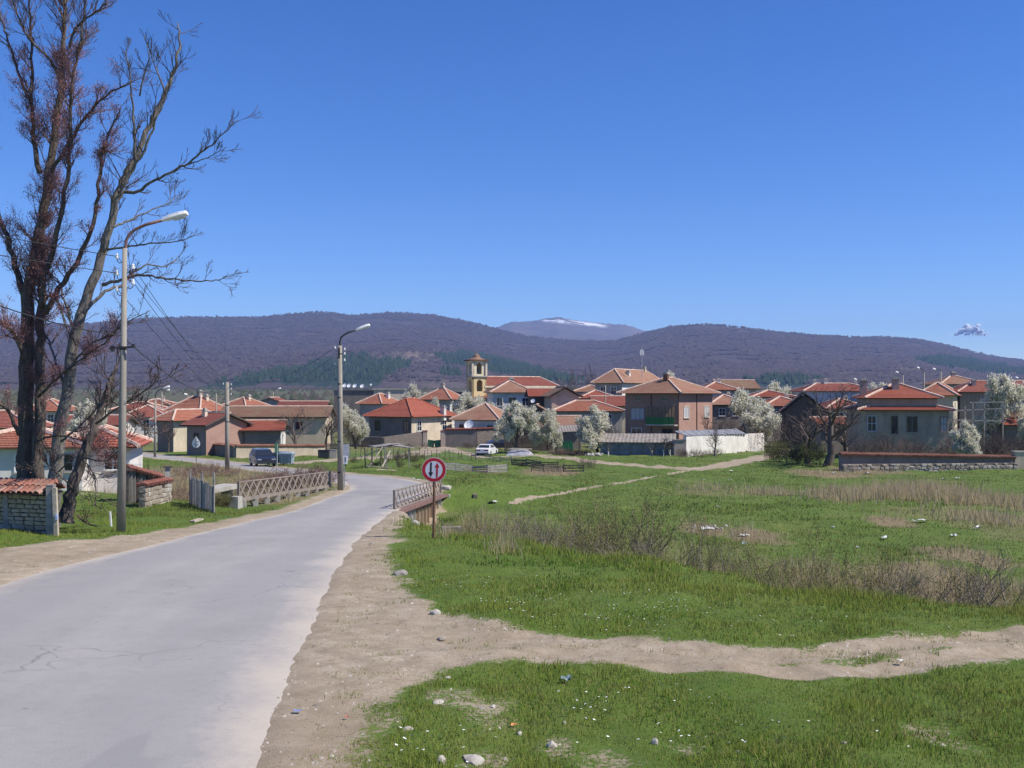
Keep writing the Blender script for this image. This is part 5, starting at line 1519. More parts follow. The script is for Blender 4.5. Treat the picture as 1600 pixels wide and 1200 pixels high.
m = MB(); p = at(865, 130.8); m.box(p + UPV * .9, (.2, .2, 2.0)); m.build("gate_post", MAT['cream_paint'], g2)
sr_ = thing("canopy", "corrugated sheet canopy over the dark green gate", "canopy", at(885, 136))
m = MB(); a, b = W(852, 676, 134), W(908, 674, 134); n = 26
vs = []; fs = []
for i in range(n + 1):
    p = a.lerp(b, i / n); dz = .05 * (i % 2); vs += [p + UPV * dz, p + Vector((0, 4.5, .75 + dz))]
for i in range(n): fs.append((2 * i, 2 * i + 2, 2 * i + 3, 2 * i + 1))
m.add(vs, fs); m.build("roof_sheet", MAT['asbestos'], sr_)
for u in (855, 880, 905):
    m = MB(); p = at(u, 134.5); m.bar(p - UPV * .1, Vector((p.x, p.y, (HV - 675.5) / F * 134.5)), .12); m.build("post", MAT['wood_dark'], sr_)
wf = thing("board_fence", "dark boarded yard fence behind the two white blossom trees", "fence", at(828, 133.5))
for i in range(34):
    u = 789 + i * 2.3; p = at(u, 133.5); m = MB(); m.box(p + UPV * (.95 + rng.uniform(-.05, .05)), (.175, .03, 2.2)); m.build("board", MAT['wood_dark'], wf)
m = MB(); m.bar(at(788, 133.6) + UPV * 1.5, at(866, 133.6) + UPV * 1.5, .06); m.build("rail", MAT['wood_dark'], wf)

gs = thing("lean_to_shed", "long grey lean-to shed in front of the brick house", "shed", at(1005, 121))
a, b = at(938, 122), at(1052, 120.5)
zt1 = (HV - 691) / F * 121
m = MB(); d = (b - a); d.z = 0; d.normalize(); nn = Vector((-d.y, d.x, 0))
A, B = Vector((a.x, a.y, 0)), Vector((b.x, b.y, 0)); A2, B2 = A + nn * 4.5, B + nn * 4.5
zb_ = min(a.z, b.z) - .2
for p_, q_ in ((A, B), (B, B2), (B2, A2), (A2, A)): wall_quad(m, p_ + UPV * zb_, q_ + UPV * zb_, q_ + UPV * zt1, p_ + UPV * zt1)
m.build("wall", MAT['slate'], gs, fix=False)
m = MB(); n = 40; vs = []; fs = []
e0, e1 = A - nn * .5 - d * .4, B - nn * .5 + d * .3; t0_, t1_ = A2 + nn * .2 - d * .4, B2 + nn * .2 + d * .3
for i in range(n + 1):
    f = i / n; dz = .05 * (i % 2); vs += [e0.lerp(e1, f) + UPV * (zt1 - .02 + dz), t0_.lerp(t1_, f) + UPV * (zt1 + .85 + dz)]
for i in range(n): fs.append((2 * i, 2 * i + 2, 2 * i + 3, 2 * i + 1))
m.add(vs, fs); m.build("roof_sheet", MAT['asbestos'], gs)
for i in range(6):
    p = A.lerp(B, (i + .5) / 6); m = MB(); m.bar(p - nn * .04 + UPV * (zb_ + .2), p - nn * .04 + UPV * zt1, .1, .06, up=d); m.build("pier", MAT['concrete_dark'], gs)
bp = thing("brick_pier", "dark brick end pier beside the white wall", "wall", at(1061, 119))
p = at(1061, 119); m = MB(); m.box(p + UPV * .85, (1.3, .6, 2.1), .05); m.build("pier", MAT['brick'], bp)
m = MB(); m.box(p + UPV * 1.95, (1.5, .8, .1), .05); m.build("cap", MAT['concrete_dark'], bp)
ww = wall_run("white_wall", "whitewashed yard wall with dark slab coping in front of the brick house", [at(1070, 119), at(1130, 127), at(1192, 136)], [(HV - 681) / F * 119, (HV - 680) / F * 127, (HV - 676.5) / F * 136], .4, 'white', None)
for i in range(22):
    f = i / 22
    u = 1066 + 96 * f; Yq = 119 + 12.5 * f; p = at(u, Yq); zt_ = (HV - (680.5 - 3.5 * f)) / F * Yq
    m = MB(); m.box(Vector((p.x, p.y + .5, zt_ + .22)), (.62, 1.7, .08), .9, M=Matrix.Rotation(.9, 3, 'Z') @ Matrix.Rotation(.35 + rng.uniform(-.06, .06), 3, 'X')); m.build("coping_slab", MAT['slate'], ww)

# long garden wall on the right
ra, rb_ = at(1312, 88.5), at(1583, 90.5)
zr1, zr2 = (HV - 710.5) / F * 88.5, (HV - 715.5) / F * 90.5
rgw = wall_run("garden_wall", "long dark garden wall with orange coping and rubble foot at right", [ra, rb_], [zr1, zr2], .4, 'darkplaster', None)  # dark plaster that also has the coping's shadow in its colour
cap_tiles(rgw, ra, rb_, (zr1 + .03, zr2 + .03), .45, .25, 'tile_orange', tw=.22)
dd = Vector((rb_.x - ra.x, rb_.y - ra.y, 0)).normalized(); nn2 = Vector((dd.y, -dd.x, 0))
stone_courses(rgw, ra + nn2 * .42, rb_ + nn2 * .42, -7.0, -6.0, .24, .42, depth=.6, ragged=.4)
rp = thing("wall_end_pier", "cream end pier closing the long right garden wall", "wall", at(1592, 90.5))
m = MB(); p = at(1592, 90.5); m.box(p + UPV * .65, (.95, .6, 1.7), -.02); m.build("pier", MAT['tan'], rp)
m = MB(); m.box(p + UPV * 1.55, (1.1, .75, .1), -.02); m.build("cap", MAT['concrete'], rp)

# near mudbrick wall on the left
MAT['mudbrick'] = plaster("sun_dried_mudbrick", (0.44, 0.375, 0.27), (0.33, 0.27, 0.19), .2)
MAT['mudbrick2'] = plaster("pale_mudbrick", (0.50, 0.435, 0.33), (0.38, 0.32, 0.24), .2)
MAT['mud'] = plaster("mud_mortar", (0.24, 0.19, 0.135), (0.16, 0.125, 0.09), .2)
BRK = [boxstone_mesh(100 + i, 'mudbrick' if i % 3 else 'mudbrick2') for i in range(8)]
mw = thing("mudbrick_wall", "near mudbrick wall with clay tile coping at the left edge", "wall", W(45, 828, 28.8))
wa, wb = W(-62, 828, 29.6), W(82, 824, 28.6)
zb0 = min(gz(wa.x, wa.y), gz(wb.x, wb.y))
stone_courses(mw, wa, wb, zb0 - .05, zb0 + .28, .15, .3, name="stone", depth=.42, fill='mud')
stone_courses(mw, wa + UPV * 0, wb, zb0 + .26, (HV - 772) / F * 28.9, .118, .3, name="mudbrick", depth=.4, fill='mud', meshes=BRK)
dW = Vector((wb.x - wa.x, wb.y - wa.y, 0)); LW = dW.length; dW.normalize(); nW = Vector((dW.y, -dW.x, 0))
m = MB(); zt_ = (HV - 771) / F * 28.9
m.bar(Vector((wa.x, wa.y, zt_)) - nW * .0, Vector((wb.x, wb.y, zt_ + .05)), .85, .05); m.build("coping_boards", MAT['wood_dark'], mw)
bmt = bmesh.new()
bmesh.ops.create_cone(bmt, segments=12, radius1=.105, radius2=.085, depth=.48, cap_ends=False)
for v in list(bmt.verts):
    if v.co.y < -0.02: v.co.y = v.co.y * .2
bmt_me = bpy.data.meshes.new("coping_tile"); bmesh.ops.solidify(bmt, geom=bmt.faces[:], thickness=.015); bmt.to_mesh(bmt_me); bmt.free()
TL = []
for mn in ('tile_brown', 'tile_old', 'tile_orange'):
    me = bmt_me.copy(); me.materials.append(simple("coping_" + mn, {'tile_brown': (.21, .115, .085), 'tile_old': (.29, .175, .135), 'tile_orange': (.25, .11, .08)}[mn], .35, 7)); TL.append(me)
NT_ = int(LW / .19)
for i in range(NT_):
    s = LW * (i + .6) / NT_
    c = Vector((wa.x, wa.y, 0)) + dW * s
    for row, (off, dz, tilt) in enumerate(((.30, .10, .42), (-.02, .24, .36), (-.3, .19, -.45))):
        p = c + nW * off + UPV * (zt_ + dz + .05 * i / NT_ + rng.uniform(-.012, .012))
        ax_y = nW * math.cos(tilt) - UPV * math.sin(tilt)       # tile axis pointing down the slope
        zax = -ax_y; xax = dW; yax = zax.cross(xax)
        Mx = Matrix((xax, yax, zax)).transposed().to_4x4() @ Matrix.Rotation(math.pi if yax.z < 0 else 0, 4, 'Z') @ Matrix.Rotation(rng.uniform(-.09, .09), 4, 'Z')
        o = bpy.data.objects.new("coping_tile", rng.choice(TL)); COL.objects.link(o); o.parent = mw
        o.location = p - parent_world(mw); o.rotation_euler = Mx.to_euler()
for u, v0, v1, w_, mt, Yp in ((11, 768, 832, .13, 'wood_grey', 28.85), (80.5, 758, 823, .2, 'wood_grey', 28.3)):
    pt = thing("wooden_post" if w_ < .15 else "square_post", "leaning grey wooden post in front of the mudbrick wall" if w_ < .15 else "square weathered post at the end of the mudbrick wall", "post", at(u, Yp))
    m = MB(); a = at(u, Yp) - UPV * .1; m.bar(a, W(u - (1.5 if w_ < .15 else 1), v0, Yp), w_, w_ * .9, up=(0, 1, 0)); m.build("shaft", MAT[mt], pt)
    m = MB(); t_ = W(u - (1.5 if w_ < .15 else 1), v0, Yp); m.box(t_, (w_ * 1.04, w_ * .96, .04)); m.build("top", MAT[mt], pt)
pt = thing("painted_post", "pale post with blue stain leaning on the wall end", "post", at(88.5, 28.2))
m = MB(); a = at(88.5, 28.2) - UPV * .1; m.bar(a, W(85.5, 762, 28.2), .11, .1, up=(0, 1, 0)); m.build("shaft", MAT['wood_pale'], pt)
m = MB(); m.bar(W(88.6, 812, 28.13), W(88.2, 803, 28.13), .06, .1, up=(0, 1, 0)); m.build("blue_stain", simple("blue_wash", (.3, .36, .5), .3, 8), pt)
pt = thing("marker_stake", "short white stake in the grass left of the lamp post", "stake", at(174, 30))
m = MB(); a = at(174, 30) - UPV * .05; m.bar(a, W(172, 800, 30), .045, .04, up=(0, 1, 0)); m.build("shaft", MAT['white_paint'], pt)
m = MB(); m.box(W(172, 800, 30), (.05, .045, .03)); m.build("tip", MAT['white_paint'], pt)
fb = thing("fallen_board", "pale board lying in the verge right of the near lamp post", "board", at(306, 33))
m = MB(); a, b = at(300, 33.2), at(314, 33.6); m.bar(a + UPV * .06, b + UPV * .12, .22, .05); m.build("board", MAT['wood_pale'], fb)
m = MB(); m.bar(a + UPV * .09 + Vector((.05, 0, 0)), a + UPV * .09 + Vector((.1, .2, .01)), .05, .03); m.build("batten", MAT['wood_grey'], fb)

# garden outbuildings behind the lamp post
ow = thing("yard_wall", "old plank yard wall with sagging tile coping right of the lamp post", "wall", at(225, 50))
a, b = at(196, 49), at(252, 52)
za, zb2 = (HV - 732) / F * 49, (HV - 747) / F * 52
for i in range(11):
    f = (i + .5) / 11; p = a.lerp(b, f); zt_ = za + (zb2 - za) * f; g0 = gz(p.x, p.y) - .1
    m = MB(); m.box(Vector((p.x, p.y, (g0 + zt_) / 2)), (.155, .05, zt_ - g0), .9 * 0 + .1); m.build("plank", MAT['concrete_dark' if i % 3 else 'wood_dark'], ow)
cap_tiles(ow, a, b, (za, zb2), .2, .2, 'tile_red', tw=.18, rise=.2)
sw_ = thing("rubble_wall", "tumbled rubble wall with red tile coping left of the grey fence", "wall", at(242, 47.5))
a, b = at(222, 46), at(263, 49)
stone_courses(sw_, a, b, gz(a.x, a.y) - .1, (HV - 760) / F * 47, .2, .3, ragged=.2)
cap_tiles(sw_, a, b, ((HV - 758) / F * 46, (HV - 750) / F * 49), .3, .12, 'tile_red', tw=.18, rise=.1)
gp2 = thing("gate_post", "grey concrete post at the end of the rubble wall", "post", at(262, 49.5))
m = MB(); p = at(262, 49.5); zt_ = (HV - 731) / F * 49.5; m.box(Vector((p.x, p.y, (p.z + zt_) / 2)), (.24, .24, zt_ - p.z + .1), .3); m.build("shaft", MAT['concrete'], gp2)
m = MB(); m.box(Vector((p.x, p.y, zt_ + .05)), (.45, .4, .08), .3); m.build("cap", MAT['wood_dark'], gp2)
pf = thing("plank_fence", "grey vertical plank fence running back from the road verge", "fence", at(316, 44))
a, b = at(334, 40.5), at(297, 48)
for i in range(22):
    f = i / 21; p = a.lerp(b, f); p.z = gz(p.x, p.y); hh = 1.15 + .25 * f + rng.uniform(-.08, .08)
    m = MB(); m.box(p + UPV * (hh / 2 - .05), (.025, .30, hh), math.atan2(b.y - a.y, b.x - a.x) + math.pi / 2 + rng.uniform(-.05, .05)); m.build("plank", MAT['wood_grey'], pf)
for f in (0, .45, 1.0):
    p = a.lerp(b, f); p.z = gz(p.x, p.y); m = MB(); m.bar(p - UPV * .1, p + UPV * 1.65, .07, .07); m.build("post", MAT['wood_grey'], pf)
csl = thing("concrete_slab", "tilted concrete slab behind the grey plank fence", "slab", at(338, 49))
m = MB(); a, b = W(316, 768, 48), W(362, 759, 50); m.bar(a, b, 1.0, .2); m.build("slab", MAT['concrete'], csl)
for f in (.12, .85):
    p = a.lerp(b, f); g0 = gz(p.x, p.y) - .2; m = MB(); m.box(Vector((p.x, p.y, (g0 + p.z - .1) / 2)), (.4, .8, p.z - .1 - g0)); m.build("support", MAT['concrete_dark'], csl)

# ------------------------------------------------------------------ meadow fences and frames
def rail_fence(label, pts_uY, h, nslat, slat_w, mat, group="rail fences in the meadow", jitter=.06, postw=.09):
    P_ = [at(u, Y) for u, Y in pts_uY]
    c = sum(P_, Vector()) / len(P_)
    root = thing("rail_fence", label, "fence", c, group)
    for i, p in enumerate(P_):
        m = MB(); m.bar(p - UPV * .15, p + Vector((rng.uniform(-jitter, jitter), 0, h * rng.uniform(1.0, 1.25))), postw, postw); m.build("post", MAT[mat], root)
    for i in range(len(P_) - 1):
        for k in range(nslat):
            zz = h * (k + .6) / nslat
            m = MB(); m.bar(P_[i] + UPV * (zz + rng.uniform(-jitter, jitter)), P_[i + 1] + UPV * (zz + rng.uniform(-jitter, jitter)), .04, slat_w * rng.uniform(.7, 1.1)); m.build("slat", MAT[mat], root)
rail_fence("grey plank fence right of the round traffic sign", [(690, 86), (712, 86.5), (738, 87), (762, 86.5), (792, 88)], .62, 4, .12, 'wood_grey')
rail_fence("dark plank fence leaning beyond the grey one", [(800, 97), (822, 95), (845, 93), (872, 90)], .7, 4, .1, 'wood_dark')
rail_fence("short brown fence piece left of the willow bush", [(830, 86), (850, 86), (880, 88), (912, 87)], .6, 3, .1, 'wood_dark')
rail_fence("low pale rails in front of the white sedan", [(742, 108), (764, 108), (782, 104), (800, 103)], .5, 2, .09, 'wood_grey')
sf = thing("stake_fence", "row of thin stakes and wire along the near garden plots", "fence", at(640, 106))
for i in range(30):
    u = 548 + i * 6.7 + rng.uniform(-1.5, 1.5); p = at(u, 108 + rng.uniform(-2, 2)); h = rng.uniform(.8, 1.5)
    m = MB(); m.bar(p - UPV * .1, p + Vector((rng.uniform(-.12, .12), 0, h)), .06, .05); m.build("stake", MAT['wood_dark' if i % 3 else 'wood_grey'], sf)
for k in range(3):
    m = MB(); m.bar(at(548, 108) + UPV * (.35 + .33 * k), at(742, 108) + UPV * (.35 + .33 * k), .035, .03); m.build("wire", MAT['wood_grey'], sf)
fr = thing("pole_frame", "rickety pole shelter with sagging board roof beside the road bend", "shelter", at(610, 86))
for u, Y, vt in ((571, 86, 700), (582, 84, 700), (594, 88, 697), (604, 84, 703), (622, 86, 704), (640, 88, 702), (601, 92, 696)):
    p = at(u, Y); m = MB(); m.bar(p - UPV * .1, W(u + rng.uniform(-2, 2), vt, Y), .09, .08); m.build("pole", MAT['wood_grey' if rng.random() < .6 else 'wood_dark'], fr)
for (a, b) in ((W(579, 697, 84), W(622, 693, 90)), (W(581, 699, 86), W(628, 695, 91)), (W(600, 694, 90), W(640, 699, 86)), (W(604, 693, 90), W(645, 700, 88))):
    m = MB(); m.bar(a, b, .5, .05); m.build("roof_board", MAT['wood_grey'], fr)
for (a, b) in ((at(576, 84) + UPV * .2, W(598, 698, 85)), (at(596, 83) + UPV * .05, W(610, 704, 85)), (W(561, 716, 86), W(600, 700, 87)), (at(573, 83) + UPV * .25, at(612, 83) + UPV * .2)):
    m = MB(); m.bar(a, b, .09, .07); m.build("brace", MAT['wood_pale'], fr)
pgl = thing("pergola", "grey timber pergola behind the small blossom tree at right", "pergola", at(1535, 116))
for i, u in enumerate((1489, 1508, 1520, 1538, 1567)):
    p = at(u, 116); m = MB(); m.bar(p - UPV * .1, W(u, 629 if i > 1 else 634, 116), .13, .12); m.build("post", MAT['wood_grey'], pgl)
for v0, v1 in ((642, 638), (656, 658), (629, 628)):
    m = MB(); m.bar(W(1484 if v0 > 630 else 1515, v0, 116), W(1572, v1, 116), .12, .13); m.build("beam", MAT['wood_grey'], pgl)

# ------------------------------------------------------------------ dishes, antenna
def dish(label, P_, r, az, el, mat='white_paint', foot=None, group="satellite dishes"):
    foot = foot or (P_ - UPV * (r * 1.6))
    root = thing("satellite_dish", label, "satellite dish", foot, group)
    D = Vector((math.sin(az) * math.cos(el), math.cos(az) * math.cos(el), math.sin(el)))
    s = D.cross(UPV).normalized(); t_ = s.cross(D)
    m = MB(); n = 20; rings = [(0, 0), (.35, .03), (.7, .1), (1.0, .2)]
    vs = [P_]; fs = []
    for fr_, dp in rings[1:]:
        for k in range(n):
            a = 2 * math.pi * k / n; vs.append(P_ + (s * math.cos(a) + t_ * math.sin(a)) * (r * fr_) + D * (dp * r))
    for k in range(n): fs.append((0, 1 + k, 1 + (k + 1) % n))
    for j in range(2):
        for k in range(n): fs.append((1 + j * n + k, 1 + (j + 1) * n + k, 1 + (j + 1) * n + (k + 1) % n, 1 + j * n + (k + 1) % n))
    m.add(vs, fs); m.build("reflector", MAT[mat], root, smooth=True)
    m = MB(); m.tube([foot, P_ - D * .08 * r], max(.025, r * .05), 6); m.build("mast", MAT['steel'], root)
    m = MB(); m.tube([P_ - t_ * r * .9 + D * .15 * r, P_ + D * r * .95], max(.012, r * .03), 5); m.box(P_ + D * r * .95, (r * .16,) * 3); m.build("feed_arm", MAT['steel'], root)
big = W(733, 664, 152.2)
dish("large white satellite dish in front of the pale blue-shaded house", big, .78, math.radians(205), math.radians(32), foot=at(735, 152))
house("long_block", "dark long building edge carrying the row of white dishes", 214, 588, 610, 522, None, -2, rise=.3, roof='flat', wall='darkplaster', tile='slate', cat='building')
for i, u in enumerate((538.5, 545.5, 554.5, 566)):
    dish(["leftmost of four white dishes in the roof row", "second of four white dishes in the roof row", "third of four white dishes in the roof row", "rightmost of four white dishes in the roof row"][i], W(u, 602.5 + i * .3, 212), .47, math.radians(200), math.radians(35), foot=W(u, 610, 214.5))
dish("small single dish right of the dish row", W(580, 601, 212), .26, math.radians(200), math.radians(30), foot=W(581, 610, 214.5))
dish("small dish on the white house below the church", W(718, 634, 187), .3, math.radians(190), math.radians(30), foot=W(718.5, 639, 188))
dish("white dish on the dark store right of the church-side house", W(833, 626.5, 172), .4, math.radians(205), math.radians(30), foot=W(833.5, 633, 173))
an = thing("antenna_mast", "slim mobile antenna mast rising above the large hip roof", "antenna", W(1003, 583, 199))
m = MB(); m.tube([W(1003, 590, 199), W(1003, 540, 199)], [.07, .05], 6); m.build("mast", MAT['steel'], an)
for k, (du, dv) in enumerate(((-2.2, 551), (0, 550), (2.2, 551))):
    m = MB(); m.box(W(1003 + du, dv, 199 - .3), (.2, .12, 1.1)); m.build("antenna_panel", MAT['white_paint'], an)
m = MB(); m.bar(W(1000, 551, 199), W(1006, 551, 199), .06); m.box(W(1003, 541, 199), (.25, .25, .3)); m.build("bracket", MAT['steel'], an)

# ------------------------------------------------------------------ cars
def car_paint(name, c):
    t = NT(name); t.b.inputs["Coat Weight"].default_value = .6; t.b.inputs["Coat Roughness"].default_value = .08
    return t.done(c, .35)
MAT['car_dark'] = car_paint("dark_blue_grey_car_paint", (0.018, 0.021, 0.034))
MAT['car_white'] = car_paint("white_car_paint", (0.68, 0.68, 0.68))
MAT['car_glass'] = MAT['glass']
MAT['tyre'] = simple("tyre_rubber", (0.02, 0.02, 0.021), .2, 5, rough=.8, bump=.1)
MAT['chrome'] = simple("bright_metal", (.6, .6, .62), .1, 3, rough=.25, bump=0, metal=.9)
MAT['tail_red'] = simple("tail_lamp_red", (.35, .01, .01), .1, 3, rough=.2, bump=0)
def make_car(name, label, pos, heading, paint, side, roofl, width, glasspanes, wheels, wr, details):
    """side : body outline [(x, z)] below the belt, roofl : cabin outline above the belt ; x forward"""
    root = thing(name, label, "car", pos)
    h = Vector((heading[0], heading[1], 0)).normalized(); l = Vector((-h.y, h.x, 0))
    pz = pos.z
    def Lp(x, y, z): return Vector((pos.x, pos.y, 0)) + h * x + l * y + UPV * (pz + z)
    # body : rings across the width, narrowing towards the sides
    m = MB(); n = len(side)
    secs = [(-1, .93, .0), (-.93, 1.0, 0), (.93, 1.0, 0), (1, .93, 0)]
    cx = sum(x for x, z in side) / n; czm = sum(z for x, z in side) / n
    vs = []
    for sy, k, _ in secs:
        for x, z in side: vs.append(Lp(cx + (x - cx) * (k if abs(sy) == 1 else 1), sy * width / 2, czm + (z - czm) * (k if abs(sy) == 1 and z > .4 else 1)))
    fs = []
    for r in range(3):
        for i in range(n):
            j = (i + 1) % n; fs.append((r * n + i, r * n + j, (r + 1) * n + j, (r + 1) * n + i))
    fs.append(tuple(range(n))); fs.append(tuple(3 * n + i for i in range(n)))
    m.add(vs, fs); body = m.build("body", MAT[paint], root)
    # cabin
    m = MB(); k = len(roofl); vs = []
    zb_ = min(z for x, z in roofl); zt_ = max(z for x, z in roofl)
    def hwid(z): return width / 2 * (.95 - .2 * (z - zb_) / (zt_ - zb_))
    for sy in (-1, 1):
        for x, z in roofl: vs.append(Lp(x, sy * hwid(z), z))
    fs = [tuple(range(k)), tuple(2 * k - 1 - i for i in range(k))] + [(i, i + k, (i + 1) % k + k, (i + 1) % k) for i in range(k)]
    m.add(vs, fs); m.build("cabin", MAT[paint], root)
    for pane in glasspanes['side']:
        for sy in (-1, 1):
            m = MB(); m.add([Lp(x, sy * (hwid(z) + .012), z) for x, z in pane], [tuple(range(len(pane)))]); m.build("side_window", MAT['car_glass'], root, fix=False)
    for nm in ('front', 'rear'):
        (xa, za), (xb, zb2) = glasspanes[nm]; sg = 1 if nm == 'front' else -1
        m = MB(); m.add([Lp(xa + sg * .015, -hwid(za) * .92, za + .008), Lp(xa + sg * .015, hwid(za) * .92, za + .008), Lp(xb + sg * .015, hwid(zb2) * .9, zb2 + .008), Lp(xb + sg * .015, -hwid(zb2) * .9, zb2 + .008)], [(0, 1, 2, 3)])
        m.build("windscreen" if nm == 'front' else "rear_window", MAT['car_glass'], root, fix=False)
    for x in wheels:
        for sy in (-1, 1):
            m = MB(); m.cyl(Lp(x, sy * (width / 2 - .19), wr), Lp(x, sy * (width / 2 + .005), wr), wr, 18); wh = m.build("wheel", MAT['tyre'], root)
            m = MB(); m.cyl(Lp(x, sy * (width / 2 - .02), wr), Lp(x, sy * (width / 2 + .015), wr), wr * .6, 12); m.build("rim", MAT['chrome'], wh)
    for nm, mt, c, s in details:
        m = MB(); m.box(Lp(*c), s, math.atan2(h.y, h.x)); m.build(nm, MAT[mt], root)
    return root
hp = at(410, 90.5); hp.z = float(R_(90.5)) + .03
make_car("hatchback_car", "dark blue hatchback driving towards the camera on the far road", hp, (.415, -.91), 'car_dark',
         [(1.95, .3), (2.02, .5), (1.98, .68), (1.75, .82), (1.0, .96), (-1.85, 1.0), (-2.0, .85), (-2.02, .45), (-1.95, .28), (-1.6, .26), (-1.55, .45), (-1.35, .62), (-1.1, .62), (-.9, .45), (-.85, .24), (.95, .24), (1.0, .45), (1.2, .62), (1.4, .62), (1.6, .45), (1.65, .28)],
         [(1.15, .93), (.45, 1.38), (.2, 1.47), (-1.2, 1.5), (-1.6, 1.42), (-1.95, .98)], 1.74,
         dict(side=[[(.85, .99), (.38, 1.34), (-.3, 1.40), (-.3, 1.0)], [(-.4, 1.0), (-.4, 1.4), (-1.15, 1.41), (-1.55, 1.05)]], front=((1.08, .97), (.48, 1.36)), rear=((-1.93, 1.05), (-1.66, 1.38))),
         (1.3, -1.23), .3,
         [("headlight", 'chrome', (1.93, .62, .66), (.12, .34, .15)), ("headlight", 'chrome', (1.93, -.62, .66), (.12, .34, .15)), ("licence_plate", 'white_paint', (2.02, 0, .44), (.03, .5, .12)), ("grille", 'tyre', (1.99, 0, .62), (.05, .7, .1)), ("bumper", 'car_dark', (1.97, 0, .42), (.14, 1.66, .2)),
          ("mirror", 'car_dark', (.75, .93, 1.02), (.1, .16, .13)), ("mirror", 'car_dark', (.75, -.93, 1.02), (.1, .16, .13))])
wp = ground_at(761, 711.5, 90)
make_car("sedan_car", "white sedan parked on the grass seen from behind", wp, (.24, .97), 'car_white',
         [(2.1, .3), (2.18, .5), (2.1, .66), (1.2, .84), (.9, .92), (-1.3, .95), (-2.1, .92), (-2.2, .8), (-2.22, .45), (-2.1, .3), (-1.75, .28), (-1.7, .45), (-1.5, .62), (-1.25, .62), (-1.05, .45), (-1.0, .25), (1.0, .25), (1.05, .45), (1.25, .62), (1.45, .62), (1.65, .45), (1.7, .28)],
         [(.95, .9), (.25, 1.34), (0, 1.39), (-.85, 1.38), (-1.1, 1.32), (-1.7, .93)], 1.7,
         dict(side=[[(.65, .96), (.2, 1.28), (-.35, 1.32), (-.35, .97)], [(-.42, .97), (-.42, 1.32), (-.95, 1.3), (-1.3, .99)]], front=((.88, .95), (.3, 1.3)), rear=((-1.6, .99), (-1.12, 1.3))),
         (1.35, -1.38), .3,
         [("tail_light", 'tail_red', (-2.2, .6, .74), (.06, .38, .16)), ("tail_light", 'tail_red', (-2.2, -.6, .74), (.06, .38, .16)), ("licence_plate", 'white_paint', (-2.23, 0, .72), (.03, .5, .12)), ("bumper", 'white_paint', (-2.19, 0, .48), (.16, 1.66, .16)), ("boot_panel", 'tyre', (-2.205, 0, .74), (.03, .8, .17)), ("under_bumper", 'tyre', (-2.1, 0, .3), (.2, 1.5, .14))])
cv = thing("covered_car", "dark parked car in the shade behind the white sedan", "car", ground_at(784, 705, 90) + Vector((0, 3, 0)))
cp = ground_at(784, 705, 90) + Vector((0, 3, 0)); cp.z = gz(cp.x, cp.y)
bpy.data.objects.remove(cv)
make_car("parked_car", "dark blue parked car in the shade behind the white sedan", cp, (.95, .3), 'car_dark',
         [(2.0, .3), (2.1, .5), (2.0, .68), (1.2, .84), (.9, .92), (-1.3, .95), (-2.0, .92), (-2.1, .8), (-2.1, .45), (-2.0, .3), (-1.75, .28), (-1.7, .45), (-1.5, .62), (-1.25, .62), (-1.05, .45), (-1.0, .25), (1.0, .25), (1.05, .45), (1.25, .62), (1.45, .62), (1.65, .45), (1.7, .28)],
         [(.95, .9), (.25, 1.34), (0, 1.39), (-1.0, 1.38), (-1.25, 1.32), (-1.9, .93)], 1.7,
         dict(side=[[(.65, .96), (.2, 1.28), (-.35, 1.32), (-.35, .97)], [(-.42, .97), (-.42, 1.32), (-.95, 1.3), (-1.3, .99)]], front=((.88, .95), (.3, 1.3)), rear=((-1.8, .99), (-1.3, 1.3))), (1.3, -1.3), .3,
         [("tail_light", 'tail_red', (-2.1, .6, .74), (.06, .38, .16))])

# ------------------------------------------------------------------ dumpsters, container, piles
MAT['bin_blue'] = simple("faded_blue_grey_steel", (0.27, 0.33, 0.38), .2, 4, rough=.6, bump=.1)
MAT['bin_dark'] = simple("dark_slate_blue_steel", (0.13, 0.16, 0.23), .2, 4, rough=.6, bump=.1)
MAT['black_metal'] = simple("black_container_steel", (0.03, 0.034, 0.036), .3, 4, rough=.7, bump=.2)
def dumpster(label, p, rz, mt, wdt=1.25, hgt=1.05):
    root = thing("dumpster", label, "dumpster", p, "dumpsters by the road")
    cr, s_ = math.cos(rz), math.sin(rz)
    def Lq(x, y, z): return p + Vector((x * cr - y * s_, x * s_ + y * cr, z))
    m = MB(); w0, d0, w1, d1 = wdt * .42, .36, wdt * .5, .48
    vs = [Lq(-w0, -d0, .2), Lq(w0, -d0, .2), Lq(w0, d0, .2), Lq(-w0, d0, .2), Lq(-w1, -d1, hgt), Lq(w1, -d1, hgt), Lq(w1, d1, hgt), Lq(-w1, d1, hgt)]
    m.add(vs, [(0, 3, 2, 1), (4, 5, 6, 7), (0, 1, 5, 4), (1, 2, 6, 5), (2, 3, 7, 6), (3, 0, 4, 7)]); m.build("bin", MAT[mt], root)
    m = MB(); m.box(Lq(0, 0, hgt + .04), (wdt * 1.06, 1.0, .08), rz); m.box(Lq(0, .1, hgt + .12), (wdt * .98, .7, .1), rz, taper=.85); m.build("lid", MAT[mt], root)
    for sx in (-1, 1):
        m = MB(); m.box(Lq(sx * wdt * .56, -.1, hgt - .12), (.1, .25, .06), rz); m.build("handle", MAT['steel'], root)
        for sy in (-1, 1):
            m = MB(); q = Lq(sx * wdt * .36, sy * .3, .09); m.cyl(q - Vector((.03, 0, 0)), q + Vector((.03, 0, 0)), .09, 10); m.bar(q, q + UPV * .14, .04); m.build("castor", MAT['tyre'], root)
    for k in (-1, 0, 1):
        m = MB(); m.bar(Lq(k * wdt * .26, -.385, .3), Lq(k * wdt * .29, -.475, hgt - .08), .05, .03, up=(1, 0, 0)); m.build("rib", MAT[mt], root)
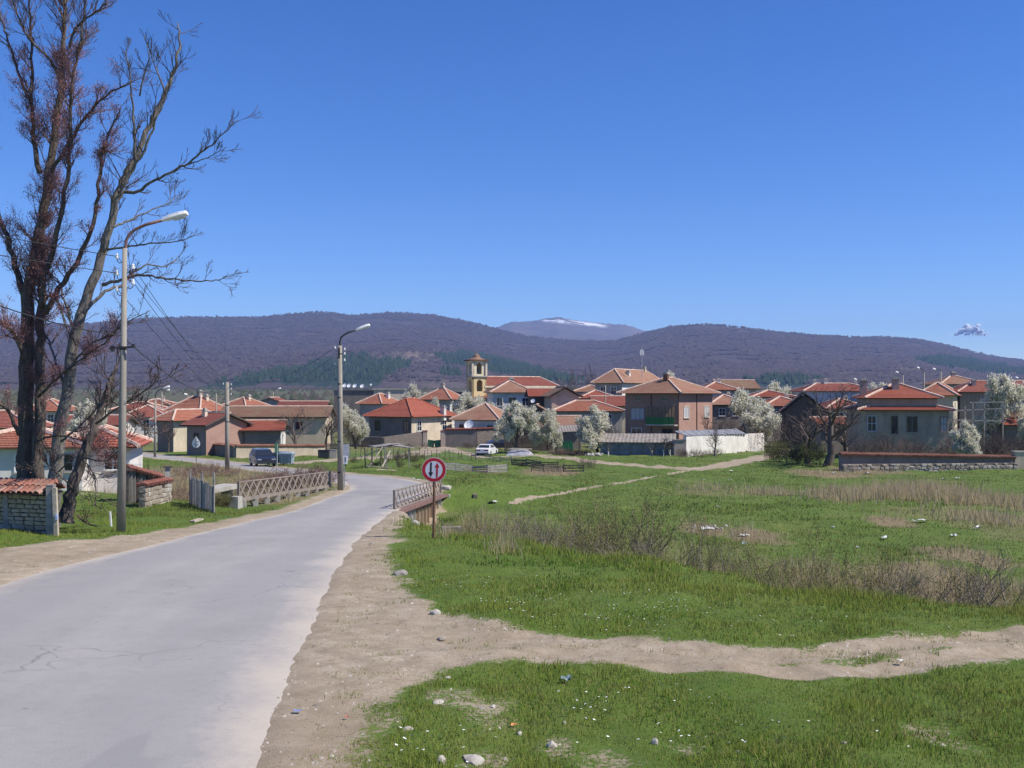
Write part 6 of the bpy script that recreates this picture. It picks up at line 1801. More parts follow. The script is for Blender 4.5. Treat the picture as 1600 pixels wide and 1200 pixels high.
dumpster("pale blue grey dumpster on the far roadside", at(448, 91.5), -.1, 'bin_blue')
dumpster("darker slate blue dumpster half behind the pale one", at(438.5, 92.5), -.1, 'bin_dark')
ct = thing("container", "low black steel container before the garden fence", "container", at(506, 108))
p = at(506, 108); m = MB(); m.box(p + UPV * .45, (1.15, .8, .8), 0.05); m.build("box", MAT['black_metal'], ct)
m = MB(); m.box(p + UPV * .88, (1.22, .86, .06), .05); m.build("rim", MAT['black_metal'], ct)
cw_ = thing("concrete_wall_piece", "short grey wall piece right of the black container", "wall", at(518, 109))
m = MB(); p = at(519, 109); m.box(p + UPV * .4, (1.0, .25, .95), .05); m.build("slab", MAT['concrete'], cw_)
m = MB(); m.box(p + UPV * .9, (1.05, .3, .06), .05); m.build("cap", MAT['concrete'], cw_)
pk = thing("picket_fence", "dark upright pickets between container and lamp post", "fence", at(520, 118))
for i in range(20):
    p = at(509 + i * 1.75, 119); m = MB(); m.box(p + UPV * .65, (.09, .03, 1.4 + rng.uniform(-.1, .1))); m.build("picket", MAT['wood_dark'], pk)
m = MB(); m.bar(at(508, 119.05) + UPV * 1.1, at(544, 119.05) + UPV * 1.1, .06); m.build("rail", MAT['wood_dark'], pk)
tp = thing("tarp_pile", "grey plastic sheeted pile right of the white sedan", "pile", ground_at(812, 711, 90))
pc = ground_at(812, 711, 90); m = MB(); vs = []; fs = []; nu, nv = 14, 8
for j in range(nv):
    for i in range(nu):
        x = (i / (nu - 1) - .5) * 3.4; y = (j / (nv - 1) - .5) * 2.0
        e = max(0, 1 - (abs(x) / 1.7) ** 4) * max(0, 1 - (abs(y) / 1.0) ** 4)
        z = e * (.62 + .3 * float(vnoise(np.array(x * 1.7 + 3), np.array(y * 2.3), 5))) - .06
        vs.append(pc + Vector((x, y, z)))
for j in range(nv - 1):
    for i in range(nu - 1): a = j * nu + i; fs.append((a, a + 1, a + nu + 1, a + nu))
m.add(vs, fs); m.build("sheet", MAT['tarp'], tp)
for k in range(4):
    m = MB(); m.bar(pc + Vector((-1.6 + k * .2, -.9 + .3 * k, .72 + .03 * k)), pc + Vector((1.5, -.7 + .35 * k, .7)), .12, .05); m.build("board", MAT['wood_pale'], tp)
# ------------------------------------------------------------------ vegetation materials
def bark(name, c1, c2, lich):
    t = NT(name); co = t.coord("Object")
    n1 = t.noise(t.coord("Object", (3, 3, .7)), 3.0, 5, .7); n2 = t.noise(co, 1.2, 4)
    c = t.ramp(n1, [(0.35, c1), (0.65, c2)]); c = t.mix(t.ramp(n2, [(0.5, 0.0), (0.7, 0.55)]), c, lich)
    t.bump(n1, 1.0, .12)
    return t.done(c, .95)
MAT['bark'] = bark("furrowed_bark", (0.06, 0.048, 0.042), (0.18, 0.145, 0.125), (0.16, 0.15, 0.11))
MAT['bark_pale'] = bark("pale_grey_bark", (0.10, 0.09, 0.085), (0.27, 0.245, 0.22), (0.22, 0.22, 0.15))
MAT['twig'] = bark("thin_twigs", (0.075, 0.055, 0.05), (0.15, 0.115, 0.10), (0.17, 0.14, 0.12))
MAT['twig_red'] = bark("reddish_twigs", (0.15, 0.09, 0.085), (0.26, 0.17, 0.15), (0.27, 0.2, 0.16))
MAT['twig_pale'] = bark("pale_dry_twigs", (0.17, 0.14, 0.105), (0.28, 0.235, 0.18), (0.30, 0.26, 0.2))
MAT['twig_olive'] = bark("olive_twigs", (0.18, 0.155, 0.075), (0.27, 0.235, 0.12), (0.3, 0.25, 0.16))
MAT['limewash'] = simple("limewashed_trunk", (0.6, 0.57, 0.53), .2, 6)
def leafmat(name, cols, transl=.35, rough=.7):
    t = NT(name)
    g = t.n("ShaderNodeNewGeometry")
    n = len(cols)
    c = t.ramp(g.outputs["Random Per Island"], [((i + .5) / n, cols[i]) for i in range(n)], 'CONSTANT' if n > 4 else 'LINEAR')
    tr = t.n("ShaderNodeBsdfTranslucent"); t.l(c, tr.inputs[0])
    mx = t.n("ShaderNodeMixShader"); mx.inputs[0].default_value = transl
    t.l(t.b.outputs[0], mx.inputs[1]); t.l(tr.outputs[0], mx.inputs[2]); t.l(mx.outputs[0], t.out.inputs[0])
    t.b.inputs["Specular IOR Level"].default_value = .15
    return t.done(c, rough)
MAT['petal'] = leafmat("white_blossom", [(0.60, 0.585, 0.48), (0.80, 0.78, 0.69), (0.76, 0.74, 0.64), (0.52, 0.5, 0.34)], .5)
MAT['bud'] = leafmat("reddish_catkins", [(0.27, 0.12, 0.125), (0.36, 0.16, 0.15), (0.25, 0.15, 0.19), (0.4, 0.21, 0.18)], .25)
MAT['newleaf'] = leafmat("young_willow_leaves", [(0.13, 0.145, 0.035), (0.2, 0.205, 0.06), (0.165, 0.155, 0.075), (0.11, 0.13, 0.03)], .35)
MAT['brownleaf'] = leafmat("withered_leaves", [(0.14, 0.085, 0.06), (0.20, 0.135, 0.10), (0.11, 0.08, 0.065), (0.17, 0.15, 0.07)], .25)
MAT['grass'] = leafmat("grass_blades", [(0.06, 0.125, 0.012), (0.09, 0.17, 0.018), (0.12, 0.20, 0.028), (0.155, 0.215, 0.04), (0.20, 0.21, 0.06), (0.26, 0.22, 0.10)], .4)
MAT['grass_far'] = leafmat("meadow_blades", [(0.065, 0.125, 0.016), (0.095, 0.16, 0.022), (0.13, 0.18, 0.033), (0.16, 0.175, 0.05), (0.21, 0.19, 0.085)], .4)
def grassmat(name, cols, tints, transl):
    t = NT(name); g = t.n("ShaderNodeNewGeometry"); n = len(cols)
    c = t.ramp(g.outputs["Random Per Island"], [((i + .5) / n, cols[i]) for i in range(n)], 'LINEAR')
    co = t.coord("Object"); n1 = t.noise(co, .45, 4); n2 = t.noise(co, 1.9, 4, .65)
    c = t.mix(t.ramp(n1, [(.45, 0.0), (.65, .75)]), c, tints[0]); c = t.mix(t.ramp(n2, [(.52, 0.0), (.7, .7)]), c, tints[1]); c = t.mix(t.ramp(n2, [(.25, .6), (.42, 0.0)]), c, tints[2])
    nm = t.n("ShaderNodeVectorMath", operation='SCALE'); nm.inputs[3].default_value = .45; t.l(g.outputs["Normal"], nm.inputs[0])
    ad = t.n("ShaderNodeVectorMath", operation='ADD'); ad.inputs[1].default_value = (0, 0, .9); t.l(nm.outputs[0], ad.inputs[0])
    nn_ = t.n("ShaderNodeVectorMath", operation='NORMALIZE'); t.l(ad.outputs[0], nn_.inputs[0]); t.l(nn_.outputs[0], t.b.inputs["Normal"])
    tr = t.n("ShaderNodeBsdfTranslucent"); t.l(c, tr.inputs[0])
    mx = t.n("ShaderNodeMixShader"); mx.inputs[0].default_value = transl
    t.l(t.b.outputs[0], mx.inputs[1]); t.l(tr.outputs[0], mx.inputs[2]); t.l(mx.outputs[0], t.out.inputs[0])
    t.b.inputs["Specular IOR Level"].default_value = .12
    return t.done(c, .75)
MAT['grass'] = grassmat("mixed_grass_blades", [(0.09, 0.175, 0.015), (0.125, 0.225, 0.022), (0.165, 0.255, 0.032), (0.21, 0.26, 0.048), (0.3, 0.27, 0.10)], [(0.20, 0.235, 0.042), (0.23, 0.22, 0.07), (0.065, 0.15, 0.015)], .3)
MAT['grass_far'] = grassmat("mixed_meadow_blades", [(0.07, 0.135, 0.016), (0.10, 0.17, 0.022), (0.14, 0.19, 0.035), (0.2, 0.2, 0.06)], [(0.165, 0.18, 0.045), (0.2, 0.18, 0.07), (0.06, 0.115, 0.016)], .3)
MAT['weed_leaf'] = grassmat("weed_leaf", [(0.055, 0.12, 0.014), (0.075, 0.155, 0.02), (0.095, 0.175, 0.025), (0.07, 0.13, 0.02)], [(0.10, 0.16, 0.03), (0.08, 0.14, 0.03), (0.05, 0.11, 0.014)], .3)
MAT['straw'] = leafmat("dead_grass_stalks", [(0.40, 0.315, 0.175), (0.52, 0.425, 0.26), (0.34, 0.265, 0.15), (0.58, 0.49, 0.33)], .45)
MAT['weed'] = leafmat("broad_weed_leaves", [(0.05, 0.115, 0.014), (0.07, 0.15, 0.02), (0.09, 0.175, 0.025), (0.06, 0.12, 0.02)], .3)
MAT['daisy'] = simple("white_daisy_petals", (0.78, 0.78, 0.74), .08, 3, bump=0)
MAT['evergreen'] = leafmat("evergreen_needles", [(0.015, 0.035, 0.015), (0.025, 0.05, 0.02), (0.02, 0.045, 0.022), (0.035, 0.06, 0.025)], .2)

# ------------------------------------------------------------------ branching
def rvec(r):
    while True:
        v = Vector((r.uniform(-1, 1), r.uniform(-1, 1), r.uniform(-1, 1)))
        if .05 < v.length < 1: return v.normalized()

def grow(mb, twig, p, d, L, r, lev, maxlev, rg, tips, P):
    """one branch with its side branches ; thick wood into mb, fine into twig"""
    n = 4 if lev < maxlev else 3
    pts = [p.copy()]; dirs = [d.copy()]
    for i in range(n):
        d = (d + rvec(rg) * P['wob'] + UPV * P['up'] * (0.5 if lev == 0 else 1)).normalized()
        p = p + d * (L / n); pts.append(p.copy()); dirs.append(d.copy())
    rr = [max(P['rmin'], r * (1 - .72 * i / n)) for i in range(n + 1)]
    tgt = mb if lev <= P.get('thick', 1) else twig
    tgt.tube(pts, rr, 6 if lev == 0 else (5 if lev == 1 else 3), cap=False)
    if lev >= maxlev:
        tips.append((pts[-1], dirs[-1])); tips.append((pts[-2], dirs[-2])); return
    if lev >= maxlev - 1: tips.append((pts[-1], dirs[-1])); tips.append((pts[2], dirs[2]))
    k = P['kids'][lev]
    for j in range(k):
        f = P['first'] + (1 - P['first']) * (j + rg.random() * .8) / k if lev == 0 or P.get('allf') else .25 + .75 * (j + rg.random()) / k
        f = min(f, .99); x = f * n; i = min(int(x), n - 1); q = pts[i].lerp(pts[i + 1], x - i)
        bd = dirs[i]
        s = bd.cross(rvec(rg)).normalized()
        ang = P['ang'] * rg.uniform(.7, 1.25)
        nd = (bd * math.cos(ang) + s * math.sin(ang)).normalized()
        grow(mb, twig, q, nd, L * P['len'] * rg.uniform(.7, 1.15) * (1.15 - .45 * f), max(P['rmin'], rr[i] * P['rad']), lev + 1, maxlev, rg, tips, P)

def specks(m, tips, n, spread, size, rg, flat=False):
    """small leaf/petal faces scattered about the branch tips"""
    for i in range(n):
        p, d = tips[rg.randrange(len(tips))]
        q = p + rvec(rg) * spread * (rg.random() ** .6) - d * spread * rg.random() * .6
        a = rvec(rg); b = a.cross(rvec(rg)).normalized(); s = size * rg.uniform(.6, 1.35)
        m.add([q + a * s, q + b * s * .8, q - a * s, q - b * s * .8], [(0, 1, 2, 3)])

PROTO = {}
def proto(key, seed, P, maxlev, stems, mats, speck=None, h=1.0, fork=None):
    """unit sized tree (height ~1) : list of (part name, mesh)"""
    rg = random.Random(seed); mb = MB(); tw = MB(); tips = []
    for (d, L, r, off) in stems:
        grow(mb, tw, Vector(off), Vector(d).normalized(), L, r, 0, maxlev, rg, tips, P)
    zs = [v[2] for v in mb.v] + [v[2] for v in tw.v]; s = h / max(zs)
    parts = []
    tmp = []
    mb.v = [(a * s, b * s, c * s) for a, b, c in mb.v]; tw.v = [(a * s, b * s, c * s) for a, b, c in tw.v]
    tips = [(p * s, d) for p, d in tips]
    o = mb.build("trunk", MAT[mats[0]], fix=False, smooth=True); parts.append(("trunk", o.data)); bpy.data.objects.remove(o)
    if tw.v: o = tw.build("twigs", MAT[mats[1]], fix=False); parts.append(("twigs", o.data)); bpy.data.objects.remove(o)
    if speck:
        n, sp, sz, mt = speck; m = MB(); specks(m, tips, n, sp, sz, rg)
        o = m.build("crown", MAT[mt], fix=False); parts.append(("crown", o.data)); bpy.data.objects.remove(o)
    PROTO[key] = parts

def plant(key, name, label, cat, loc, hgt, wid=None, rz=0.0, group=None, sink=.08):
    root = thing(name, label, cat, Vector(loc) - UPV * sink, group)
    s = hgt; w = wid if wid else hgt
    root.scale = (w, w, s); root.rotation_euler = (0, 0, rz)
    for nm, me in PROTO[key]:
        o = bpy.data.objects.new(nm, me); COL.objects.link(o); o.parent = root
        if nm in ("twigs", "crown"): o["kind"] = "stuff"
    return root

blP = dict(wob=.22, up=.06, kids=[9, 6, 4, 3], first=.16, ang=.95, len=.62, rad=.6, rmin=.0028, thick=1)
for i in range(4):
    proto(f'blossom{i}', 50 + i, blP, 3, [((random.Random(i).uniform(-.2, .2), .1, 1), .8, .045, (0, 0, 0))], ('bark', 'twig'), (17000, .085, .0165, 'petal'))
baP = dict(wob=.24, up=.12, kids=[7, 6, 5, 4], first=.28, ang=.8, len=.62, rad=.58, rmin=.0022, thick=1)
for i in range(3):
    proto(f'bare{i}', 80 + i, baP, 3, [((random.Random(i + 9).uniform(-.2, .2), .1, 1), .8, .04, (0, 0, 0))], ('bark', 'twig'))
for i in range(2):
    proto(f'orchard{i}', 90 + i, dict(baP, rmin=.004), 3, [((random.Random(i + 3).uniform(-.35, .35), .1, 1), .75, .04, (0, 0, 0))], ('bark_pale', 'twig'))
shP = dict(wob=.28, up=.16, kids=[5, 5, 4], first=.15, ang=.55, len=.6, rad=.6, rmin=.0016, thick=0)
def stems(n, seed, spread=.28, lean=.5):
    r = random.Random(seed)
    return [((r.uniform(-lean, lean), r.uniform(-lean, lean), 1), r.uniform(.6, 1.0), .011, (r.uniform(-spread, spread), r.uniform(-spread, spread), 0)) for _ in range(n)]
for i in range(4):
    proto(f'willow{i}', 120 + i, shP, 2, stems(5, 30 + i, .4, .6), ('bark_pale', 'twig_olive'), (1100, .1, .007, 'newleaf'))
for i in range(3):
    proto(f'pale{i}', 220 + i, dict(shP, wob=.2, up=.12, rmin=.0022), 2, stems(10, 230 + i, .45, .55), ('twig_pale', 'twig_pale'), (260, .1, .006, 'newleaf'))
for i in range(4):
    proto(f'bramble{i}', 140 + i, dict(shP, wob=.45, up=-.02, rmin=.004), 2, stems(14, 60 + i, .5, 1.0), ('twig_red', 'twig_red'), (650, .12, .014, 'brownleaf'))
for i in range(3):
    proto(f'yard{i}', 160 + i, dict(shP, wob=.34, up=.08, rmin=.003), 2, stems(11, 70 + i, .3, .8), ('twig', 'twig'), (420, .12, .010, 'brownleaf'))
for i in range(2):
    proto(f'green{i}', 180 + i, dict(shP, wob=.34, up=.08, rmin=.003), 2, stems(10, 170 + i, .3, .7), ('twig', 'twig'), (1800, .1, .016, 'newleaf'))
proto('ever', 190, dict(shP, wob=.34, up=.04, rmin=.003), 2, stems(12, 175, .35, .7), ('bark', 'twig'), (2600, .1, .014, 'evergreen'))

# blossom trees
BL = [("big twin blossom tree left of the shed with faded roof", 806, 128, 628, 714, 66, 0), ("lower blossom tree beside the taller one in mid picture", 855, 131, 640, 712, 40, 1),
      ("blossom tree directly left of the brick house", 935, 124, 634, 713, 76, 2), ("largest round blossom tree behind the white wall", 1184, 140, 609, 702, 84, 3),
      ("tall blossom tree at the right before the dark house", 1570, 122, 588, 712, 74, 1), ("small blossom tree inside the right garden wall", 1510, 98, 657, 730, 58, 2),
      ("blossom tree far behind the cream flat block", 648, 195, 600, 690, 40, 3), ("blossom tree just left of the church-side white house", 738, 172, 613, 692, 60, 0), ("small blossom tree before the two storey hip house", 678, 170, 622, 690, 24, 2),
      ("blossom tree peeking over the brick house roof", 1072, 196, 583, 690, 34, 3), ("far blossom tree top over the red roofs right of centre", 1220, 196, 597, 690, 26, 0), ("blossom tree far left of the two tier house", 1378, 178, 600, 690, 28, 1),
      ("half bare blossom tree left of the shade-walled house", 556, 140, 632, 702, 50, 3), ("faint blossom tree behind the left whitewashed house", 132, 95, 626, 722, 70, 0), ("pale blossom bush at the right picture edge", 1600, 118, 645, 715, 40, 2)]
for lb, u, Y, vt, vb, wpx, k in BL:
    g = at(u, Y); h = (HV - vt) / F * Y - g.z
    plant(f'blossom{k}', "blossom_tree", lb, "tree", g, h, min(max(wpx / F * Y / .95, h * .7), h * 1.5), rng.uniform(0, 6), "white blossom trees")

# bare trees in the village
BT = [("big dark bare tree before the right hand roofs", 1292, 95, 598, 0, 1.6), ("wide dark bare tree crown left beside the biggest bare tree", 1262, 99, 632, 1, 1.6), ("dark bare tree leaning right of the biggest bare tree", 1325, 97, 628, 2, 1.5), ("grey bare tree behind the tan wall", 462, 124, 632, 1, 1.2), ("bare tree left of the tall banded lamp post", 508, 130, 630, 2, 1.1),
      ("bare tree left of the largest blossom tree", 1130, 132, 640, 1, 1.0), ("bare tree against the dark roadside house", 262, 126, 656, 0, 1.0), ("misty bare tree right of the church nave", 913, 230, 566, 2, .7),
      ("second misty bare tree right of the church nave", 892, 235, 574, 1, .7), ("bare tree beside the dark gable barn", 1240, 122, 640, 2, 1.2), ("bare tree behind the white house at far left", 182, 140, 628, 1, 1.2),
      ("bare tree over the white far house", 226, 150, 640, 0, 1.1), ("bare tree right of the two tier house", 1520, 128, 640, 2, 1.2), ("bare tree between far roofs left of the pole", 300, 160, 634, 1, 1.0)]
for lb, u, Y, vt, k, wf in BT:
    g = at(u, Y); h = (HV - vt) / F * Y - g.z
    plant(f'bare{k}', "bare_tree", lb, "tree", g, h, h * wf, rng.uniform(0, 6), "leafless village trees")
for lb, u, Y, vt, k in (("leftmost young tree with limewashed trunk before the lean-to shed", 1019, 117, 684, 0), ("second young tree with limewashed trunk before the lean-to", 1036, 116, 682, 1), ("third young limewashed tree beside the brick pier", 1047, 116.5, 680, 0), ("leaning young limewashed tree before the white wall", 1117, 117, 664, 1), ("thin young tree before the lean-to left end", 950, 117, 690, 1)):
    g = at(u, Y); h = (HV - vt) / F * Y - g.z
    r = plant(f'orchard{k}', "orchard_tree", lb, "tree", g, h, h * .9, rng.uniform(0, 6), "limewashed young trees")
    m = MB(); pth = [g - UPV * .08, g + Vector((.05 if k else -.05, .02, h * .2)), g + Vector((.14 if u == 1117 else .03, .03, h * .36))]
    m.tube(pth, [.085, .07, .055], 7)
    o = m.build("limewash", MAT['limewash'], base=g); o.parent = r; o.location = (0, 0, 0)
    o.scale = (1 / r.scale.x, 1 / r.scale.y, 1 / r.scale.z); o.rotation_euler = (0, 0, -r.rotation_euler.z)

# brush left of the bridge
for i in range(26):
    u = rng.uniform(265, 505); Y = rng.uniform(58, 76)
    x = (u - 800) / F * Y
    dR_, _, _ = poly_dist(np.array([x]), np.array([Y]), RC_list)
    if dR_[0] < 4.2: continue
    g = at(u, Y)
    plant(f'bramble{i % 4}', "bramble_bush", "reddish brown bramble bush in the ditch left of the bridge", "bush", g, rng.uniform(.8, 1.35), rng.uniform(1.2, 2.0), rng.uniform(0, 6), "brambles in the ditch")
for i, (u, Y) in enumerate(((470, 60.5), (488, 61), (504, 60), (480, 63))):
    plant(f'bramble{i % 4}', "bramble_bush", "twiggy brown bush rising behind the far end of the left railing", "bush", at(u, Y), 1.5, 1.7, i, "bushes behind the railing")
for i, (u, Y) in enumerate(((345, 46.5), (352, 45), (340, 45.5), (360, 47.5))):
    plant(f'green{i % 2}', "green_bush", "yellowish green bush between plank fence and left railing", "bush", at(u, Y), .9, 1.1, i, "green bushes by the plank fence")
plant('ever', "evergreen_bush", "dark evergreen bush on the old yard wall", "bush", at(229, 53), 2.2, .9, 0)
plant('green0', "green_bush", "grey green shrub right of the evergreen on the yard wall", "bush", at(244, 54), 1.7, 1.3, 1)

# willow scrub along the stream
for i, (u, Y, vt, w) in enumerate(((735, 36, 790, 2.4), (760, 33, 800, 1.8), (850, 31, 785, 2.6), (890, 29, 800, 2.2), (935, 33, 745, 3.4), (965, 30, 775, 3.2), (1000, 29, 772, 3.2), (1050, 27, 805, 2.8), (905, 36, 760, 3.0), (1020, 34, 770, 3.2), (980, 36, 750, 3.2),
                                   (820, 36, 790, 2.4))):
    g = at(u, Y); h = max(.8, (HV - vt) / F * Y - g.z)
    plant(f'willow{i % 4}', "willow_shrub", "thin budding willow shrub in the stream gully mid right of the sign", "shrub", g, h, w, rng.uniform(0, 6), "willow shrubs behind the sign")
for i, (u, Y, vt, w) in enumerate(((1110, 26, 840, 2.2), (1180, 25, 860, 2.0), (1255, 26, 795, 2.4), (1290, 24, 850, 2.4), (1345, 24, 812, 2.4), (1380, 23, 850, 2.2), (1440, 23, 870, 2.0), (1510, 22, 850, 2.0), (1560, 22, 845, 2.2), (1600, 21, 870, 2.0), (1650, 20, 880, 2))):
    g = at(u, Y); h = max(.8, (HV - vt) / F * Y - g.z)
    plant(f'willow{(i + 1) % 4}', "willow_shrub", "sparse twiggy willow shrub in the gully towards the right edge", "shrub", g, h, w, rng.uniform(0, 6), "willow shrubs towards the right edge")
for i in range(22):
    u = rng.uniform(700, 1420); Y = rng.uniform(27, 42) if u < 1100 else rng.uniform(22, 34)
    x_ = (u - 800) / F * Y
    dq, sq, _ = poly_dist(np.array([x_]), np.array([Y]), bluff)
    if dq[0] * -sq[0] < 2.0: continue
    plant(f'willow{i % 4}', "scrub_shrub", "wispy leafless scrub stems scattered along the stream gully", "shrub", at(u, Y), rng.uniform(1.0, 2.2), rng.uniform(1.2, 2.2), rng.uniform(0, 6), "scrub stems in the gully")
kq = 0
for i in range(400):
    u = rng.uniform(700, 1630); Y = rng.uniform(18, 44); x_ = (u - 800) / F * Y
    dq, sq, _ = poly_dist(np.array([x_]), np.array([Y]), bluff); sdq = dq[0] * -sq[0]
    if not (1.8 < sdq < 8.5) or kq >= 60: continue
    kq += 1
    plant(f'pale{kq % 3}', "dry_shrub", "pale tan dry brush shrub lining the stream gully", "shrub", at(u, Y), rng.uniform(.9, 1.9), rng.uniform(1.3, 2.4), rng.uniform(0, 6), "pale brush along the gully")
# garden scrub behind the right wall
for i in range(30):
    u = rng.uniform(1325, 1620); Y = rng.uniform(95, 107)
    plant(f'yard{i % 3}', "garden_shrub", "leafless brown shrub in the garden behind the long right wall", "shrub", at(u, Y), rng.uniform(1.8, 3.9), rng.uniform(2.2, 3.6), rng.uniform(0, 6), "garden shrubs behind the right wall")
for i, (u, Y) in enumerate(((1225, 100), (1243, 98), (1258, 97), (1236, 104), (1272, 99), (1250, 103), (1218, 104))):
    plant('ever' if i % 2 else 'green0', "hedge_bush", "dark green hedge bush at the left end of the long right wall", "bush", at(u, Y), 2.3 if i % 2 else 3.0, 2.4, i, "hedge by the path")
for i in range(12):
    u = rng.uniform(550, 660); Y = rng.uniform(88, 112)
    plant(f'green{i % 2}', "garden_bush", "small greening bush among the plots by the pole shelter", "bush", at(u, Y), rng.uniform(.6, 1.3), rng.uniform(.9, 1.4), rng.uniform(0, 6), "bushes by the pole shelter")
for i in range(10):
    u = rng.uniform(800, 925); Y = rng.uniform(89, 100)
    plant(f'yard{i % 3}', "scrub_bush", "low twiggy bush among the broken meadow fences", "bush", at(u, Y), rng.uniform(.6, 1.1), rng.uniform(1.0, 1.6), rng.uniform(0, 6), "bushes by the meadow fences")
for i in range(10):
    u = rng.uniform(560, 800); Y = rng.uniform(141, 145)
    plant(f'yard{i % 3}', "wall_bush", "grey twiggy bush growing at the foot of the stone garden walls", "bush", at(u, Y), rng.uniform(.8, 1.6), rng.uniform(1.4, 2.2), rng.uniform(0, 6), "bushes at the stone walls")
for i in range(7):
    u = 868 + i * 8; plant(f'bramble{i % 4}', "brush_heap", "heap of cut brown brushwood before the dark green gate", "brushwood", at(u, 122 + rng.uniform(-1, 1)), rng.uniform(.9, 1.3), 1.8, rng.uniform(0, 6), "brushwood heaps")
for i in range(8):
    u = 1060 + i * 9 + rng.uniform(-3, 3); plant(f'yard{i % 3}', "wall_bush", "dry bush at the foot of the whitewashed wall", "bush", at(u, 117 + i * .6), rng.uniform(.7, 1.5), 1.5, rng.uniform(0, 6), "dry bushes at the white wall")
HC = [(h_['root'].location.x, h_['root'].location.y, max(h_['Ll'], h_['Lr']) * .62 + 1.2) for h_ in HOUSES]
kq = 0
for i in range(400):
    u = rng.uniform(232, 1620); Y = rng.uniform(133, 186); g = at(u, Y)
    if any(math.hypot(g.x - a, g.y - b) < c for a, b, c in HC): continue
    dq, _, pq = poly_dist(np.array([g.x]), np.array([g.y]), RC_list)
    if dq[0] < 6 or kq >= 34: continue
    HC.append((g.x, g.y, 3.5)); kq += 1
    plant(f'bare{kq % 3}' if kq % 4 else f'yard{kq % 3}', "yard_tree", "small bare garden tree standing between the village houses", "tree", g, rng.uniform(3.5, 5.6), rng.uniform(3.6, 5.5), rng.uniform(0, 6), "garden trees between the houses")
for i in range(26):
    u = rng.uniform(150, 1620); Y = rng.uniform(225, 300)
    g = at(u, Y); plant(f'bare{i % 3}', "bare_tree", "misty bare tree among the farthest village roofs", "tree", g, rng.uniform(6, 9), rng.uniform(6, 9), rng.uniform(0, 6), "far bare trees")

# ------------------------------------------------------------------ the tall trees on the left
def catmull(pts, n=5):
    P_ = [Vector(p) for p in pts]; P_ = [P_[0] * 2 - P_[1]] + P_ + [P_[-1] * 2 - P_[-2]]
    out = []
    for i in range(1, len(P_) - 2):
        for k in range(n):
            t_ = k / n; a, b, c, d = P_[i - 1:i + 3]
            out.append(.5 * ((2 * b) + (c - a) * t_ + (2 * a - 5 * b + 4 * c - d) * t_ ** 2 + (3 * b - a - 3 * c + d) * t_ ** 3))
    out.append(P_[-2]); return out

def guided_tree(label, base, limbs, Y0, bark_m, twig_m, seed, nbuds, bud_rng, group, name="tall_tree", twig_den=1.0, rmin=.008):
    """limbs : (photo polyline, depth offset at start, at end, start radius, end radius, side twigs, part name)"""
    rg = random.Random(seed)
    root = thing(name, label, "tree", base, group)
    tw = MB(); tips = []
    Pp = dict(wob=.15, up=.13, kids=[4, 4, 3], first=.2, ang=.55, len=.6, rad=.6, rmin=rmin, thick=-1)
    for (px, d0, d1, r0, r1, ntw, nm) in limbs:
        n = len(px)
        pts = [W(u, v, Y0 + d0 + (d1 - d0) * i / (n - 1)) for i, (u, v) in enumerate(px)]
        pts = catmull(pts, 5)
        k = len(pts)
        for i in range(1, k - 1): pts[i] = pts[i] + rvec(rg) * min(.05, r0 * .5)
        rad = [r0 + (r1 - r0) * (i / (k - 1)) ** .85 for i in range(k)]
        if nm == "trunk": rad[0] *= 1.35; rad[1] *= 1.18
        m = MB(); m.tube(pts, rad, 10 if r0 > .12 else 6)
        m.build(nm, MAT[bark_m], root, smooth=True)
        for j in range(int(ntw * twig_den)):
            f = rg.uniform(.12 if nm != "trunk" else .3, 1.0) * (k - 1); i = min(int(f), k - 2)
            q = pts[i].lerp(pts[i + 1], f - i); bd = (pts[i + 1] - pts[i]).normalized()
            s = bd.cross(rvec(rg)).normalized(); a = rg.uniform(.4, .95)
            nd = (bd * math.cos(a) + s * math.sin(a)).normalized()
            L = rg.uniform(.3, .85) * (1.0 if nm != "trunk" else 1.5)
            grow(tw, tw, q, nd, L, min(rad[i] * .5, .022), 1, 3, rg, tips, Pp)
    o = tw.build("twigs", MAT[twig_m], root, fix=False); o["kind"] = "stuff"
    if nbuds:
        m = MB(); sel = [t_ for t_ in tips if bud_rng(t_[0])]
        if sel:
            specks(m, sel, nbuds, .2, .0165, rg)
            o = m.build("buds", MAT['bud'], root, fix=False); o["kind"] = "stuff"
    return root

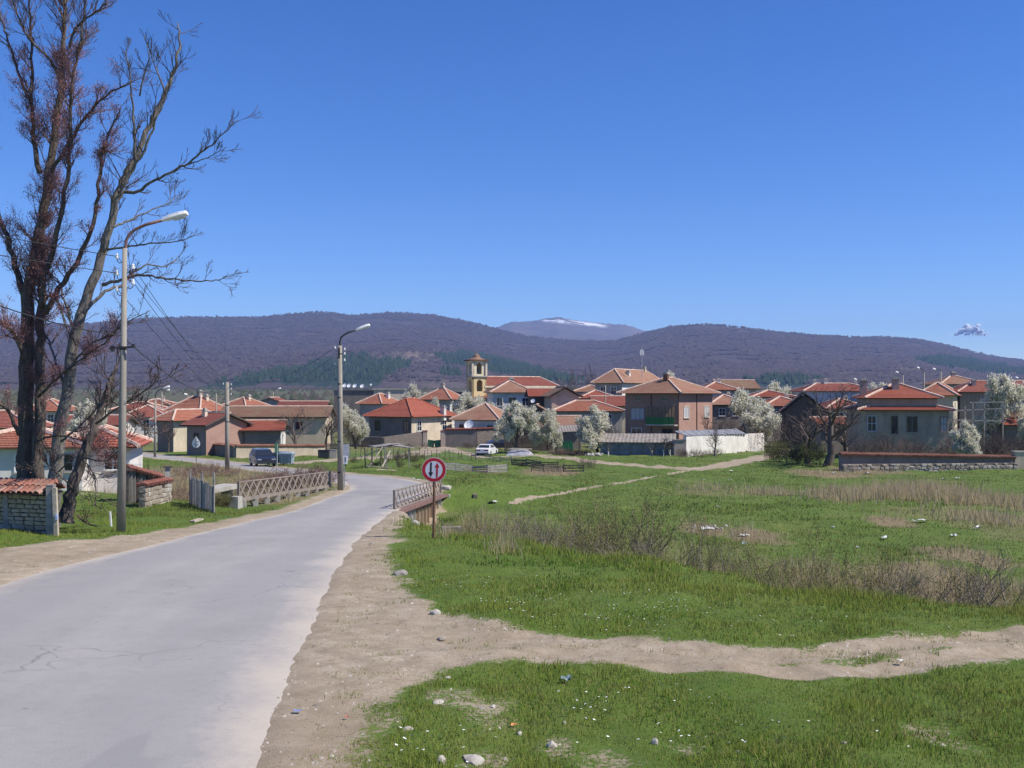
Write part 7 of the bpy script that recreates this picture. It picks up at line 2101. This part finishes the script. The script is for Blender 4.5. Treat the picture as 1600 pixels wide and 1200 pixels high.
YT = 33.0
def vpx(p): return HV - F * p.z / p.y
def upx(p): return 800 + F * p.x / p.y
A1 = [
    ([(38, 840), (40, 740), (42, 600), (42, 480), (55, 400), (68, 330), (78, 250), (95, 150), (100, 80), (101, 0), (98, -70)], 0, .6, .30, .03, 90, "trunk"),
    ([(60, 760), (62, 640), (63, 560), (64, 480), (66, 420), (68, 350)], -.2, .3, .2, .09, 34, "limb"),
    ([(66, 480), (70, 430), (95, 340), (108, 240), (112, 150), (125, 60), (140, -20)], -.1, -1.2, .11, .02, 40, "limb"),
    ([(45, 480), (20, 400), (2, 345), (-25, 260), (-40, 150)], .2, 1.0, .12, .03, 18, "limb"),
    ([(62, 270), (52, 210), (50, 140), (48, 60), (46, -20)], .3, 1.1, .09, .025, 22, "limb"),
    ([(50, 155), (38, 140), (25, 100), (10, 55), (0, 25), (-20, -30)], .6, 1.6, .06, .02, 12, "limb"),
    ([(94, 115), (70, 85), (45, 60), (30, 30), (18, -10)], .3, -.8, .05, .02, 12, "limb"),
    ([(108, 75), (118, 45), (135, 28), (155, 15), (166, 0), (172, -40)], .2, -.6, .05, .015, 10, "limb"),
    ([(80, 270), (110, 220), (135, 180), (165, 150), (190, 135), (205, 128)], .2, -1.6, .07, .015, 14, "limb"),
    ([(70, 490), (100, 440), (130, 390), (150, 320), (158, 245), (163, 225), (180, 190), (186, 170)], -.3, -1.4, .10, .015, 20, "limb"),
    ([(40, 560), (20, 520), (0, 500), (-30, 470)], -.4, -1.6, .09, .02, 12, "limb"),
    ([(30, 680), (10, 640), (-10, 620), (-40, 600)], -.6, -1.8, .07, .02, 12, "limb"),
    ([(70, 470), (85, 460), (100, 500), (118, 540)], -.4, -1.2, .05, .02, 8, "limb"),
    ([(60, 620), (90, 590), (130, 560), (170, 530), (190, 500)], -.6, -2.0, .05, .012, 14, "limb"),
    ([(55, 690), (90, 680), (130, 690), (155, 705)], -.6, -2.2, .04, .01, 10, "limb"),
]
guided_tree("tallest left tree with dark trunk and reddish catkin haze", Vector(((38 - 800) / F * YT, YT, gz((38 - 800) / F * YT, YT))), A1, YT, 'bark', 'twig_red', 5, 80000,
            lambda p: vpx(p) > 70 and upx(p) < 185, "tall trees by the road", twig_den=1.9, rmin=.0055)
YT2 = 32.0
A2 = [
    ([(78, 845), (84, 760), (92, 690), (106, 600), (122, 510), (145, 440), (165, 375), (185, 300), (205, 258), (235, 195), (260, 140), (275, 100), (281, 62), (277, 35)], 0, .8, .25, .018, 34, "trunk"),
    ([(160, 395), (178, 335), (196, 285), (225, 235), (247, 180), (262, 130)], -.2, -.9, .08, .018, 16, "limb"),
    ([(210, 250), (209, 200), (206, 150), (202, 110), (196, 80)], 0, -.6, .05, .012, 14, "limb"),
    ([(218, 150), (226, 115), (232, 95), (230, 70)], -.4, -1.0, .03, .01, 8, "limb"),
    ([(258, 145), (245, 110), (238, 90), (225, 55)], .2, -.4, .03, .01, 8, "limb"),
    ([(185, 300), (215, 298), (250, 277), (290, 257), (320, 235), (345, 212), (372, 188)], 0, -1.8, .065, .012, 18, "limb"),
    ([(290, 258), (320, 248), (340, 238), (354, 230)], -1.0, -1.6, .022, .008, 8, "limb"),
    ([(168, 390), (205, 385), (240, 380), (280, 376), (305, 367)], -.2, -1.6, .04, .01, 14, "limb"),
    ([(160, 445), (185, 438), (215, 430), (245, 433), (290, 438), (330, 439), (355, 432)], -.3, -2.2, .06, .01, 18, "limb"),
    ([(130, 490), (165, 455), (190, 445), (225, 415), (260, 415), (285, 395)], -.3, 1.8, .06, .01, 16, "limb"),
    ([(175, 355), (200, 345), (232, 330), (262, 318), (278, 305)], 0, 1.6, .045, .01, 12, "limb"),
    ([(118, 520), (100, 470), (92, 440), (70, 420)], .1, 1.2, .05, .012, 12, "limb"),
    ([(112, 570), (140, 540), (175, 520), (205, 500), (235, 485)], .2, -1.8, .045, .01, 16, "limb"),
    ([(105, 610), (85, 560), (70, 520), (50, 500)], 0, 1.4, .06, .012, 14, "limb"),
    ([(95, 690), (130, 660), (165, 625), (205, 620), (245, 600)], -.2, -2.0, .04, .008, 16, "limb"),
    ([(88, 740), (115, 715), (130, 725), (150, 745), (152, 770)], -.2, -1.6, .03, .008, 10, "limb"),
]
guided_tree("bare forked tree reaching right beside the nearest lamp post", Vector(((78 - 800) / F * YT2, YT2, gz((78 - 800) / F * YT2, YT2))), A2, YT2, 'bark_pale', 'twig', 6, 3500,
            lambda p: vpx(p) > 330 and upx(p) < 215, "tall trees by the road", twig_den=.85, rmin=.0055)
YT3 = 30.0
A3 = [
    ([(101, 815), (108, 785), (122, 735), (140, 685), (155, 650), (166, 618), (174, 592), (181, 572)], 0, .6, .22, .05, 8, "trunk"),
    ([(166, 618), (172, 600), (176, 585)], .2, .4, .08, .05, 2, "limb"),
    ([(128, 715), (145, 740), (150, 770), (148, 790)], -.2, -1.0, .03, .008, 8, "limb"),
    ([(150, 662), (180, 640), (215, 618), (240, 600), (250, 590)], 0, -1.8, .04, .008, 12, "limb"),
    ([(130, 715), (165, 720), (190, 700), (205, 695)], 0, -1.2, .025, .008, 8, "limb"),
    ([(115, 765), (85, 735), (60, 725)], 0, -1.2, .03, .008, 8, "limb"),
    ([(165, 620), (195, 640), (215, 655), (222, 670)], 0, -1.2, .025, .008, 8, "limb"),
]
guided_tree("leaning broken trunk just left of the nearest lamp post", Vector(((101 - 800) / F * YT3, YT3, gz((101 - 800) / F * YT3, YT3))), A3, YT3, 'bark', 'twig', 9, 900, lambda p: True, "tall trees by the road")
br_ = thing("fallen_branch", "fallen dark branch in the grass beside the leaning trunk", "branch", at(140, 30.5))
m = MB(); a = at(120, 30.6); pts = [a + UPV * .35, at(130, 30.4) + UPV * .2, at(142, 30.3) + UPV * .07, at(154, 29.8) + UPV * .05]; m.tube(pts, [.03, .035, .03, .015], 6); m.build("bough", MAT['bark'], br_)
m = MB()
for k in range(10):
    q = pts[1].lerp(pts[2], rng.random()); m.tube([q, q + rvec(rng) * .25 + UPV * .15, q + rvec(rng) * .45 + UPV * .25], [.012, .009, .005], 3)
m.build("twigs", MAT['twig'], br_)

# ------------------------------------------------------------------ grass, weeds, flowers, gravel
def blades(name, x, y, h, w, mat, lean=.45, seed=1, z0=None):
    r = np.random.default_rng(seed); n = len(x)
    z = zg_at(x, y) if z0 is None else z0
    a = r.uniform(0, 2 * np.pi, n); b = r.uniform(0, 2 * np.pi, n); l = np.abs(r.normal(0, lean, n)) * h
    V = np.zeros((n, 3, 3))
    V[:, 0] = np.stack([x + np.cos(a) * w / 2, y + np.sin(a) * w / 2, z - .015], 1)
    V[:, 1] = np.stack([x - np.cos(a) * w / 2, y - np.sin(a) * w / 2, z - .015], 1)
    V[:, 2] = np.stack([x + np.cos(b) * l, y + np.sin(b) * l, z + h], 1)
    o = np_mesh(name, V.reshape(-1, 3), np.arange(n * 3), 3, MAT[mat])
    kind(o, "stuff"); return o
def sample(n, y0, y1, seed, margin=1.5, k=.56):
    r = np.random.default_rng(seed)
    y = y0 * (y1 / y0) ** r.random(n)
    x = (r.random(n) * 2 - 1) * (k * y + margin)
    return x, y, r
def road_clear(x, y, marg=.15):
    d, s, p = poly_dist(x, y, RC_list); return d - np.interp(p, np.arange(NR), RHW) > marg
x, y, r = sample(520000, 7.5, 36, 201)
dm = dirt_at(x, y) + (fbm(x * 2.2, y * 2.2, 3, 61) - .5) * 1.2 + (fbm(x * 7, y * 7, 2, 66) - .5) * 1.1
drm = dry_at(x, y)
keep = (dm < .42) & (r.random(len(x)) > drm * .8)
keep |= (dm < 1.15) & (fbm(x * 3.2, y * 3.2, 3, 68) > .60) & (r.random(len(x)) < .3)
keep |= (dm < .8) & (r.random(len(x)) < .05)
x, y = x[keep], y[keep]; ok = road_clear(x, y); x, y = x[ok], y[ok]
tuft = fbm(x * .8, y * .8, 3, 91); t2 = fbm(x * 3.5, y * 3.5, 2, 95)
h = (.022 + .075 * np.clip((tuft - .3) * 2, 0, 1) * (.5 + t2)) * r.uniform(.6, 1.4, len(x)) * np.where(dirt_at(x, y) > .2, .6, 1)
wd = r.uniform(.006, .013, len(x)) * (y / 12) ** .5
dbl, sbl, _ = poly_dist(x, y, bluff); h = h * (1 + 1.3 * np.exp(-((dbl - .3) / .8) ** 2))
blades("grass", x, y, h, wd, 'grass', .6, 1)
x, y, r = sample(190000, 36, 118, 203, 2, .54)
keep = (dirt_at(x, y) + (fbm(x * 1.2, y * 1.2, 3, 62) - .5) * .7 < .4) & (r.random(len(x)) > dry_at(x, y) * .7)
x, y = x[keep], y[keep]; ok = road_clear(x, y, .4); x, y = x[ok], y[ok]
tuft = fbm(x * .35, y * .35, 3, 92)
h = (.05 + .13 * np.clip((tuft - .35) * 2, 0, 1)) * r.uniform(.6, 1.5, len(x)); wd = r.uniform(.02, .045, len(x)) * (y / 60) ** .6
blades("meadow_grass", x, y, h, wd, 'grass_far', .6, 2)
x, y, r = sample(150000, 13, 100, 205, 2, .54)
dv = dry_at(x, y) * (1 - dirt_at(x, y))
cl = fbm(x * .5, y * .5, 3, 97)
keep = (r.random(len(x)) < (dv - .25) * np.clip((cl - .38) * 4, 0.04, 1)) & (y > 14)
x, y = x[keep], y[keep]; ok = road_clear(x, y, .6); x, y = x[ok], y[ok]
h = r.uniform(.15, .55, len(x)) * np.clip(y / 30, .7, 1.5); wd = r.uniform(.008, .016, len(x)) * np.clip(y / 22, .8, 3)
blades("dead_grass", x, y, h, wd, 'straw', .45, 3)
# tall pale reed belts
X_, Y_, H_ = [], [], []
r = np.random.default_rng(31)
for (u, v, n, su_, sh) in ((1440, 771, 1300, 60, .95), (1400, 776, 900, 35, .8), (1325, 775, 800, 40, .8), (1290, 779, 300, 25, .6), (1205, 772, 500, 40, .5), (1500, 782, 700, 40, .8), (1580, 790, 900, 50, .8), (1540, 812, 900, 60, .6), (1320, 925, 900, 90, .6), (1390, 930, 900, 60, .7), (1560, 930, 700, 60, .7), (1250, 905, 500, 60, .6), (1100, 765, 250, 40, .5), (735, 840, 260, 22, .8), (700, 838, 120, 15, .6), (785, 860, 160, 25, .6), (1000, 870, 300, 60, .6), (1120, 890, 300, 60, .5)):
    c = ground_at(u, v, 12 if v < 800 else 14)
    sx = su_ / F * c.y
    X_.append(r.normal(c.x, sx * .6, n)); Y_.append(c.y + r.normal(0, max(.5, c.y * .03), n)); H_.append(r.uniform(.5, 1.15, n) * sh * np.clip(c.y / 60, .75, 1.1))
X_, Y_, H_ = map(np.concatenate, (X_, Y_, H_))
ok = road_clear(X_, Y_, .8); X_, Y_, H_ = X_[ok], Y_[ok], H_[ok]
blades("dry_reeds", X_, Y_, H_, r.uniform(.012, .022, len(X_)) * np.clip(Y_ / 22, .9, 2.6), 'straw', .28, 4)
# broad weeds
X_, Y_ = [], []
for (u, v, n, sp) in ((875, 918, 260, .45), (900, 905, 160, .35), (790, 862, 160, .5), (900, 884, 200, .5), (690, 826, 160, .4), (700, 815, 120, .3), (640, 815, 120, .5), (760, 880, 200, .6), (1120, 790, 260, 3.0), (1150, 798, 260, 3), (560, 762, 80, .6), (548, 765, 60, .4), (960, 885, 150, .6), (850, 880, 150, .5)):
    c = ground_at(u, v, 7); X_.append(r.normal(c.x, sp, n)); Y_.append(r.normal(c.y, sp * .8, n))
X_, Y_ = map(np.concatenate, (X_, Y_)); ok = road_clear(X_, Y_, .3); X_, Y_ = X_[ok], Y_[ok]
blades("weeds", X_, Y_, r.uniform(.04, .13, len(X_)) * np.clip(Y_ / 30, .9, 1.6), r.uniform(.02, .045, len(X_)) * np.clip(Y_ / 25, .8, 2), 'weed_leaf', .9, 6)
# daisies
X_, Y_ = [], []
for (u, v, n, sx, sy) in ((720, 1180, 130, .7, .5), (820, 1150, 160, 1.0, .6), (960, 1110, 150, .5, .35), (1000, 975, 260, .9, .5), (940, 950, 200, 1.2, .8), (710, 910, 220, .7, .35), (1060, 960, 160, 1.0, .5), (1040, 1130, 120, .9, .6), (1150, 1150, 60, 1.2, .6), (860, 1010 - 60, 130, 1.2, .9), (1300, 985, 60, 1.5, .5), (760, 930, 120, 1.2, .8)):
    c = ground_at(u, v, 6); X_.append(r.normal(c.x, sx, n)); Y_.append(r.normal(c.y, sy, n))
X_, Y_ = map(np.concatenate, (X_, Y_)); ok = (dirt_at(X_, Y_) < .35) & (Y_ > 8.3) & (fbm(X_ * 2.2, Y_ * 2.2, 3, 88) > .5); X_, Y_ = X_[ok], Y_[ok]
n = len(X_); zz = zg_at(X_, Y_) + r.uniform(.045, .085, n); rad = r.uniform(.009, .016, n)
V = np.zeros((n, 6, 3)); tl = r.uniform(-.5, .5, (n, 2))
for k in range(6):
    a = k * math.pi / 3; V[:, k, 0] = X_ + np.cos(a) * rad; V[:, k, 1] = Y_ + np.sin(a) * rad; V[:, k, 2] = zz + rad * (tl[:, 0] * np.cos(a) + (tl[:, 1] - .4) * np.sin(a))
kind(np_mesh("daisies", V.reshape(-1, 3), np.arange(n * 6), 6, MAT['daisy']), "stuff")
# gravel on the bare earth
x, y, r = sample(26000, 7.5, 34, 207)
dm = np.maximum(dirt_at(x, y), .4 * ~road_clear(x, y, 0)); keep = (dm > .35) & road_clear(x, y, -.55) & (r.random(len(x)) < .25 + .75 * sstep(.45, .62, fbm(x * .9, y * .9, 3, 71)))
x, y = x[keep], y[keep]; n = len(x); s = np.minimum(r.gamma(2.0, .006, n) + .005, .05)
base = np.array([(1, 0, 0), (-.5, .87, 0), (-.5, -.87, 0), (0, 0, 1)], float)
rot = r.uniform(0, 6.28, n); V = np.zeros((n, 4, 3))
for k in range(4):
    bx_, by_, bz_ = base[k] * 1.0
    sc_ = s * r.uniform(.7, 1.3, n)
    V[:, k, 0] = x + (bx_ * np.cos(rot) - by_ * np.sin(rot)) * sc_; V[:, k, 1] = y + (bx_ * np.sin(rot) + by_ * np.cos(rot)) * sc_; V[:, k, 2] = zg_at(x, y) + bz_ * s * .7 - .003
fc = np.array([(0, 1, 3), (1, 2, 3), (2, 0, 3)]); FI = (np.arange(n)[:, None, None] * 4 + fc[None]).reshape(-1)
MAT['pebble'] = leafmat("gravel_stones", [(0.20, 0.17, 0.135), (0.36, 0.32, 0.27), (0.15, 0.13, 0.11), (0.44, 0.41, 0.37)], 0.0, .9)
kind(np_mesh("gravel", V.reshape(-1, 3), FI, 3, MAT['pebble']), "stuff")

# ------------------------------------------------------------------ loose stones and litter
MAT['pale_stone'] = plaster("pale_limestone", (0.45, 0.42, 0.365), (0.28, 0.25, 0.21), .4)
MAT['scrap_white'] = simple("white_plastic_scrap", (.55, .55, .55), .3, 5, rough=.6, bump=.3)
def stone(label, u, v, wpx, hpx, mt, seed, group=None, name="stone"):
    g = ground_at(u, v, 6); w_ = wpx / F * g.y; h_ = hpx / F * g.y
    rg = random.Random(seed); bm = bmesh.new(); bmesh.ops.create_icosphere(bm, subdivisions=2, radius=.5)
    off = [rg.uniform(0, 50) for _ in range(2)]
    for vtx in bm.verts:
        c = vtx.co; k_ = .72 + .5 * float(vnoise(np.array(c.x * 2.6 + c.z * 2 + off[0]), np.array(c.y * 2.6 + c.z * 2.7 + off[1]), seed))
        vtx.co = Vector((c.x * w_ * k_, c.y * w_ * .75 * k_, c.z * h_ * 1.5 * k_))
    me = bpy.data.meshes.new(name); bm.to_mesh(me); bm.free(); me.materials.append(MAT[mt])
    o = bpy.data.objects.new(name, me); COL.objects.link(o); o.location = g + UPV * h_ * .12; o.rotation_euler = (0, 0, rg.uniform(0, 6))
    tag(o, label, "stone", group)
for i, a in enumerate([("pale yellowish boulder at the upper edge of the dirt track", 680, 960, 17, 9, 'stone2'), ("sharp pale stone alone in the lower right grass", 1023, 1164, 12, 11, 'pale_stone'), ("whitish rounded stone right of the bare patch at bottom", 862, 1168, 17, 11, 'pale_stone'),
        ("large bluish white stone at the bottom edge of the grass", 690, 1194, 20, 13, 'pale_stone'), ("row of broken pale rubble right of the bluish stone", 740, 1190, 46, 10, 'pale_stone'), ("flat pale stone on the left grass bank edge", 686, 1099, 22, 5, 'pale_stone'), ("small flat stone above the bare patch", 770, 1106, 12, 5, 'stone2'),
        ("dark grey clod at the verge beside the asphalt", 625, 898, 26, 9, 'concrete_dark'), ("grey stone on the right dirt shoulder", 690, 1008 - 7, 18, 6, 'stone'), ("flat stone near the orange scrap", 812, 1150, 12, 5, 'stone2'), ("small white stone left of centre bottom grass", 882, 1132, 8, 5, 'pale_stone'),
        ("pale stick shaped stone at lower left grass edge", 637, 1142, 19, 6, 'pale_stone'), ("flat pinkish stone beside the track mouth", 700, 1062, 12, 4, 'stone2'), ("yellow stone low in the right grass", 1155, 1178, 9, 5, 'stone2'), ("light stone among the grass at right", 1320, 1162, 14, 4, 'pale_stone'), ("white stone below the girder end", 649, 821, 14, 9, 'pale_stone'), ("pale boulder right of the railing end", 697, 766, 16, 8, 'stone2'), ("low grey mound before the white wall end", 1190, 695, 24, 7, 'concrete_dark')]):
    stone(*a, 300 + i)
for i in range(14):
    stone("white rubble stone in the heap right of the brushwood", 915 + i * 2 + rng.uniform(-2, 2), 713 - rng.uniform(0, 3), rng.uniform(4, 8), rng.uniform(3, 5), 'pale_stone', 400 + i, "rubble heap stones")
for i in range(16):
    stone("pale rubble stone scattered at the far stream bank", rng.uniform(1080, 1135), rng.uniform(823, 832), rng.uniform(3, 8), rng.uniform(2, 4), 'stone2', 430 + i, "stream bank rubble")
for i in range(12):
    stone("pale stone at the foot of the whitewashed wall", rng.uniform(1068, 1170), rng.uniform(700, 712) - i * .4, rng.uniform(4, 8), rng.uniform(2, 4), 'stone2', 460 + i, "stones at the white wall")
def scrap(label, u, v, wpx, hpx, mt, seed, group=None, name="litter"):
    g = ground_at(u, v, 6); rg = random.Random(seed); w_ = wpx / F * g.y; h_ = hpx / F * g.y; m = MB(); n = 4; vs = []; fs = []
    for j in range(n):
        for i in range(n): vs.append(g + Vector(((i / 3 - .5) * w_ + rg.uniform(-.1, .1) * w_, (j / 3 - .5) * w_ * .8, .02 + h_ * rg.uniform(.15, 1.0))))
    for j in range(n - 1):
        for i in range(n - 1): a = j * n + i; fs.append((a, a + 1, a + n + 1, a + n))
    m.add(vs, fs); o = m.build(name, MAT[mt], base=g); tag(o, label, "litter", group)
MAT['scrap_blue'] = simple("blue_plastic_scrap", (.16, .2, .4), .1, 5); MAT['scrap_red'] = simple("red_scrap", (.5, .12, .1), .1, 5); MAT['scrap_teal'] = simple("grey_teal_sheet", (.2, .27, .27), .2, 5); MAT['scrap_orange'] = simple("orange_scrap", (.6, .25, .12), .1, 5)
scrap("small blue plastic scrap on the gravel shoulder", 465, 1115, 12, 3, 'scrap_blue', 1); scrap("red scrap on the gravel shoulder", 542, 1126, 6, 4, 'scrap_red', 2); scrap("grey green sheet scrap standing in the lower grass", 884, 1068, 15, 10, 'scrap_teal', 3)
scrap("orange scrap in the lower grass", 803, 1137, 10, 4, 'scrap_orange', 4); scrap("white paper on the dirt shoulder near the sign", 580, 852, 6, 3, 'scrap_white', 5); scrap("white scrap beside the dirt track at right", 1408, 1036, 10, 4, 'scrap_white', 6); scrap("grey refuse scrap across the stream", 1164, 853, 9, 5, 'scrap_teal', 7)
for i, (u, v, w_, h_) in enumerate([(1438, 817, 18, 5), (1527, 828, 10, 6), (1490, 840, 8, 4), (1333, 768, 5, 3), (1354, 741, 8, 3), (1302, 741, 5, 3), (1121, 794, 4, 3), (1163, 839, 14, 4), (1105, 828, 20, 4), (1382, 845, 10, 6), (1340, 858, 5, 3), (1302, 826, 5, 3), (1475, 750, 6, 3), (1495, 750, 6, 3), (770, 787, 12, 4), (1004, 745, 6, 2), (1098, 752, 5, 2), (1140, 752, 5, 3), (1142, 737, 5, 2), (655, 751, 5, 2), (646, 749, 5, 2)]):
    scrap("white litter scrap lying in the far meadow", u, v, w_, h_, 'scrap_white', 20 + i, "litter in the meadow")

# ------------------------------------------------------------------ cloud
MAT['cloud'] = grassmat("cloud_vapour", [(0.97, 0.97, 0.97), (0.98, 0.98, 0.98)], [(.97, .97, .97)] * 3, .3)
def cloud(label, u, v, Y, seed):
    """a puff of very many small droplets banks, dense inside and thinning outwards"""
    r = np.random.default_rng(seed); px = Y / F; c0 = W(u, v, Y)
    lobes = [(-14, -2, 9, 5, 1500), (-4, 3, 10, 8, 2600), (5, 1, 11, 7, 2600), (15, -4, 10, 5, 1700), (22, -7, 7, 3, 700), (-22, -6, 8, 3, 500), (0, -6, 18, 3, 1500)]
    P_ = []
    for (x, z, sx, sz, n) in lobes:
        n = int(n * .04); P_.append(np.stack([x + r.normal(0, sx * .5, n), r.normal(0, 5, n), z + r.normal(0, sz * .5, n)], 1))
    P_ = np.concatenate(P_); n = len(P_); k = fbm(P_[:, 0] * .25 + 9, P_[:, 2] * .4, 3, seed) > .36; P_ = P_[k]; n = len(P_)
    s = r.uniform(.5, 1.0, n)[:, None]; a = r.normal(size=(n, 3)); a /= np.linalg.norm(a, axis=1)[:, None]; b = np.cross(a, r.normal(size=(n, 3))); b /= np.linalg.norm(b, axis=1)[:, None]
    V = np.stack([P_ + a * s, P_ + b * s, P_ - a * s, P_ - b * s], 1) * px
    o = np_mesh("cloud", V.reshape(-1, 3), np.arange(n * 4), 4, MAT['cloud']); tmp = o.data
    t = NT("cloud_core"); t.b.inputs["Subsurface Weight"].default_value = 1.0; t.b.inputs["Subsurface Radius"].default_value = (1, 1, 1); t.b.inputs["Subsurface Scale"].default_value = 320.0; t.b.inputs["Specular IOR Level"].default_value = 0.0
    core = t.done((0.97, 0.97, 0.97), 1.0)
    bpy.data.objects.remove(o)
    root = thing("cloud", label, "cloud", c0)
    wsp = bpy.data.objects.new("wisps", tmp); COL.objects.link(wsp); wsp.parent = root; wsp["kind"] = "stuff"
    m = MB(); rg = random.Random(seed)
    for (x, z, sx, sz, k) in lobes:
        for j in range(6):
            q = Vector((x + rg.gauss(0, sx * .32), rg.gauss(0, 3), z + rg.gauss(0, sz * .3))); r_ = min(sx, sz * 1.3) * rg.uniform(.32, .55)
            bm = bmesh.new(); bmesh.ops.create_icosphere(bm, subdivisions=3, radius=r_); bm.verts.index_update()
            m.add([c0 + (q + Vector((v_.co.x * 1.25, v_.co.y, v_.co.z * .85))) * px for v_ in bm.verts], [[v_.index for v_ in f_.verts] for f_ in bm.faces]); bm.free()
    pf_ = m.build("puff", core, root, smooth=True); pf_["kind"] = "stuff"; return root
cloud("small white cumulus cloud above the right hill", 1516, 516, 15000.0, 4)

# ------------------------------------------------------------------ ordinal labels for rows of look-alikes
ORD = ["first", "second", "third", "fourth", "fifth", "sixth", "seventh", "eighth", "ninth", "tenth", "eleventh", "twelfth", "thirteenth", "fourteenth"]
for grp, base in (("willow shrubs behind the sign", "budding willow shrub right of the sign, counted from the left"), ("willow shrubs towards the right edge", "twiggy gully willow on the right side, counted from the left"),
                  ("hedge by the path", "dark hedge bush at the right wall end, counted from the left"), ("bushes behind the railing", "twiggy bush behind the far railing end, counted from the left"), ("green bushes by the plank fence", "yellowish bush between fence and railing, counted from the left")):
    L_ = sorted([o for o in COL.objects if o.get("group") == grp], key=lambda o: o.location.x / o.location.y)
    for o, w_ in zip(L_, ORD): o["label"] = w_ + " " + base
